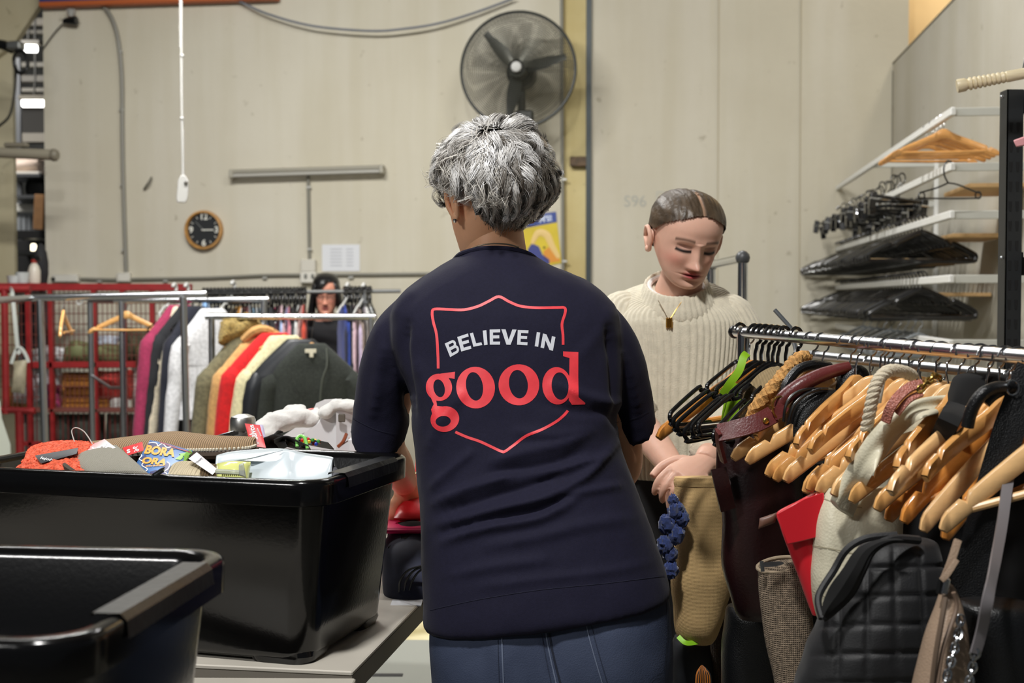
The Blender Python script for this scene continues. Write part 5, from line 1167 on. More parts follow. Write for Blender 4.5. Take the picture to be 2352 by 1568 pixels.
folds = [(((990, 1120), (1040, 1075), (1085, 1036)), .006, 14), (((992, 1160), (1060, 1128), (1130, 1106), (1180, 1092)), .008, 14), (((996, 1206), (1080, 1190), (1160, 1168), (1262, 1142), (1340, 1098), (1385, 1055), (1416, 1015)), .010, 15),
         (((1014, 1246), (1060, 1228), (1120, 1212), (1226, 1194), (1290, 1165), (1330, 1140)), .009, 14), (((1230, 1094), (1300, 1075), (1384, 1048)), .007, 12), (((1290, 1138), (1350, 1128), (1428, 1114)), .006, 12), (((1130, 1060), (1200, 1040), (1290, 1020), (1370, 985)), .006, 16),
         (((1030, 1322), (1140, 1300), (1262, 1284)), .004, 16), (((1100, 1258), (1240, 1232), (1350, 1205), (1460, 1190)), .005, 18), (((1080, 1350), (1240, 1330), (1400, 1312), (1500, 1290)), .003, 14),
         (((1010, 1180), (1100, 1150), (1200, 1120), (1300, 1085)), -.009, 15), (((1000, 1228), (1120, 1190), (1240, 1168), (1330, 1120)), -.009, 14), (((1120, 1085), (1200, 1075), (1280, 1060), (1350, 1030)), -.006, 14),
         (((935, 735), (925, 800), (934, 870), (948, 960)), -.012, 15), (((1392, 740), (1408, 820), (1414, 900), (1420, 980)), -.010, 13), (((905, 730), (925, 690), (950, 665)), .004, 16),
         (((1270, 880), (1330, 905), (1400, 925), (1430, 930)), .006, 16), (((1250, 925), (1330, 945), (1395, 948), (1415, 975)), -.005, 14), (((1060, 900), (1020, 960), (985, 1030)), .005, 20), (((1180, 990), (1280, 1000), (1370, 985)), .004, 16),
         (((955, 830), (985, 900), (1005, 980)), .004, 18), (((880, 790), (866, 880), (856, 960)), .005, 16), (((1430, 800), (1452, 880), (1466, 950)), .004, 14), (((1410, 700), (1380, 760), (1330, 820)), .003, 20)]
folds = [(p_, a_*1.15, w_*.8) for p_, a_, w_ in folds]
displace(me, fold_field(folds))
displace(me, lambda p, n: .003*pnoise(p*9) + .0012*pnoise(p*30))
shirt = obj('t_shirt', me, shirtm, w1, auto=0, sub=1)
tr = bvh_of([shirt])
c5 = lambda pts: [(780+x/2.8, 540+y/2.8) for x, y in pts]
def c5r(*a, **k):
    cx, cy, rx, ry, ix, iy, irx, iry = a; return ring_px(780+cx/2.8, 540+cy/2.8, rx/2.8, ry/2.8, 780+ix/2.8, 540+iy/2.8, irx/2.8, iry/2.8, **k)
redp = mat('print_red', (232, 58, 68), .5, var=.06, vs=60, spec=.6); whp = mat('print_grey_white', (205, 208, 216), .5)
for pts in (((635, 857), (633, 770), (624, 640), (604, 560), (596, 500), (612, 476), (700, 478), (800, 480), (890, 458), (960, 425), (1024, 396), (1090, 428), (1160, 456), (1260, 467), (1400, 466), (1446, 468), (1450, 500), (1430, 570), (1436, 640), (1437, 705)),
            ((745, 1265), (820, 1298), (900, 1325), (980, 1362), (1040, 1390), (1065, 1390), (1120, 1350), (1200, 1290), (1300, 1250), (1390, 1200), (1440, 1160), (1468, 1128))):
    print_px('shield_outline', [line_px(c5(pts), 6.2, 5)], tr, redp, shirt, .0006, 6)
print_px('red_letter', [c5r(875, 980, 124, 134, 868, 972, 54, 92, rot=-.12, irot=-.16)], tr, redp, shirt, .0006, 6)
print_px('red_letter', [c5r(1153, 962, 131, 132, 1150, 958, 60, 92, rot=-.1, irot=-.14)], tr, redp, shirt, .0006, 6)
g_ = [c5r(640, 978, 84, 88, 641, 984, 36, 58, rot=-.3, irot=-.22), poly(c5(((648, 890), (743, 878), (740, 924), (706, 918), (690, 936), (668, 905)))), c5r(678, 1182, 92, 82, 667, 1196, 48, 34, rot=-.2, irot=-.1),
      poly(c5(((586, 1040), (622, 1062), (628, 1098), (668, 1102), (640, 1150), (600, 1160), (590, 1120), (606, 1086))))]
print_px('red_letter', g_, tr, redp, shirt, .0006, 6)
print_px('red_letter', [c5r(1398, 968, 94, 120, 1418, 970, 54, 88, rot=-.08, irot=-.08), poly(c5(((1437, 747), (1535, 752), (1534, 900), (1536, 1040), (1580, 1078), (1578, 1087), (1494, 1090), (1474, 1060), (1478, 790), (1437, 778))))], tr, redp, shirt, .0006, 6)
GL = {'B': [(0, 0), (.6, 0), (.85, .05), (.94, .2), (.9, .38), (.78, .47), (.95, .56), (1, .74), (.93, .92), (.68, 1), (0, 1), (0, .82), (.62, .82), (.70, .72), (.62, .58), (.27, .58), (.27, .42), (.58, .42), (.66, .3), (.58, .18), (.27, .18), (.27, .82), (0, .82)],
      'E': [(0, 0), (1, 0), (1, .2), (.32, .2), (.32, .39), (.92, .39), (.92, .59), (.32, .59), (.32, .8), (1, .8), (1, 1), (0, 1)], 'L': [(0, 0), (.4, 0), (.4, .8), (1, .8), (1, 1), (0, 1)], 'I': [(0, 0), (1, 0), (1, 1), (0, 1)],
      'V': [(0, 0), (.28, 0), (.5, .68), (.72, 0), (1, 0), (.63, 1), (.37, 1)], 'N': [(0, 0), (.28, 0), (.72, .58), (.72, 0), (1, 0), (1, 1), (.72, 1), (.28, .42), (.28, 1), (0, 1)]}
for ch, tl_, tr_, br_, bl_ in (('B', (677, 697), (745, 665), (775, 748), (712, 784)), ('E', (757, 655), (826, 632), (848, 730), (783, 748)), ('L', (838, 632), (888, 618), (918, 706), (861, 718)), ('I', (921, 614), (944, 611), (952, 704), (930, 708)), ('E', (965, 607), (1033, 605), (1032, 704), (966, 704)),
                            ('V', (1040, 605), (1138, 607), (1136, 706), (1036, 703)), ('E', (1146, 610), (1215, 612), (1207, 708), (1141, 704)), ('I', (1268, 623), (1290, 626), (1277, 718), (1255, 714)), ('N', (1308, 632), (1388, 655), (1371, 744), (1292, 722))):
    mp = lambda u, v: tuple((tl_[k]*(1-u)+tr_[k]*u)*(1-v)+(bl_[k]*(1-u)+br_[k]*u)*v for k in (0, 1))
    if ch == 'B':
        ps = [poly(c5([mp(*p) for p in ((0, 0), (.27, 0), (.27, 1), (0, 1))]))]
        for y0, y1, x1 in ((0, .56, .92), (.42, 1, 1.)):
            h_ = (y1-y0)/2; cx = x1-h_*.9; o_ = [(.25, y0), (cx, y0)] + [(cx+h_*.9*math.sin(a), y0+h_-h_*math.cos(a)) for a in [PI*k/8 for k in range(1, 8)]] + [(cx, y1), (.25, y1)]
            i_ = [(.25, y0+.18), (cx-.03, y0+.18)] + [(cx-.03+(h_-.18)*.8*math.sin(a), y0+h_-(h_-.18)*math.cos(a)) for a in [PI*k/8 for k in range(1, 8)]] + [(cx-.03, y1-.18), (.25, y1-.18)]
            ps.append(strip(c5([mp(*p) for p in o_]), c5([mp(*p) for p in i_])))
        print_px('white_letter', ps, tr, whp, shirt, .0007, 5)
    else: print_px('white_letter', [poly(c5([mp(*p) for p in GL[ch]]))], tr, whp, shirt, .0007, 5)
seam = mat('navy_seam', (26, 27, 48), .9)
for pts in (((806, 955), (822, 966), (870, 988), (925, 998)), ((1412, 970), (1450, 962), (1490, 944))): print_px('sleeve_hem', [line_px(pts, 1.6, 6)], tr, seam, shirt, .0008, 6)
print_px('hem_stitch', [line_px(((988, 1400), (1100, 1376), (1240, 1354), (1400, 1338), (1525, 1322)), 1.6, 8)], tr, seam, shirt, .0008, 6)
obj('collar_band', MB().tube(sv([P(1040, 602, 2.43), P(1056, 585, 2.385), P(1080, 576, 2.375), P(1110, 570.5, 2.37), P(1140, 569.5, 2.37), P(1170, 571.5, 2.37), P(1198, 577, 2.375), P(1222, 588, 2.39), P(1240, 606, 2.43)], 5), .0050, 8), shirtm, shirt)
# jeans
den = mat('denim_blue', (58, 68, 92), .8, col2=(44, 54, 78), vs=9, kind='noise', bump=.25, bs=420)
jr = ((1330, 1000, 1290, 1510, 2.285, .135), (1400, 990, 1345, 1530, 2.28, .142), (1460, 986, 1420, 1540, 2.275, .150), (1530, 990, 1510, 1544, 2.275, .155), (1600, 996, 1600, 1540, 2.28, .150), (1680, 1004, 1690, 1530, 2.285, .14), (1720, 1010, 1730, 1522, 2.29, .12))
q = [MB().loft(rings_px(jr, 5, 48, 2.6))]
for (x0, x1, x2) in ((1130, 1128, 1130), (1398, 1404, 1404)): q.append(MB().tube(sv([P(x0, 1600, 2.28), P(x1, 1900, 2.27), P(x1, 2100, 2.27), P(x2, 2395, 2.28)], 5), [.105, .088, .066, .055, .052], 24))
me = remesh(q, .008, 5)
displace(me, fold_field([(((1252, 1400), (1262, 1480), (1280, 1580)), -.006, 14), (((1120, 1440), (1160, 1520), (1200, 1600)), .004, 30), (((1400, 1430), (1430, 1520), (1440, 1600)), .004, 34)]))
displace(me, lambda p, n: .002*pnoise(p*14))
jeans = obj('jeans', me, den, w1, auto=0, sub=1)
trj = bvh_of([jeans]); st = mat('denim_seam', (98, 108, 130), .8); st2 = mat('denim_stitch', (34, 42, 62), .85); sd_ = mat('denim_dark', (24, 30, 46), .9)
for pts, w, m in ((((1150, 1396), (1153, 1480), (1157, 1572)), 3, st), (((1142, 1398), (1144, 1480), (1147, 1572)), 1.6, st2), (((1246, 1380), (1256, 1470), (1278, 1572)), 3.4, st), (((1238, 1382), (1246, 1470), (1266, 1572)), 1.6, st2), (((1254, 1382), (1266, 1480), (1288, 1572)), 5, sd_), (((1336, 1374), (1352, 1460), (1384, 1572)), 2.6, st), (((1346, 1374), (1364, 1460), (1396, 1572)), 1.6, st2),
                  (((1360, 1386), (1440, 1376), (1526, 1364)), 1.8, st2), (((1530, 1374), (1532, 1460), (1524, 1545)), 1.6, st2), (((1522, 1545), (1500, 1556), (1484, 1575)), 1.6, st2)):
    print_px('seam', [line_px(pts, w, 6)], trj, m, jeans, .0012, 6)
# body
S1 = (242, 184, 144)
hc = P(1124, 462, 2.445); HM1 = M.Translation(hc) @ M.Rotation(math.radians(180+26), 4, 'Z') @ M.Rotation(math.radians(22), 4, 'X') @ M.Scale(1.0, 4)
q = [MB().tube([P(1140, 640, 2.44), P(1138, 580, 2.44), P(1134, 520, 2.455), P(1136, 470, 2.46)], [.075, .060, .056, .058], 20),
     MB().loft(rings_px(((600, 1060, 600, 1222, 2.44, .06), (680, 970, 680, 1330, 2.41, .085), (900, 990, 900, 1380, 2.37, .1), (1150, 1010, 1150, 1440, 2.32, .11), (1400, 1030, 1360, 1500, 2.29, .12), (1600, 1030, 1600, 1500, 2.29, .12)), 4, 28))]
e1, wr1 = P(900, 1042, 2.56), P(930, 1112, 2.74)
q.append(arm_mb(P(930, 760, 2.41), P(880, 1010, 2.50), wr1, (.045, .043, .038, .027)))
q.append(arm_mb(P(1400, 760, 2.41), P(1428, 1070, 2.47), P(1330, 1120, 2.72), (.043, .040, .036, .026)))
for x in (1130, 1402): q.append(MB().tube([P(x, 1640, 2.28), P(x, 2000, 2.275), P(x, 2400, 2.28)], [.085, .055, .042], 16))
me = remesh(q, .007, 4)
hh = remesh([hand_mb(wr1, P(948, 1180, 2.80)-wr1, (.35, .1, -.6), 1, 1., (.3, .4, .3)), hand_mb(P(1330, 1120, 2.72), (-.5, .8, -.1), (0, 0, -1), -1, 1., (.4, .5, .4))], .0035, 2)
me = join(me, hh); hd = xf(head_mb(72, 5), HM1); e_ = MB()
for s in (1, -1): z = xf(ear_mb(s), HM1); k = len(e_.v); e_.v += z.v; e_.f += [tuple(i+k for i in f) for f in z.f]
me = join(me, fix(hd.mesh('h'))); me = join(me, fix(e_.mesh('e')))
vcol(me, lambda c: sk(S1)); obj('body', me, SKIN, w1, auto=0)
for x in (1130, 1402): shoe('shoe', (P(x, 2400, 2.28).x, 2.33, 0), PI, mat('shoe_dark', (40, 40, 44), .6), w1)
ep = HM1 @ V((-.083, .010, -.048)); e2 = HM1 @ V((.083, .010, -.048)); el = ep if ep.x < e2.x else e2
obj('earring', MB().ball(el, .0042, 8), STEEL, w1)
obj('necklace', MB().tube(sv([P(1076, 574, 2.378), P(1096, 565, 2.372), P(1122, 560, 2.368), P(1148, 559.5, 2.368), P(1172, 562, 2.372), P(1192, 568, 2.378)], 6), .0014, 6), mat('chain_silver', (214, 196, 170), .25, 1.), w1)
obj('bracelet', MB().tube([wr1 + (P(948, 1180, 2.8)-wr1).normalized()*-.02 + V((.031*math.cos(a), .031*math.sin(a)*.8, .012*math.cos(a))) for a in [2*PI*k/20 for k in range(21)]], .0022, 6), mat('bangle', (214, 184, 140), .25, 1.), w1)
hairm = mat('hair_grey', (170, 168, 166), .34, attr='tone', spec=.7)
HC = P(1137, 422, 2.43)
fd = (HM1.to_3x3() @ V((0, -1, 0))).normalized(); edir = (el + V((0, 0, .035)) - HC).normalized()
cap = MB().ball(HC, (.092, .100, .099), 36)
capo = fix(cap.mesh('hair')); vcol(capo, lambda c: lin((66, 60, 55)))  # dark cap colour stands in for the shade between locks
# the cap leaves the face, the ears and the nape free
bm = bmesh.new(); bm.from_mesh(capo)
bmesh.ops.delete(bm, geom=[v for v in bm.verts if ((v.co-HC).normalized().dot(fd) > .45 and v.co.z < HC.z+.05) or v.co.z < HC.z-.072 or ((v.co-HC).normalized().dot(edir) > .90)], context='VERTS'); bm.to_mesh(capo); bm.free()
hair = obj('hair', capo, hairm, w1, auto=0)
def keep1(d):
    if d.dot(fd) > .5 and d.z < .5: return False
    if d.dot(edir) > .76: return False
    return d.z > -.66
T1 = ((250, 250, 252), (236, 235, 234), (204, 201, 197), (128, 121, 112), (74, 68, 62))  # grey hair tones; the darkest also paint shade into gaps between locks
GH = dict(taper=4.2)
grow_hair('hair_locks', hair, HC, (.094, .102, .101), (-.12, -.45, .88), 480, 52, .064, hairm, 11, keep1, wave=(.0085, 50), lift=.018, gravity=.25, rr=.00042, tone=T1, clump_r=.007, steps=13, **GH)['kind'] = 'stuff'
grow_hair('crown_locks', hair, HC, (.098, .106, .106), (-.12, -.45, .88), 90, 44, .056, hairm, 21, lambda d: d.z > .25 and keep1(d), wave=(.012, 50), lift=.019, gravity=.0, rr=.00042, tone=T1, clump_r=.006, steps=13)['kind'] = 'stuff'
grow_hair('nape_locks', hair, HC, (.088, .096, .099), (0, -.1, 1), 90, 30, .046, hairm, 5, lambda d: -.86 < d.z < -.35 and d.y < .3 and d.dot(fd) < .3 and d.dot(edir) < .72, wave=(.006, 55), lift=.010, gravity=1.0, rr=.0004, tone=((214, 212, 208), (176, 170, 162), (110, 103, 95)), **GH)['kind'] = 'stuff'
grow_hair('stray_hair', hair, HC, (.099, .106, .107), (.1, -.3, .8), 70, 4, .080, hairm, 8, lambda d: d.dot(fd) < .55 and d.z > -.4 and d.x < .2 and d.dot(edir) < .75, wave=(.012, 60), lift=.022, gravity=.0, flick=.03, rr=.00042, tone=((230, 226, 218), (196, 190, 180)))['kind'] = 'stuff'
# ---------------------------------------------------------------- young woman in the cream jumper, facing the camera and looking down
w2 = thing('person', 'young person in a cream ribbed jumper looking down, hair tied back', 'person', (P(1550, 1200, 3.1).x, 3.1, 0))
KN = mat('knit_cream', (222, 214, 192), .95, var=.06, vs=60, bump=.5, bs=420, sheen=.3)
def rib(rings, count, amp):
    for r in rings:
        n = len(r); c = sum(r, V())/n
        for j in range(n):
            w = abs(math.sin(PI*count*j/n)); r[j] = r[j] + (r[j]-c).normalized()*(amp*(w**.7-.6))
    return rings
tr2 = ((648, 1488, 644, 1618, 3.10, .058), (660, 1452, 655, 1650, 3.11, .075), (676, 1420, 672, 1676, 3.12, .095), (702, 1396, 700, 1700, 3.12, .112), (745, 1388, 745, 1712, 3.115, .122), (800, 1394, 800, 1708, 3.11, .128), (900, 1400, 900, 1694, 3.10, .130), (1000, 1406, 1000, 1686, 3.10, .135), (1070, 1410, 1070, 1680, 3.10, .138), (1088, 1416, 1088, 1674, 3.10, .13))
rj = rib(rings_px(tr2, 5, 360, 2.4), 72, .0040); zj = P(1550, 735, 3.11).z; z1 = P(1550, 648, 3.11).z
for r in rj:
    for p in r:
        if p.z > zj: p.z -= .040*max(0, min(1, (3.12-p.y)/.07))*((p.z-zj)/(z1-zj))**.8
jm = obj('jumper', MB().loft(rj), KN, w2, auto=0)
def knit_sleeve(path, rad, nm='sleeve'):
    pts = sv(path, 8); n = len(pts); rg = []
    for i, (T, a, b) in enumerate(frames(pts)):
        u = i/(n-1)*(len(rad)-1); j = min(int(u), len(rad)-2); r = rad[j]*(1-(u-j))+rad[j+1]*(u-j)
        rg.append([pts[i]+a*math.cos(2*PI*k/144)*r+b*math.sin(2*PI*k/144)*r for k in range(144)])
    return obj(nm, MB().loft(rib(rg, 26, .0036)), KN, jm, auto=0)
sL, eL, hL = P(1432, 712, 3.12), P(1436, 925, 3.02), P(1548, 1078, 2.78)
sR, eR, hR = P(1668, 716, 3.12), P(1712, 925, 3.06), P(1618, 1062, 2.76)
knit_sleeve([P(1470, 716, 3.12), sL*.94+eL*.06, sL*.6+eL*.4+V((-.01, 0, 0)), eL, eL*.75+hL*.25], [.036, .062, .070, .062, .056])
knit_sleeve([P(1630, 716, 3.12), sR*.94+eR*.06+V((.0,0,-.002)), sR*.6+eR*.4+V((.012, 0, 0)), eR, eR*.5+hR*.5, eR*.12+hR*.88], [.036, .062, .070, .064, .052, .046])
cN = P(1553, 672, 3.085); rg = []
for z, r in ((-.030, 1.22), (-.022, 1.25), (-.006, 1.14), (.010, 1.03), (.020, .98), (.022, .93), (.008, .92), (-.012, 1.02)):
    rg.append([cN + V((.078*r*math.cos(a), .070*r*math.sin(a)-.004, z*1.15 + .034*math.sin(a) + .004*math.cos(a))) for a in [2*PI*k/200 for k in range(200)]])
obj('collar', MB().loft(rib(rg, 40, .0028), cap=False), KN, jm, auto=0)
obj('undershirt', MB().tube([cN + V((.066*math.cos(a), .056*math.sin(a), .012 + .030*math.sin(a))) for a in [2*PI*k/40 for k in range(41)]], .007, 8), mat('undershirt_white', (230, 230, 228), .8), w2)
S2 = (226, 180, 158)
HM2 = M.Translation(P(1573, 549, 3.05)) @ M.Rotation(math.radians(17), 4, 'Z') @ M.Rotation(math.radians(5), 4, 'Y') @ M.Rotation(math.radians(22), 4, 'X') @ M.Diagonal((1.05, .95, .91, 1))
def face_col(base, lip=(176, 92, 88), brow=(96, 70, 52), lash_shade=(44, 32, 28)):
    b = V(lin(base)[:3]); lp = V(lin(lip)[:3]); bw = V(lin(brow)[:3]); la = V(lin(lash_shade)[:3]); bl_ = V(lin((222, 140, 124))[:3])
    def f(p):
        c = b.copy()
        if p.y < -.02:
            ax = abs(p.x); k = .55*G(ax-.046, .02)*G(p.z+.035, .02) + .35*G(ax, .016)*G(p.z+.05, .012); c = c.lerp(bl_, min(1, k))
            zl = -.0725 - .0012*G(ax, .006); k = min(1, 1.5*max(0, 1-(ax/.0255)**2)*G(p.z-zl, .0088)); c = c.lerp(lp, min(1, k))
            k = G(p.z+.0730, .0016)*max(0, 1-(ax/.024)**2); c = c.lerp(la, min(1, k*.8))
            zb = .0215 + .004*(1-((ax-.03)/.022)**2); k = (1 if .012 < ax < .052 else 0)*G(p.z-zb, .0044); c = c.lerp(bw, min(1, k*.85))
            ze = -.0035 - .0025*(1-((ax-.031)/.017)**2); k = (1 if abs(ax-.0315) < .0165 else 0)*G(p.z-ze, .0036); c = c.lerp(la, min(1, k*1.15))
            k = (1 if abs(ax-.031) < .016 else 0)*G(p.z-.0085, .003)*.5; c = c.lerp(bw, k)
            k = .5*G(ax-.031, .017)*G(p.z-.004, .0085); c = c.lerp(V(lin((150, 98, 84))[:3]), min(1, k)); k = (1 if abs(ax-.0315) < .0165 else 0)*G(p.z-ze, .0042); c = c.lerp(la, min(1, k*1.1)); k = G(ax-.0075, .0035)*G(p.z+.0565, .0028); c = c.lerp(la, min(1, k*.7))  # brown lids, thickened lash line and dark nostrils are painted shade
        return (c.x, c.y, c.z, 1)
    return f
h2 = fix(head_mb(200, 14).mesh('h')); vcol(h2, face_col(S2, (180, 80, 84), (84, 60, 46), (30, 22, 20)))
for v in h2.vertices:
    if v.co.z < 0: v.co.z *= .91
h2.transform(HM2)
q = [MB().tube([P(1545, 730, 3.13), P(1552, 680, 3.10), P(1566, 640, 3.07), P(1576, 590, 3.06)], [.07, .056, .052, .05], 20),
     MB().loft(rings_px(((690, 1440, 690, 1660, 3.12, .07), (800, 1420, 800, 1680, 3.11, .1), (1080, 1430, 1080, 1660, 3.1, .11), (1250, 1430, 1250, 1660, 3.1, .12)), 4, 24)),
     arm_mb(sL, eL, hL, (.046, .042, .038, .027)), arm_mb(sR, eR, hR, (.046, .042, .036, .026))]
for x in (1478, 1610): q.append(MB().tube([P(x, 1240, 3.1), P(x, 1600, 3.1), P(x, 1960, 3.1)], [.08, .055, .042], 14))
me = remesh(q, .007, 4)
hh = remesh([hand_mb(hL, P(1560, 1150, 2.72)-hL, (.75, .2, -.5), 1, .95, (.35, .55, .45)), hand_mb(hR, P(1562, 1092, 2.70)-hR, (-.25, .3, -.9), -1, .95, (.55, .7, .5))], .0032, 2)
me = join(me, hh)
for s in (1, -1): me = join(me, fix(xf(ear_mb(s), HM2).mesh('e')))
vcol(me, lambda c: sk(S2))
me = join(me, h2); obj('body', me, SKIN, w2, auto=0)
# hair: drawn back from a centre parting
HB2 = mat('hair_dark_blonde', (96, 80, 60), .46, attr='tone', bump=.5, bs=90, stretch=(1, 1, 1), spec=.6)
hm = head_mb(160, 10, 0); q = MB(); 
c_ = V((0, .006, .012)); hv = []
for v in hm.v:
    p = V(v); d = (p-c_); gr = .0055 + .0045*min(1, max(0, (p.y+.05)/.09)); hv.append(tuple(p + d.normalized()*gr))
hmesh = fix_me = MB(); hmesh.v = hv; hmesh.f = hm.f; me = fix(hmesh.mesh('hair'))
bm = bmesh.new(); bm.from_mesh(me)
hl = lambda p: p.z > .082 + .006*math.cos(p.x*60) - .92*(p.y+.078) - .10*max(0, p.y-.03) and not (abs(p.x) > .066 and p.z < .018 and p.y < .035)
bmesh.ops.delete(bm, geom=[v for v in bm.verts if not hl(v.co)], context='VERTS'); bm.to_mesh(me); bm.free()
def hcol(p):
    t_ = .5 + .5*pnoise((p.x*150, p.y*14, p.z*60)); c = V(lin((48, 38, 28))[:3]).lerp(V(lin((96, 77, 55))[:3]), t_*.8)
    k = G(p.x-.001, .0024)*(1 if p.y < .02 else 0); c = c.lerp(V(lin((200, 160, 132))[:3]), k*.8); return (c.x, c.y, c.z, 1)
vcol(me, hcol)
for v in me.vertices: v.co += v.normal*(.0016*pnoise((v.co.x*170, v.co.y*14, v.co.z*60)) - .003*G(v.co.x-.001, .004))
me.transform(HM2); hair2 = obj('hair', me, HB2, w2, auto=0)
bn = MB().ball((0, .118, .012), (.034, .03, .036), 18); bm_ = fix(xf(bn, HM2).mesh('bun')); vcol(bm_, lambda p: lin((92, 76, 56))); obj('hair_bun', bm_, HB2, hair2, auto=0)
mesh_strands('hair_strands', hair2, me, HM2 @ V((0, .125, .0)), 5200, 9, .0085, HB2, 4, ((44, 34, 25), (80, 64, 46), (128, 104, 76)), .00055)
obj('chain', MB().tube(sv([P(1512, 690, 3.012), P(1524, 712, 3.004), P(1537, 732, 2.994), P(1552, 712, 3.0), P(1566, 692, 3.01)], 5), .0007, 6), mat('gold', (216, 170, 84), .25, 1.), w2)
pd = P(1537, 741, 2.988)
obj('pendant', MB().loft([[pd + V((x*.0078, y*.002, z)) for x, y in ((-1, -1), (1, -1), (1, 1), (-1, 1))] for z in (-.011, .011)]), mat('gold', (216, 170, 84)), w2, bev=.001)
for k in (-1, 0, 1): obj('pendant_ridge', MB().tube([pd + V((k*.005, -.002, -.012)), pd + V((k*.005, -.002, .012))], .0018, 6), mat('gold', (216, 170, 84)), w2)
trm = mat('trousers_black', (20, 20, 22), .85, var=.2, vs=20)
q = [MB().loft(rings_px(((1075, 1424, 1075, 1668, 3.1, .125), (1150, 1424, 1150, 1672, 3.1, .13), (1280, 1420, 1280, 1676, 3.1, .125)), 4, 30))]
for x in (1482, 1606): q.append(MB().tube([P(x, 1250, 3.1), P(x, 1600, 3.1), P(x, 1935, 3.1)], [.098, .075, .062], 18))
obj('trousers', remesh(q, .01, 4), trm, w2, auto=0)
for x in (1478, 1610): shoe('shoe', (P(x, 1960, 3.1).x, 3.06, 0), 0, mat('shoe_dark', (40, 40, 44)), w2)
# ---------------------------------------------------------------- dark haired woman behind the racks
w3 = thing('person', 'person with long black hair and glasses behind the packed back rack', 'person', (P(746, 760, 7.95).x, 7.95, 0))
HM3 = M.Translation(P(749, 676, 7.9)) @ M.Rotation(math.radians(4), 4, 'Z') @ M.Rotation(math.radians(8), 4, 'X')
S3 = (214, 150, 126)
h3 = fix(head_mb(96, 7).mesh('h')); vcol(h3, face_col(S3, (168, 84, 80), (60, 46, 40))); h3.transform(HM3)
bk_ = P(746, 730, 7.97)
me = remesh([MB().tube([bk_+V((0, .02, -.14)), bk_+V((0, .02, 0)), HM3 @ V((0, .02, -.05))], [.075, .055, .052], 16), MB().loft([[V((bk_.x+w*math.cos(a), 7.99+.1*math.sin(a), z)) for a in [2*PI*k/24 for k in range(24)]] for z, w in ((.85, .15), (1.05, .15), (1.17, .17), (1.23, .12), (1.25, .06))]),
             arm_mb(V((bk_.x-.16, 7.98, 1.2)), V((bk_.x-.2, 7.93, .95)), V((bk_.x-.1, 7.72, 1.0))), arm_mb(V((bk_.x+.16, 7.98, 1.2)), V((bk_.x+.2, 7.93, .95)), V((bk_.x+.1, 7.72, 1.0))),
             MB().tube([V((bk_.x-.08, 7.99, .88)), V((bk_.x-.08, 7.99, .05))], [.08, .045], 14), MB().tube([V((bk_.x+.08, 7.99, .88)), V((bk_.x+.08, 7.99, .05))], [.08, .045], 14)], .009, 4)
for s in (-1, 1):
    me = join(me, remesh([hand_mb(V((bk_.x+s*.1, 7.72, 1.0)), (-s*.1, -1, -.15), (0, 0, -1), s, .95)], .005, 2))
vcol(me, lambda c: sk(S3)); me = join(me, h3); obj('body', me, SKIN, w3, auto=0)
tb = mat('top_black', (24, 24, 27), .85)
obj('top', remesh([MB().loft([[V((bk_.x+w*math.cos(a), 7.99+t_*math.sin(a), z)) for a in [2*PI*k/28 for k in range(28)]] for z, w, t_ in ((.72, .18, .13), (.85, .18, .13), (1.05, .175, .125), (1.17, .195, .12), (1.225, .14, .1), (1.25, .075, .075))]),
                   MB().tube([V((bk_.x-.16, 7.98, 1.19)), V((bk_.x-.205, 7.93, .95)), V((bk_.x-.12, 7.76, .99))], [.06, .05, .04], 14), MB().tube([V((bk_.x+.16, 7.98, 1.19)), V((bk_.x+.205, 7.93, .95)), V((bk_.x+.12, 7.76, .99))], [.06, .05, .04], 14)], .01, 4), tb, w3, auto=0)
obj('trousers', remesh([MB().tube([V((bk_.x+s*.08, 7.99, .86)), V((bk_.x+s*.08, 7.99, .06))], [.1, .065], 16) for s in (-1, 1)], .01, 3), trm, w3, auto=0)
for s in (-1, 1): shoe('shoe', (bk_.x+s*.08, 7.95, 0), 0, mat('shoe_dark', (40, 40, 44)), w3)
hb = mat('hair_black', (20, 19, 20), .3, spec=.6)
q = MB()
hm = head_mb(72, 6, 0); k = [tuple(c_ + (V(v)-c_)*1.11 + V((0, .008, .004))) for v in hm.v]; hq = MB(); hq.v = k; hq.f = hm.f; me = fix(hq.mesh('hair'))
bm = bmesh.new(); bm.from_mesh(me)
bmesh.ops.delete(bm, geom=[v for v in bm.verts if v.co.y < -.012 and v.co.z < .085-1.0*max(0, -.0-v.co.x)*.9 and not (v.co.x < -.045 and v.co.y > -.07) and not v.co.x > .062], context='VERTS'); bm.to_mesh(me); bm.free(); me.transform(HM3)
hair3 = obj('hair', me, hb, w3, auto=0); me.materials[0] = hb; hair3.modifiers.new('s', 'SOLIDIFY').thickness = .008
for s in (-1, 1):
    obj('side_hair', xf(MB().loft([[V((s*x+w*math.cos(a), y+d_*math.sin(a), z)) for a in [2*PI*j/18 for j in range(18)]] for z, x, y, w, d_ in ((.10, .035, .0, .03, .05), (.06, .064, -.01, .022, .06), (.0, .078, -.012, .020, .062), (-.06, .086, -.006, .022, .058), (-.12, .092, .0, .026, .052), (-.19, .092, .0, .022, .04), (-.215, .09, .0, .008, .02))]), HM3), hb, hair3, auto=0)
obj('fringe', xf(MB().loft([[V((x+w*math.cos(a), y, z+w*math.sin(a)*.7)) for a in [2*PI*j/10 for j in range(10)]] for x, y, z, w in ((.012, -.085, .092, .012), (-.015, -.102, .072, .016), (-.04, -.097, .045, .018), (-.06, -.075, .005, .016), (-.07, -.05, -.04, .010))]), HM3), hb, hair3, auto=0)
gl = mat('glasses_dark', (40, 34, 34), .3)
gq = MB()
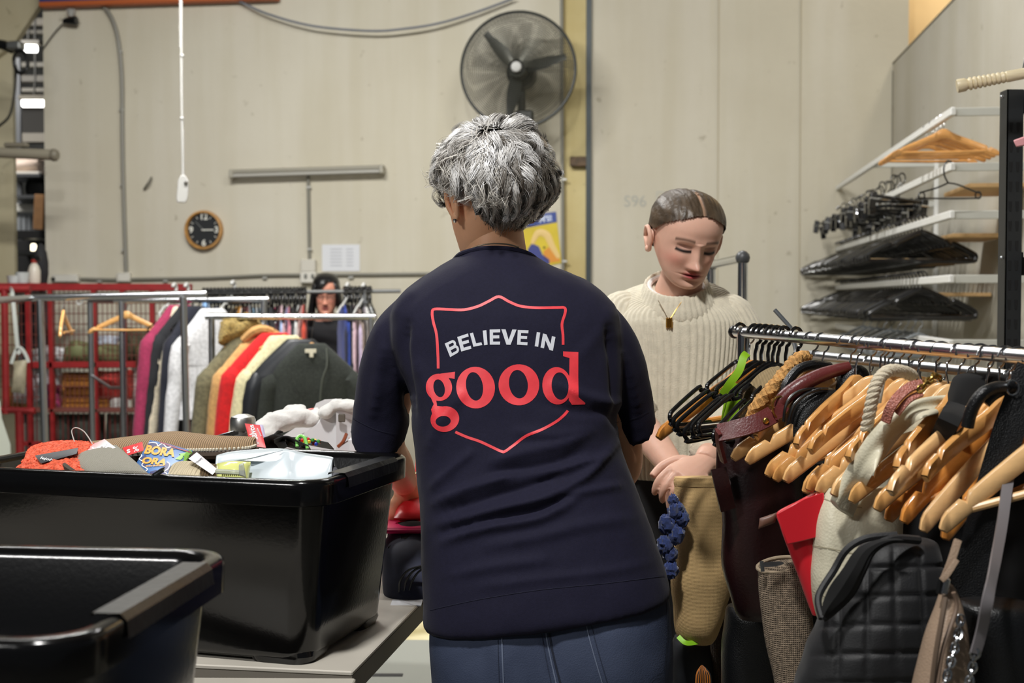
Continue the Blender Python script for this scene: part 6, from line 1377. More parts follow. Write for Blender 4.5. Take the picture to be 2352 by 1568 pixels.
for s in (-1, 1):
    gq.tube([V((s*.032+.024*math.cos(a), -.105+.006*abs(math.cos(a)), .0+.018*math.sin(a))) for a in [2*PI*j/24 for j in range(25)]], .0018, 6)
    gq.tube([V((s*.056, -.1, .004)), V((s*.078, -.03, .004)), V((s*.08, .01, 0))], .0018, 6)
gq.tube([V((-.009, -.108, .004)), V((0, -.112, .006)), V((.009, -.108, .004))], .0018, 6)
obj('glasses', xf(gq, HM3), gl, w3)
# ---------------------------------------------------------------- rack of bags on the right
RA, RB = P(1690, 762, 2.5), P(2352, 819, 1.75); RD = (RB-RA).normalized(); RR = .0105
def rail_at(px):
    lo, hi = -.3, 1.6
    for _ in range(40):
        m = (lo+hi)/2
        if to_px(RA+(RB-RA)*m)[0] < px: lo = m
        else: hi = m
    return RA+(RB-RA)*lo
t = thing('clothes_rack', 'chrome clothes rail on the right crowded with bags on hangers', 'rack', (RA.x, RA.y, 0))
rn = RA + (RB-RA)*1.45
CHR = mat('chrome_rail', (232, 234, 238), .26, 1.)
obj('rail', MB().tube([RA, rn], RR, 24), CHR, t)
for p in (RA+RD*.03, rn): obj('upright', MB().tube([p, V((p.x, p.y, .02))], .012, 12), STEEL, t)
sdv = V((-RD.y, RD.x, 0)).normalized()
for p in (RA+RD*.03, rn): obj('foot_bar', MB().tube([V((p.x, p.y, .02))-sdv*.22, V((p.x, p.y, .02))+sdv*.22], .012, 10), STEEL, t)
obj('end_knob', MB().ball(RA-RD*.004, .0135, 12), BLACKP, t)
def solve(px, tip, loc, rng=(-25, 80)):
    """yaw and roll that bring a hanger's left end where the photo shows it"""
    p = rail_at(px) + V((0, 0, RR)); best = None
    for yd in range(rng[0], rng[1], 3):
        for rd in range(-26, 40, 2):
            m = M.Translation(p) @ M.Rotation(math.radians(yd), 4, 'Z') @ M.Rotation(math.radians(-rd), 4, 'Y') @ M.Translation((0, 0, -HTOP))
            x, y = to_px(m @ loc); e = (x-tip[0])**2 + (y-tip[1])**2 + .35*rd*rd + .04*(yd-25)**2
            if best is None or e < best[0]: best = (e, m)
    return best[1]
TIPW = V((-.22, -.030, -.108)); TIPB = V((-.205, 0, -.10))
GW = 'wooden hangers on the bag rail'; GK = 'black plastic hangers on the bag rail'
wl = ((1712, (1505, 1004), 4, 1, 'amber wooden hanger at the far end of the bag rail, beyond the black ones'), (1942, (1672, 1052), 1, 0, 'wooden hanger just behind the glossy one over the maroon flap'), (1988, (1706, 1058), 1, 0, 'glossy wooden hanger whose tip lies over the maroon flap bag'),
      (2004, (1746, 1092), 0, 0, 'wooden hanger just right of the glossy one over the maroon flap'), (2012, (1756, 1116), 2, 1, 'wooden hanger showing only its low tip right of the maroon bag'), (2048, (1786, 1112), 1, 0, 'wooden hanger left of the rope handle, ending above the dark bag'), (2062, (1822, 1148), 0, 0, 'pale wooden hanger end hanging low above the red satin bag'),
      (2090, (1848, 1120), 2, 0, 'wooden hanger under the pink strap, tip above the red bag'), (2128, (1862, 1136), 1, 0, 'wooden hanger under the gold chain, tip beside the cream bag'), (2156, (1908, 1130), 3, 0, 'pale wooden hanger lying across the cream leather strap'), (2216, (1936, 1160), 0, 0, 'wooden hanger just in front of the cream leather bag'),
      (2262, (2036, 1128), 3, 0, 'notched wooden hanger in front of the black velvet strap'), (2272, (2002, 1170), 0, 0, 'wooden hanger peeking out below the notched one'), (2240, (2016, 1214), 4, 0, 'dark orange hanger tip low above the quilted bag'), (2298, (2062, 1193), 4, 1, 'orange wooden hanger with a notch, third from the nearest'),
      (2328, (2092, 1252), 3, 0, 'steep wooden hanger without a notch, above the quilted bag'), (2366, (2150, 1248), 4, 1, 'orange wooden hanger just under the nearest one'), (2440, (2134, 1236), 3, 1, 'nearest wooden hanger at the right edge with a deep notch'))
hw = {}
for k, (px, tip, wd_, bar, lab) in enumerate(wl):
    key = (wd_, bar, k == 15)
    if key not in hw: hw[key] = o = hanger_proto('wooden_hanger', lab, bar=bool(bar), wood=wd_, group=GW, notch=k != 15, drop=.098)
    else: o = dup(hw[key], lab)
    o.matrix_basis = solve(px, tip, TIPW)
bl0 = None
for k, (px, tip) in enumerate(((1700, (1538, 955)), (1733, (1548, 972)), (1745, (1556, 985)), (1757, (1574, 998)), (1772, (1588, 992)), (1785, (1602, 984)), (1800, (1640, 1010)), (1828, (1668, 992)))):
    lab = ('black plastic hanger at the far end of the bag rail, its hook biggest', 'black plastic hanger second from the far end of the bag rail', 'black plastic hanger third from the far end of the bag rail', 'black plastic hanger fourth from the far end, its tip hanging lowest', 'black plastic hanger fifth from the far end of the bag rail', 'black plastic hanger sixth from the far end of the bag rail', 'black plastic hanger running down beside the braided strap', 'black plastic hanger nearest the chrome hooks, beside the black handle')[k]
    if bl0 is None: bl0 = o = black_hanger_proto('black_hanger', lab, GK, r=.0042)
    else: o = dup(bl0, lab, GK)
    o.matrix_basis = solve(px, tip, TIPB, (0, 80))
# loose chrome hooks of hangers buried under the bags
hb0 = None
for k, px in enumerate((1862, 1888, 1966, 2036, 2108, 2200, 2312)):
    lab = 'wooden hanger buried under bags, only its chrome hook plain, ' + ('leftmost', 'second from left', 'third from left', 'left of the rope handle', 'above the gold chain', 'above the black velvet strap', 'nearest the right edge')[k]
    if hb0 is None: hb0 = o = hanger_proto('wooden_hanger', lab, bar=False, wood=2, group='buried hangers on the bag rail', w=.17, drop=.09)
    else: o = dup(hb0, lab)
    p = rail_at(px); o.matrix_basis = M.Translation(p + V((0, 0, RR))) @ M.Rotation(math.radians(22+5*(k % 3)), 4, 'Z') @ M.Translation((0, 0, -HTOP))
# second rail behind
QA, QB = P(1830, 812, 2.75), P(2420, 872, 2.15)
t = thing('clothes_rack', 'second rail behind the bag rail, holding more wooden hangers', 'rack', (QA.x, QA.y, 0))
obj('rail', MB().tube([QA, QB], .010, 14), DULL, t)
for p in (QA, QB): obj('upright', MB().tube([p, V((p.x, p.y, .02))], .011, 10), DULL, t)
for p in (QA, QB): obj('foot_bar', MB().tube([V((p.x, p.y, .02))-sdv*.2, V((p.x, p.y, .02))+sdv*.2], .011, 10), DULL, t)
for k, u in enumerate((.1, .22, .33, .45, .52, .62, .74, .86)):
    o = dup(hb0, 'wooden hanger on the rail behind the bags, ' + ('farthest', 'second from far', 'third from far', 'fourth from far', 'behind the rope handle', 'behind the gold chain', 'behind the velvet strap', 'nearest')[k], 'wooden hangers on the rear rail')
    o.matrix_basis = M.Translation(QA+(QB-QA)*u + V((0, 0, .010))) @ M.Rotation(math.radians(20+9*(k % 3)), 4, 'Z') @ M.Translation((0, 0, -HTOP)) @ M.Scale(1.0, 4)
obj('side_arm', MB().tube([P(1780, 712, 2.85), P(1816, 752, 2.82), QA], .005, 8), mat('rod_grey', (70, 74, 78), .4), t)
# ---------------------------------------------------------------- bags
def bag(name, lab, rows, m, cat='bag', yaw=0., e=2.2, n=5, seg=36, nz=.004, sub=0, seed=0., part='body'):
    t = thing(name, lab, cat, P((rows[-1][1]+rows[-1][3])/2, rows[-1][0], rows[-1][4]))
    o = obj(part, MB().loft(rings_px(rows, n, seg, e, yaw, nz, 14, seed)), m, t, sub=sub); return t, o
def r5(Y, *rows): return tuple((y, xl, y+dy, xr, Y, th) for (y, xl, xr, th, dy) in rows)
def strap(par, nm, pts, wpx, m, t_=.004, up=(0, -1, .4), n=6):
    p = sv([P(*q) for q in pts], n); Y = sum(q[2] for q in pts)/len(pts)
    return obj(nm, MB().bar(p, wpx*Y/F, t_, up), m, par)
def chain(par, pts, m, r=.0055, w=.0016):
    p = sv([P(*q) for q in pts], 14); L = [0]
    for i in range(1, len(p)): L.append(L[-1]+(p[i]-p[i-1]).length)
    st = r*1.55; k = 0
    while k*st < L[-1]:
        d = k*st; i = next(j for j in range(1, len(L)) if L[j] >= d or j == len(L)-1); T = (p[i]-p[i-1]).normalized(); c = p[i-1] + T*(d-L[i-1])
        s_ = T.cross(V((0, 1, 0))).normalized(); q_ = T.cross(s_); s2 = s_*math.cos(k*PI/2+.5)+q_*math.sin(k*PI/2+.5)
        obj('chain_link', MB().tube([c + T*(math.cos(a)*r*1.25) + s2*(math.sin(a)*r*.8) for a in [2*PI*j/14 for j in range(15)]], w, 6), m, par); k += 1
leaB = mat('leather_black', (11, 12, 14), .36, bump=.2, bs=520, kind='cell'); fabB = mat('fabric_black', (17, 17, 19), .85, var=.25, vs=18)
jute = mat('jute_weave', (208, 174, 120), .9, kind='weave', bs=130, bump=.45, var=.12, vs=16)
t, o = bag('jute_bag', 'beige jute bag edged with navy pompoms, held by the young person', r5(2.5, (1096, 1551, 1664, .018, 0), (1106, 1549, 1666, .024, 0), (1150, 1547, 1670, .034, 0), (1250, 1544, 1680, .045, 0), (1340, 1540, 1680, .05, 0), (1400, 1545, 1668, .05, 6), (1440, 1552, 1648, .045, 8), (1468, 1562, 1632, .03, 6), (1474, 1572, 1620, .012, 4)), jute, nz=.008, n=6)
obj('hem_band', MB().loft(rings_px(r5(2.5, (1095, 1549, 1666, .020, 0), (1104, 1547, 1668, .026, 0), (1114, 1548, 1667, .026, 0)), 3, 36, 2.2)), jute, t)
pom = mat('pompom_navy', (44, 60, 112), .95, var=.3, vs=200, sheen=.4)
for k, (x, y, r) in enumerate(((1554, 1172, .016), (1566, 1190, .014), (1532, 1203, .016), (1552, 1226, .017), (1528, 1250, .016), (1540, 1272, .013), (1541, 1308, .015), (1546, 1148, .010))):
    q = MB().ball(P(x, y, 2.44), (r, r*.9, r*1.15), 22); c = P(x, y, 2.44); q.v = [tuple(V(v) + (V(v)-c)*.4*pnoise(V(v)*420)) for v in q.v]; obj('pompom', q, pom, t)
strap(t, 'lime_strap', ((1558, 1462, 2.47), (1575, 1476, 2.46), (1600, 1474, 2.47), (1612, 1466, 2.48)), 11, mat('lime_green', (150, 214, 40), .5))
bag('woven_bag', 'dark brown woven bag behind the jute bag', r5(2.58, (1184, 1622, 1700, .02, 0), (1200, 1620, 1730, .03, 0), (1350, 1622, 1760, .04, 0), (1568, 1640, 1790, .05, 0), (1620, 1640, 1790, .05, 0)), mat('brown_weave', (60, 42, 20), .9, kind='weave', bs=110, bump=.9, var=.3, vs=40))
oxb = mat('oxblood_leather', (32, 12, 12), .33, var=.25, vs=10, bump=.15, bs=220); oxl = mat('oxblood_light', (92, 38, 37), .34, var=.12, vs=30, bump=.2, bs=300)
t, o = bag('satchel', 'dark oxblood leather satchel with a maroon rolled handle', r5(2.2, (976, 1652, 1790, .015, -30), (1010, 1648, 1812, .03, -20), (1080, 1646, 1832, .042, -10), (1180, 1656, 1850, .05, 0), (1300, 1662, 1862, .052, 0), (1390, 1684, 1868, .05, 0), (1420, 1700, 1860, .03, 0)), oxb, nz=.006)
strap(t, 'flap_strap', ((1650, 994, 2.12), (1690, 985, 2.11), (1740, 970, 2.11), (1775, 952, 2.12)), 42, oxl, .006, (0, -1, .5))
strap(t, 'flap_lip', ((1650, 990, 2.115), (1652, 1020, 2.13), (1662, 1060, 2.14)), 24, oxl, .006, (-1, -.3, 0))
obj('handle', MB().tube(sv([P(1792, 938, 2.12), P(1800, 915, 2.12), P(1840, 885, 2.12), P(1890, 860, 2.13), P(1950, 842, 2.14)], 6), [.010, .013, .0135, .012, .009], 12), oxl, t)
obj('handle_loop', MB().bar(sv([P(1778, 952, 2.115), P(1790, 945, 2.11), P(1800, 930, 2.11)], 4), .02, .006, (0, -1, .3)), oxl, t)
obj('brass_ring', MB().tube([P(1791, 935, 2.11)+V((.012*math.cos(a), 0, .018*math.sin(a))) for a in [2*PI*k/16 for k in range(17)]], .0018, 6), mat('brass', (196, 160, 84), .25, 1.), t)
obj('brass_stud', MB().ball(P(1759, 966, 2.105), (.0055, .003, .0055), 12), mat('brass', (196, 160, 84)), t)
obj('side_ring', MB().tube([P(1662, 1110, 2.14)+V((.011*math.cos(a), 0, .011*math.sin(a))) for a in [2*PI*k/16 for k in range(17)]], .0016, 6), DULL, t)
strap(t, 'side_tab', ((1650, 1075, 2.14), (1660, 1120, 2.135), (1672, 1170, 2.14)), 36, oxb, .006)
lime = mat('lime_satin', (130, 176, 22), .45)
t = thing('lime_bag', 'lime green bag strap twisted over the black plastic hangers', 'bag', P(1685, 965, 2.4))
strap(t, 'strap', ((1716, 812, 2.36), (1708, 820, 2.35), (1698, 850, 2.34), (1678, 878, 2.34), (1660, 905, 2.35)), 18, lime, .003, lambda u: (-.3+u*.4, -1, .2))
strap(t, 'strap', ((1690, 880, 2.4), (1684, 930, 2.4), (1672, 975, 2.4)), 30, lime, .003)
obj('panel', MB().pillow(P(1655, 972, 2.42), P(1700, 968, 2.42), P(1704, 905, 2.42), P(1664, 915, 2.42), .02, 8, 8), lime, t)
t, o = bag('canvas_bag', 'brown canvas bag with a beige webbing strap under black hangers', r5(2.4, (885, 1712, 1760, .015, 0), (930, 1700, 1768, .025, 0), (1000, 1690, 1778, .03, 0), (1100, 1690, 1780, .03, 0)), mat('canvas_brown', (92, 74, 52), .9, kind='weave', bs=140, bump=.5))
strap(t, 'strap', ((1735, 890, 2.3), (1756, 868, 2.3), (1785, 852, 2.31), (1800, 846, 2.33)), 34, mat('webbing_beige', (186, 162, 120), .9, kind='rib', bs=160, bump=.6), .004, (-.4, -.8, .6))
strap(t, 'blue_edge', ((1762, 866, 2.31), (1790, 856, 2.32), (1812, 848, 2.34)), 12, mat('strap_indigo', (60, 58, 120), .8), .003, (-.2, -.8, .6))
brd = mat('braid_tan', (188, 140, 80), .85, var=.3, vs=120, bump=.6, bs=300)
t = thing('braided_bag', 'thick tan braided strap slung over a hanger by the black hooks', 'bag', P(1735, 965, 2.2))
ctr = sv([P(1852, 826, 2.24), P(1832, 832, 2.21), P(1806, 862, 2.19), P(1780, 892, 2.18), P(1754, 922, 2.18), P(1738, 946, 2.19), P(1730, 972, 2.2)], 10); fr_ = frames(ctr)
for k in range(3): obj('strand', MB().tube([c + a*(.0105*math.sin(i*.62+k*2.09)) + b*(.006*math.sin(2*(i*.62+k*2.09))) for i, (c, (T, a, b)) in enumerate(zip(ctr, fr_))], .0075, 8), brd, t)
t = thing('black_handbag', 'glossy black leather bag with a piped dome top under the hangers', 'bag', P(1860, 990, 2.1))
obj('body', MB().loft(rings_px(r5(2.12, (894, 1860, 1905, .01, -4), (904, 1838, 1922, .022, -6), (930, 1815, 1925, .03, -4), (965, 1803, 1925, .034, 0), (1000, 1800, 1925, .034, 0)), 5, 30)), leaB, t)
for s in (-1, 1): obj('piping', MB().tube(sv([P(1806+6*s, 968, 2.08), P(1814+9*s, 932, 2.08), P(1836+14*s, 906, 2.085), P(1868+14*s, 894, 2.09), P(1900, 893, 2.1)], 6), .0026, 8), BLACKP, t)
obj('handle', MB().tube(sv([P(1798, 905, 2.16), P(1808, 880, 2.16), P(1832, 850, 2.17), P(1866, 838, 2.18), P(1905, 842, 2.2)], 6), .0085, 10), leaB, t)
t = thing('small_pouch', 'small black leather pouch slung high between chrome hooks', 'bag', P(1950, 890, 2.15)); obj('body', MB().loft(rings_px(r5(2.15, (838, 1945, 1978, .012, 0), (850, 1930, 1992, .02, 0), (880, 1918, 2000, .024, 0), (905, 1914, 1990, .02, 0)), 4, 24)), leaB, t)
satin = mat('red_satin', (206, 22, 38), .38, sheen=.2)
t, o = bag('satin_bag', 'bright red satin clutch hanging below the wooden hangers', r5(1.97, (1132, 1866, 1888, .008, 0), (1150, 1832, 1892, .012, 0), (1176, 1784, 1894, .014, 2), (1200, 1787, 1895, .016, 0), (1252, 1805, 1896, .018, 0), (1330, 1836, 1894, .016, 0), (1400, 1862, 1890, .01, 0), (1412, 1867, 1884, .006, 0)), satin, nz=.003, e=2.0)
obj('flap', MB().prism([P(x, y, 1.945) for x, y in ((1782, 1178), (1836, 1148), (1892, 1130), (1894, 1228), (1850, 1240), (1806, 1250))], V((0, -.004, 0))), satin, t, bev=.002)
t2 = t; obj('leather_tab', MB().pillow(P(1742, 1214, 1.95), P(1780, 1200, 1.95), P(1786, 1176, 1.95), P(1745, 1190, 1.95), .01, 8, 8), mat('tab_brown', (104, 70, 56), .45), t)
twd = mat('tweed_weave', (132, 116, 98), .95, kind='tweed', bs=95, bump=1., var=.35, vs=180)
t, o = bag('tweed_bag', 'brown grey tweed bag with an open top below the red clutch', r5(2.02, (1300, 1742, 1838, .022, -14), (1312, 1742, 1842, .026, -12), (1380, 1746, 1856, .03, -4), (1450, 1755, 1866, .034, 0), (1540, 1774, 1860, .036, 0), (1620, 1784, 1850, .036, 0)), twd, nz=.004)
obj('rim_edge', MB().tube([P(1790, 1296, 2.02)+V((.0345*math.cos(a), .023*math.sin(a), .010*math.cos(a)*.6+.006*math.sin(a))) for a in [2*PI*k/32 for k in range(33)]], .003, 8), mat('tweed_rim', (150, 134, 112), .9), t)
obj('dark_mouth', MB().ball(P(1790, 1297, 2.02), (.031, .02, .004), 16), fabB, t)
obj('zip_end', MB().bar([P(1749, 1288, 1.99), P(1752, 1312, 1.99)], .006, .002, (0, -1, 0)), DULL, t)
crm = mat('cream_leather', (206, 200, 176), .42, bump=.14, bs=260, kind='cell', var=.05, vs=8)
t, o = bag('cream_bag', 'cream pebbled leather bag with a wide draped strap', r5(1.95, (1120, 1905, 2050, .015, 0), (1150, 1888, 2066, .03, 0), (1210, 1870, 2076, .045, 0), (1290, 1864, 2070, .052, 0), (1350, 1866, 2050, .048, 0), (1420, 1876, 2030, .03, 0), (1440, 1890, 2010, .012, 0)), crm, nz=.009, n=6)
displace(o.data, (lambda f, mw: (lambda p, n: f(p, n)))(fold_field([(((1930, 1170), (1950, 1230), (1935, 1310)), -.006, 12), (((1975, 1210), (1960, 1270), (1990, 1330)), .006, 14), (((1890, 1230), (1905, 1290), (1890, 1360)), .005, 12)]), None), wmat(o))
for pts in (((1886, 1142), (1930, 1158), (1980, 1166)), ((1864, 1252), (1920, 1262), (1985, 1276)), ((1868, 1358), (1900, 1372), (1940, 1384))): print_px('stitch_line', [line_px(pts, 2.2, 6)], bvh_of([o]), mat('cream_seam', (160, 152, 126), .6), t, .001, 6)
dr = [[(2182, 905, 1.880), (2120, 912, 1.870), (2060, 938, 1.850), (2010, 978, 1.850), (1972, 1030, 1.860), (1935, 1090, 1.880), (1905, 1150, 1.890)], [(2182, 930, 1.880), (2110, 940, 1.860), (2066, 968, 1.840), (2030, 1010, 1.840), (1996, 1060, 1.850), (1960, 1110, 1.870), (1925, 1170, 1.880)], [(2182, 946, 1.890), (2124, 958, 1.8), (2080, 990, 1.870), (2040, 1040, 1.870), (2008, 1085, 1.8), (1985, 1130, 1.890), (1960, 1190, 1.900)]]
cu = [sv([P(*q) for q in r], 6) for r in dr]; g = MB()
g.loft([[cu[0][i], cu[0][i]*.5+cu[1][i]*.5+V((0, -.010, .006)), cu[1][i]+V((0, .003, -.002)), cu[1][i]*.5+cu[2][i]*.5+V((0, -.006, .004)), cu[2][i], cu[2][i]+V((0, .006, -.003)), cu[1][i]+V((0, .012, -.004)), cu[0][i]+V((0, .006, -.002))] for i in range(len(cu[0]))])
obj('strap', g, crm, t, sub=2, auto=0)
strap(t, 'strap_end', ((2182, 960, 1.900), (2120, 972, 1.890), (2060, 990, 1.880)), 20, crm, .004)
qm = mat('quilted_black', (7, 8, 12), .6, sheen=.1, bump=.15, bs=400)
rq = r5(1.74, (1236, 2020, 2130, .02, 0), (1246, 1985, 2150, .035, 0), (1280, 1960, 2160, .05, 0), (1340, 1932, 2172, .065, 0), (1420, 1886, 2182, .075, 0), (1490, 1856, 2188, .08, 0), (1568, 1830, 2192, .08, 0), (1640, 1820, 2195, .08, 0))
t = thing('quilted_bag', 'black quilted puffer bag at the bottom of the rail', 'bag', P(2010, 1600, 1.74)); rg = rings_px(rq, 14, 150, 2.3, 0, .003)
me = fix(MB().loft(rg).mesh('body'))
ql = [(tuple((1868+62*k+(y-1300)*(.03*(k-2)), y) for y in (1240, 1330, 1420, 1510, 1600)), -.0042, 6) for k in range(1, 6)] + [(tuple((x, 1305+66*k-(x-1900)*.02) for x in (1840, 1920, 2000, 2080, 2160, 2200)), -.0042, 6) for k in range(5)]
displace(me, fold_field(ql)); displace(me, lambda p, n: .002*pnoise(p*30)); o = obj('body', me, qm, t, auto=0)
obj('mouth_edge', MB().tube(sv([P(2110, 1240, 1.70), P(2050, 1238, 1.68), P(2005, 1262, 1.67), P(1980, 1310, 1.67), P(1955, 1360, 1.68), P(1915, 1400, 1.68), P(1888, 1420, 1.68)], 6), .006, 8), qm, t)
obj('mouth_edge', MB().tube(sv([P(1888, 1420, 1.68), P(1880, 1370, 1.70), P(1915, 1310, 1.72), P(1945, 1262, 1.72), P(1990, 1236, 1.72), P(2060, 1228, 1.72)], 6), .005, 8), qm, t)
obj('mouth_lining', MB().loft([[a, a*.5+b*.5+V((0, -.004, 0)), b] for a, b in zip(sv([P(2090, 1242, 1.672), P(2045, 1242, 1.665), P(2003, 1266, 1.662), P(1976, 1314, 1.662), P(1950, 1362, 1.668), P(1912, 1400, 1.668), P(1892, 1414, 1.668)], 5), sv([P(2060, 1236, 1.672), P(2010, 1240, 1.672), P(1966, 1262, 1.672), P(1935, 1306, 1.672), P(1906, 1346, 1.672), P(1890, 1384, 1.672), P(1888, 1412, 1.672)], 5))], closed=False, cap=False), mat('lining_black', (8, 8, 9), .9), t)
tau = mat('taupe_leather', (154, 132, 112), .42, bump=.2, bs=380, kind='cell')
t, o = bag('taupe_bag', 'taupe leather bag with a zip and a silver chain strap', r5(1.56, (1338, 2170, 2182, .006, 0), (1352, 2160, 2196, .012, 0), (1400, 2146, 2212, .02, 0), (1470, 2124, 2222, .03, 0), (1568, 2098, 2228, .036, 0), (1640, 2090, 2228, .036, 0)), tau, nz=.003)
obj('zip', MB().tube(sv([P(2172, 1372, 1.525), P(2162, 1430, 1.515), P(2150, 1500, 1.51), P(2140, 1580, 1.51)], 6), .0035, 8), mat('zip_taupe', (96, 80, 66), .5), t)
obj('edge_piping', MB().tube(sv([P(2190, 1360, 1.53), P(2196, 1400, 1.53), P(2166, 1490, 1.515), P(2152, 1580, 1.51)], 6), .0028, 8), mat('zip_taupe2', (120, 100, 84), .5), t)
strap(t, 'hanging_tab', ((2200, 1240, 1.56), (2184, 1290, 1.55), (2168, 1330, 1.55)), 16, tau, .005)
strap(t, 'hanging_tab', ((2196, 1286, 1.55), (2176, 1318, 1.54), (2162, 1332, 1.54)), 12, tau, .005)
obj('clasp', MB().box(P(2172, 1346, 1.54), (.008, .006, .022), M.Rotation(.2, 3, 'Y'), .002), STEEL, t); obj('clasp', MB().box(P(2160, 1348, 1.545), (.008, .006, .018), M.Rotation(.15, 3, 'Y'), .002), BLACKP, t)
chain(t, ((2206, 1424, 1.53), (2200, 1460, 1.525), (2190, 1500, 1.52), (2176, 1550, 1.51), (2166, 1590, 1.51)), STEEL)
t, o = bag('black_shoulder_bag', 'big black leather shoulder bag with a wide pebbled strap, right edge', r5(1.62, (1376, 2205, 2330, .02, 0), (1392, 2196, 2380, .04, 0), (1460, 2200, 2410, .05, 0), (1568, 2210, 2420, .055, 0), (1640, 2210, 2420, .055, 0)), leaB)
strap(t, 'strap', ((2372, 842, 1.71), (2350, 900, 1.71), (2320, 980, 1.71), (2290, 1080, 1.71), (2262, 1180, 1.71), (2236, 1280, 1.71), (2214, 1372, 1.71)), 70, leaB, .005, (-.35, -1, .15), 8)
gs = mat('grey_strap', (112, 108, 110), .36)
t = thing('chain_bag', 'grey leather strap ending in a silver chain, right edge', 'bag', P(2225, 1560, 1.5))
strap(t, 'strap', ((2338, 985, 1.735), (2327, 1045, 1.72), (2313, 1120, 1.68), (2302, 1200, 1.63), (2286, 1290, 1.56), (2270, 1370, 1.495), (2254, 1450, 1.5), (2240, 1500, 1.5)), 25, gs, .003, lambda u: (-.5+u*.8, -1, .1), 6)
chain(t, ((2238, 1500, 1.5), (2232, 1540, 1.5), (2220, 1590, 1.5)), STEEL, .0055)
obj('link_ring', MB().tube([P(2240, 1500, 1.5)+V((.006*math.cos(a), 0, .006*math.sin(a))) for a in [2*PI*k/12 for k in range(13)]], .0015, 6), STEEL, t)
rp = mat('rope_white', (208, 196, 172), .9, bump=.6, bs=400)
t = thing('rope_bag', 'white twisted rope handle hooked over a wooden hanger', 'bag', P(1995, 970, 1.86))
ctr = sv([P(2096, 862, 1.90), P(2070, 852, 1.87), P(2040, 852, 1.85), P(2018, 872, 1.845), P(2006, 905, 1.845), P(1998, 945, 1.85), P(1990, 985, 1.86)], 12); fr_ = frames(ctr)
for k in range(3): obj('strand', MB().tube([c + a*(.0048*math.cos(i*.5+k*2.09)) + b*(.0048*math.sin(i*.5+k*2.09)) for i, (c, (T, a, b)) in enumerate(zip(ctr, fr_))], .0050, 8), rp, t)
obj('white_flap', MB().pillow(P(2002, 930, 1.88), P(2024, 925, 1.88), P(2040, 842, 1.88), P(2022, 848, 1.88), .01, 8, 8), WHITE, t)
t = thing('snakeskin_bag', 'pinkish snakeskin strap between the rope handle and gold chain', 'bag', P(2035, 965, 1.83))
pk = mat('snake_pink', (172, 108, 94), .45, bump=.6, bs=330, kind='cell', var=.15, vs=90)
strap(t, 'strap', ((2118, 882, 1.83), (2092, 888, 1.825), (2066, 908, 1.82), (2046, 935, 1.82), (2034, 968, 1.83)), 22, pk, .006, (-.4, -1, .5)); strap(t, 'strap', ((2116, 904, 1.83), (2088, 918, 1.82), (2060, 950, 1.825)), 14, pk, .005, (-.4, -1, .5))
t = thing('gold_chain_bag', 'short gold chain strap lying over a wooden hanger', 'bag', P(2112, 895, 1.8)); chain(t, ((2158, 868, 1.81), (2148, 862, 1.80), (2132, 876, 1.79), (2116, 892, 1.79)), mat('brass', (196, 160, 84)), .005, .0019)
vel = mat('black_velvet', (8, 8, 9), .95)
t, o = bag('velvet_bag', 'black velvet bag folded over the rail near the right edge', ((856, 2222, 856, 2296, 1.865, .016), (866, 2194, 866, 2312, 1.86, .028), (900, 2184, 900, 2318, 1.855, .034), (940, 2178, 936, 2300, 1.85, .034), (985, 2158, 975, 2264, 1.84, .03), (1030, 2136, 1020, 2220, 1.835, .026), (1072, 2114, 1062, 2166, 1.835, .018)), vel, nz=.004, e=2.8)
strap(t, 'strap', ((2200, 930, 1.840), (2178, 970, 1.735), (2155, 1020, 1.840), (2130, 1075, 1.860)), 46, vel, .008, (-.4, -1, .2)); strap(t, 'strap', ((2212, 945, 1.820), (2196, 980, 1.820), (2172, 1040, 1.830)), 14, vel, .008, (-.4, -1, .2))
t = thing('rolled_handle_bag', 'black rolled leather handle arching beside the velvet bag', 'bag', P(2220, 985, 1.7))
obj('handle', MB().tube(sv([P(2222, 980, 1.7), P(2232, 940, 1.695), P(2256, 905, 1.69), P(2290, 890, 1.70), P(2330, 892, 1.72)], 6), .0085, 12), leaB, t); obj('handle', MB().tube(sv([P(2262, 925, 1.71), P(2284, 905, 1.71), P(2330, 880, 1.72)], 6), .008, 12), leaB, t)
obj('ring', MB().tube([P(2326, 890, 1.7)+V((.008*math.cos(a), 0, .010*math.sin(a))) for a in [2*PI*k/12 for k in range(13)]], .0014, 6), STEEL, t)
for k, (lab, Y, rows, m) in enumerate((('added black fabric filler bag behind the red clutch', 2.3, ((1060, 1790, 1960, .03, 0), (1100, 1770, 1990, .05, 0), (1300, 1760, 2010, .06, 0), (1568, 1770, 2020, .06, 0), (1640, 1770, 2020, .06, 0)), fabB),
                                 ('added black filler bag behind the quilted bag', 2.05, ((1120, 2060, 2200, .03, 0), (1160, 2040, 2240, .05, 0), (1300, 2030, 2260, .06, 0), (1568, 2030, 2260, .06, 0), (1640, 2030, 2260, .06, 0)), fabB),
                                 ('added black filler bag at the right edge of the rail', 1.95, ((1060, 2240, 2420, .03, 0), (1100, 2220, 2460, .06, 0), (1568, 2210, 2480, .07, 0), (1640, 2210, 2480, .07, 0)), fabB),
                                 ('added black leather filler bag below the oxblood satchel', 2.32, ((1390, 1668, 1790, .03, 0), (1420, 1660, 1800, .05, 0), (1568, 1660, 1810, .05, 0), (1640, 1660, 1810, .05, 0)), leaB),
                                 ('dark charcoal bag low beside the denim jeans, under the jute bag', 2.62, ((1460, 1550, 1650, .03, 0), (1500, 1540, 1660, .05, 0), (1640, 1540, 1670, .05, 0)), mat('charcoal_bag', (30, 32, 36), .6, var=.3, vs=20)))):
    bag('filler_bag', lab, r5(Y, *rows), m, nz=.008, seed=k*3.)  # black bags added to fill the dark gaps under the rail
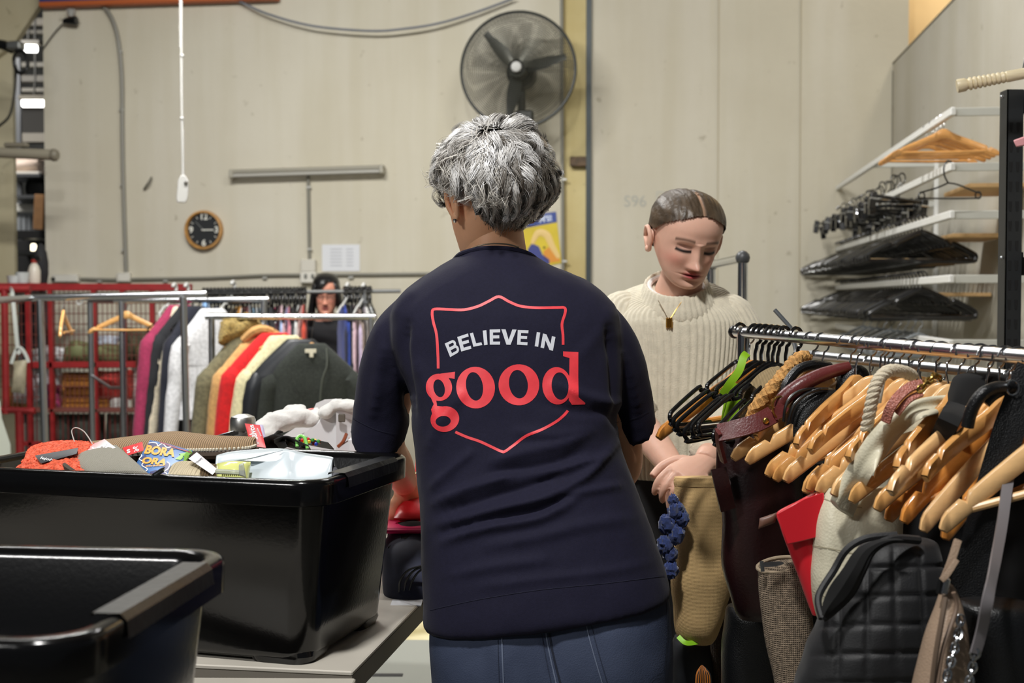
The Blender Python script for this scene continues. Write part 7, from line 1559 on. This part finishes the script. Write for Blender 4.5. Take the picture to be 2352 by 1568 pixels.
t = thing('tassel', 'orange and black beaded tassel hanging below the jute bag', 'tassel', P(1612, 1570, 2.4))
for k in range(14): x = 1600+k*2.4; obj('thread', MB().tube(sv([P(1612, 1528, 2.42), P(x, 1550, 2.41), P(x+random.uniform(-3, 3), 1600, 2.41)], 4), .0018, 5), mat(*(('tas_o', (190, 110, 30), .7), ('tas_k', (24, 22, 22), .7))[k % 2]), t)
# ---------------------------------------------------------------- hanger storage rails on the right wall
RW = mat('rail_white', (216, 216, 212), .4); BRK = mat('bracket_grey', (186, 186, 178), .45)
UO = .36                                            # how far the rails stand off the wall
def RP(px, py): return WR(px, py, UO)
t = thing('storage_rails', 'white wall mounted storage rails with brackets for spare hangers', 'rack', WR(2230, 700, .01))
vN = RP(2189, 380).dot(VX); vF = RP(1900, 520).dot(VX)
zs = [RP(2189, y).z for y in (256, 382, 492, 640, 790)]
def rot_box(nm, u, v, z, su, sv_, sz, m, bev=.002): return obj(nm, MB().box(R(u, v, z), (su, sv_, sz), R3, bev), m, t)
for z in zs:
    rot_box('rail', UR-UO, (vN+vF)/2, z, .022, abs(vF-vN), .034, RW, .004)
    for v in (vN+.03, (vN+vF)/2, vF-.25): rot_box('bracket', UR-UO/2, v, z, UO, .012, .034, BRK)
for v in (vN+.06, (vN+vF)/2, vF-.22):
    rot_box('wall_strip', UR-.012, v, 1.55, .022, .03, 1.5, RW)
for k, z in enumerate(zs[1:4]): rot_box('wood_shelf', UR-.13, vN+.45+.3*k, z-.06, .24, .5, .018, mat('shelf_wood', (196, 160, 110), .6, var=.1, vs=8, stretch=(2, 14, 2)))
def at_rail(i, v): return R(UR-UO, v, zs[i]+.017)
def rail_v(px, i):
    lo, hi = vN-1, vF+1.5
    for _ in range(40):
        m = (lo+hi)/2
        if to_px(at_rail(i, m))[0] > px: lo = m
        else: hi = m
    return lo
first = None
GS = 'wooden hangers on the top storage rail'
for k, px in enumerate((2168, 2160, 2152, 2142, 2128)):
    lab = 'wooden hanger on the top storage rail, ' + ('nearest to the camera', 'second nearest', 'middle one', 'second from the far end', 'farthest')[k]
    if first is None: first = o = hanger_proto('wooden_hanger', lab, bar=True, wood=2, group=GS, drop=.10)
    else: o = dup(first, lab)
    o.matrix_basis = M.Translation(at_rail(0, rail_v(px, 0))) @ M.Rotation(-YAW+math.radians(-4+2*k), 4, 'Z') @ M.Translation((0, 0, -HTOP))
# coat hanger of black wire
t = thing('wire_hanger', 'black wire hanger alone on the second storage rail', 'hanger', P(2180, 400, 5.2))
w = lambda *q: sv([P(x, y, 5.15) for x, y in q], 4)
obj('hook', MB().tube(w((2178, 420), (2170, 405), (2168, 385), (2176, 370), (2186, 372)), .0035, 8), BLK, t)
obj('frame', MB().tube(w((2178, 420), (2150, 432), (2116, 442), (2110, 450), (2114, 456), (2125, 454)) + w((2125, 455), (2180, 456), (2240, 455), (2252, 452), (2252, 444), (2240, 440), (2200, 424), (2178, 420)), .0035, 8), BLK, t)
obj('clip_ring', MB().tube([P(2117, 449, 5.15)+V((.012*math.cos(a), 0, .014*math.sin(a))) for a in [2*PI*k/14 for k in range(15)]], .003, 6), BLK, t); obj('clip_ring', MB().tube([P(2247, 448, 5.15)+V((.012*math.cos(a), 0, .014*math.sin(a))) for a in [2*PI*k/14 for k in range(15)]], .003, 6), BLK, t)
# long packed rows of black hangers
bhp = None
def pack(i, px0, px1, n, lab, grp, scale=1.16, tilt=0., jit=3):
    global bhp
    v0, v1 = rail_v(px0, i), rail_v(px1, i)
    for k in range(n):
        v = v0+(v1-v0)*k/(n-1)
        if bhp is None: bhp = o = black_hanger_proto('black_hanger', lab, grp, r=.0095)
        else: o = dup(bhp, lab, grp)
        o.matrix_basis = M.Translation(at_rail(i, v)) @ M.Rotation(-YAW+math.radians(random.uniform(-jit, jit)), 4, 'Z') @ M.Rotation(math.radians(tilt+random.uniform(-1, 1)), 4, 'Y') @ M.Translation((0, 0, -.046*scale)) @ M.Scale(scale, 4)
pack(2, 2118, 1925, 34, 'black plastic hanger in the packed row on the third storage rail', 'black hangers packed on the third storage rail')
pack(3, 2118, 1925, 34, 'black plastic hanger in the packed row on the fourth storage rail', 'black hangers packed on the fourth storage rail')
# clip hangers bunched on the second rail
ch0 = None
for k in range(22):
    lab = 'black clip hanger in the bunch at the far end of the second storage rail'; v = rail_v(2068-7.6*k, 1)
    if ch0 is None:
        ch0 = o = thing('clip_hanger', lab, 'hanger', (0, 0, 0), 'black clip hangers on the second storage rail')
        obj('bar', MB().tube([(-.15, 0, 0), (.15, 0, 0)], .006, 8), BLK, o); obj('hook', hook_mb(.003, .018, .05), BLK, o)
        for s in (-1, 1): obj('clip', MB().loft([[V((s*.13+x, y, z)) for x, y in ((-.016, -.012), (.016, -.012), (.016, .012), (-.016, .012))] for z in (.012, -.045)]), BLK, o, bev=.003); obj('clip_spring', MB().tube([(s*.13-.02, -.014, -.012), (s*.13+.02, -.014, -.012)], .004, 8), STEEL, o)
    else: o = dup(ch0)
    o.matrix_basis = M.Translation(at_rail(1, v)) @ M.Rotation(-YAW+math.radians(random.uniform(-14, 14)), 4, 'Z') @ M.Rotation(math.radians(random.uniform(-9, 9)), 4, 'Y') @ M.Translation((0, 0, -.06+random.uniform(-.012, .012))) @ M.Diagonal((1., 1.5, 1.5, 1))
cl0 = None
for k in range(9):
    lab = 'clear grey hanger in the row on the lowest storage rail'
    if cl0 is None: cl0 = o = dup(bhp, lab, 'grey hangers on the lowest storage rail'); o.name = 'grey_hanger'
    else: o = dup(cl0)
    for c in o.children: c.data = c.data.copy() if k == 0 else c.data
    if k == 0:
        for c in o.children: c.data.materials.clear(); c.data.materials.append(mat('hanger_clear', (120, 124, 126), .2))
    o.matrix_basis = M.Translation(at_rail(4, rail_v(2110-16*k, 4))) @ M.Rotation(-YAW, 4, 'Z') @ M.Translation((0, 0, .005)) @ M.Scale(.9, 4)
# ---------------------------------------------------------------- black boltless shelving and what is on it
SH = mat('shelving_black', (36, 38, 40), .45, .1); t = thing('shelving_unit', 'black slotted steel shelving unit at the right edge', 'shelf', (P(2308, 800, 3.4).x, 3.4, 0))
p0 = P(2296, 205, 3.4); s = 3.4/F
px_ = p0.x + .018; H = p0.z
obj('post', MB().box((px_+.004, 3.425, H/2), (.004, .05, H)), SH, t); obj('post_flange', MB().box((px_+.024, 3.402, H/2), (.044, .004, H)), SH, t)
slot = mat('slot_dark', (12, 12, 13), .8)
for k in range(24):
    z = H-.10-k*.052
    for dx in (.014, .032): obj('slot', MB().loft([[V((px_+dx+a*.004*w, 3.3985, z+zz)) for a in (-1, 1)] + [V((px_+dx+a*.004*w, 3.3995, z+zz)) for a in (1, -1)] for zz, w in ((-.013, .6), (0, 1), (.013, 1.1))]), slot, t)
yb = 3.0
for z0, hh in ((P(2320, 230, 3.4).z, .062), (P(2320, 605, 3.4).z, .062), (P(2320, 905, 3.4).z, .06)):
    obj('side_beam', MB().box((px_+.06, (3.42+2.1)/2, z0), (.006, 1.3, hh)), SH, t)
    obj('shelf_board', MB().box((px_+.32, (3.42+2.1)/2, z0+.012), (.5, 1.28, .016)), mat('shelf_board_grey', (150, 146, 136), .7), t)
    obj('rear_beam', MB().box((px_+.30, 3.43, z0), (.56, .006, hh)), SH, t)
obj('rear_post', MB().box((px_+.575, 3.425, H/2), (.05, .05, H)), SH, t)
for (x) in (px_+.024, px_+.575): obj('front_post', MB().box((x, 2.10, H/2), (.05, .05, H)), SH, t)
for y in (222, 592): obj('bolt', MB().ball(P(2301.5, y, 3.395), (.006, .003, .006), 10), DULL, t)
for k, (y0, y1, c, lab, yy) in enumerate(((255, 330, (190, 190, 188), 'white box on the top shelf of the black unit', 3.1), (396, 590, (186, 184, 176), 'tall pale carton on the black shelving, right edge', 3.15), (640, 790, (170, 168, 160), 'pale carton on the lower shelf of the black unit', 3.1))):
    a = P(2345, y0, yy); b = P(2345, y1, yy)
    solo('shelf_carton', MB().box((a.x+.155, yy+.06, (a.z+b.z)/2), (.2, .12, a.z-b.z), None, .004), mat('carton%d' % k, c, .6), lab, 'carton')
pz = solo('pink_tray', MB().loft([[P(x, y, Y) for x, y in ((2327, 322), (2334, 338), (2420, 322), (2420, 290))] for Y in (3.0, 3.2)]), mat('pink_plastic', (226, 160, 164), .35), 'pale pink plastic tray jutting from the upper shelf', 'tray', bev=.003)
t = thing('yellow_packet', 'yellow printed packet on the black shelving, right edge', 'packet', P(2350, 560, 3.3))
obj('body', MB().box((P(2382, 520, 3.3).x, 3.2, P(2375, 535, 3.3).z), (.075, .03, .105), None, .006), mat('packet_yellow', (226, 164, 34), .45), t)
lettering('letters', 'NOV', .04, (P(2382, 490, 3.3).x, 3.1835, P(2375, 512, 3.3).z), (1, 0, 0), (0, 0, 1), mat('packet_brown', (92, 52, 20), .5), t, .0005, .001)
# turned wooden rod on top of the unit
t = thing('turned_rod', 'pale turned wooden rod with ridges lying above the black shelving', 'rod', P(2260, 190, 3.3))
a, b = P(2198, 198, 3.3), P(2440, 152, 3.25); d = (b-a).normalized(); L = (b-a).length; prof = [(.001, 0), (.0165, .0), (.0175, .004), (.017, .02), (.0135, .025)]
for k in range(8): z = .027+k*.0115; prof += [(.012, z), (.0168-.0003*k, z+.004), (.0168-.0003*k, z+.008), (.012, z+.0113)]
prof += [(.0145, .122), (.014, .16), (.0125, L-.01), (.001, L)]
obj('body', MB().lathe(prof, a, d, 20), mat('pale_wood', (216, 202, 168), .4, var=.08, vs=20, stretch=(1, 1, 8)), t)
obj('hook', MB().tube(sv([P(2350, 168, 3.27), P(2352, 150, 3.27), P(2356, 130, 3.27)], 4), .003, 6), STEEL, t)
# chrome frame behind the young person
t = thing('trolley', 'chrome trolley frame standing behind the young person', 'trolley', (P(1670, 700, 3.9).x, 3.9, 0))
a, b = P(1633, 608, 4.3), P(1706, 592, 3.8)
obj('top_bar', MB().tube([a, b], .014, 12), STEEL, t)
for q, y in ((a, 4.3), (b, 3.8)): obj('upright', MB().tube([q, V((q.x, q.y, .06))], .015, 12), STEEL, t); obj('joint', MB().ball(q, .022, 12), mat('joint_grey', (70, 72, 74), .4), t); obj('wheel', MB().lathe([(.001, -.015), (.04, -.015), (.04, .015), (.001, .015)], (q.x, q.y, .04), (1, 0, 0), 16), BLACKP, t)
obj('low_bar', MB().tube([V((a.x, a.y, .2)), V((b.x, b.y, .2))], .012, 10), STEEL, t)
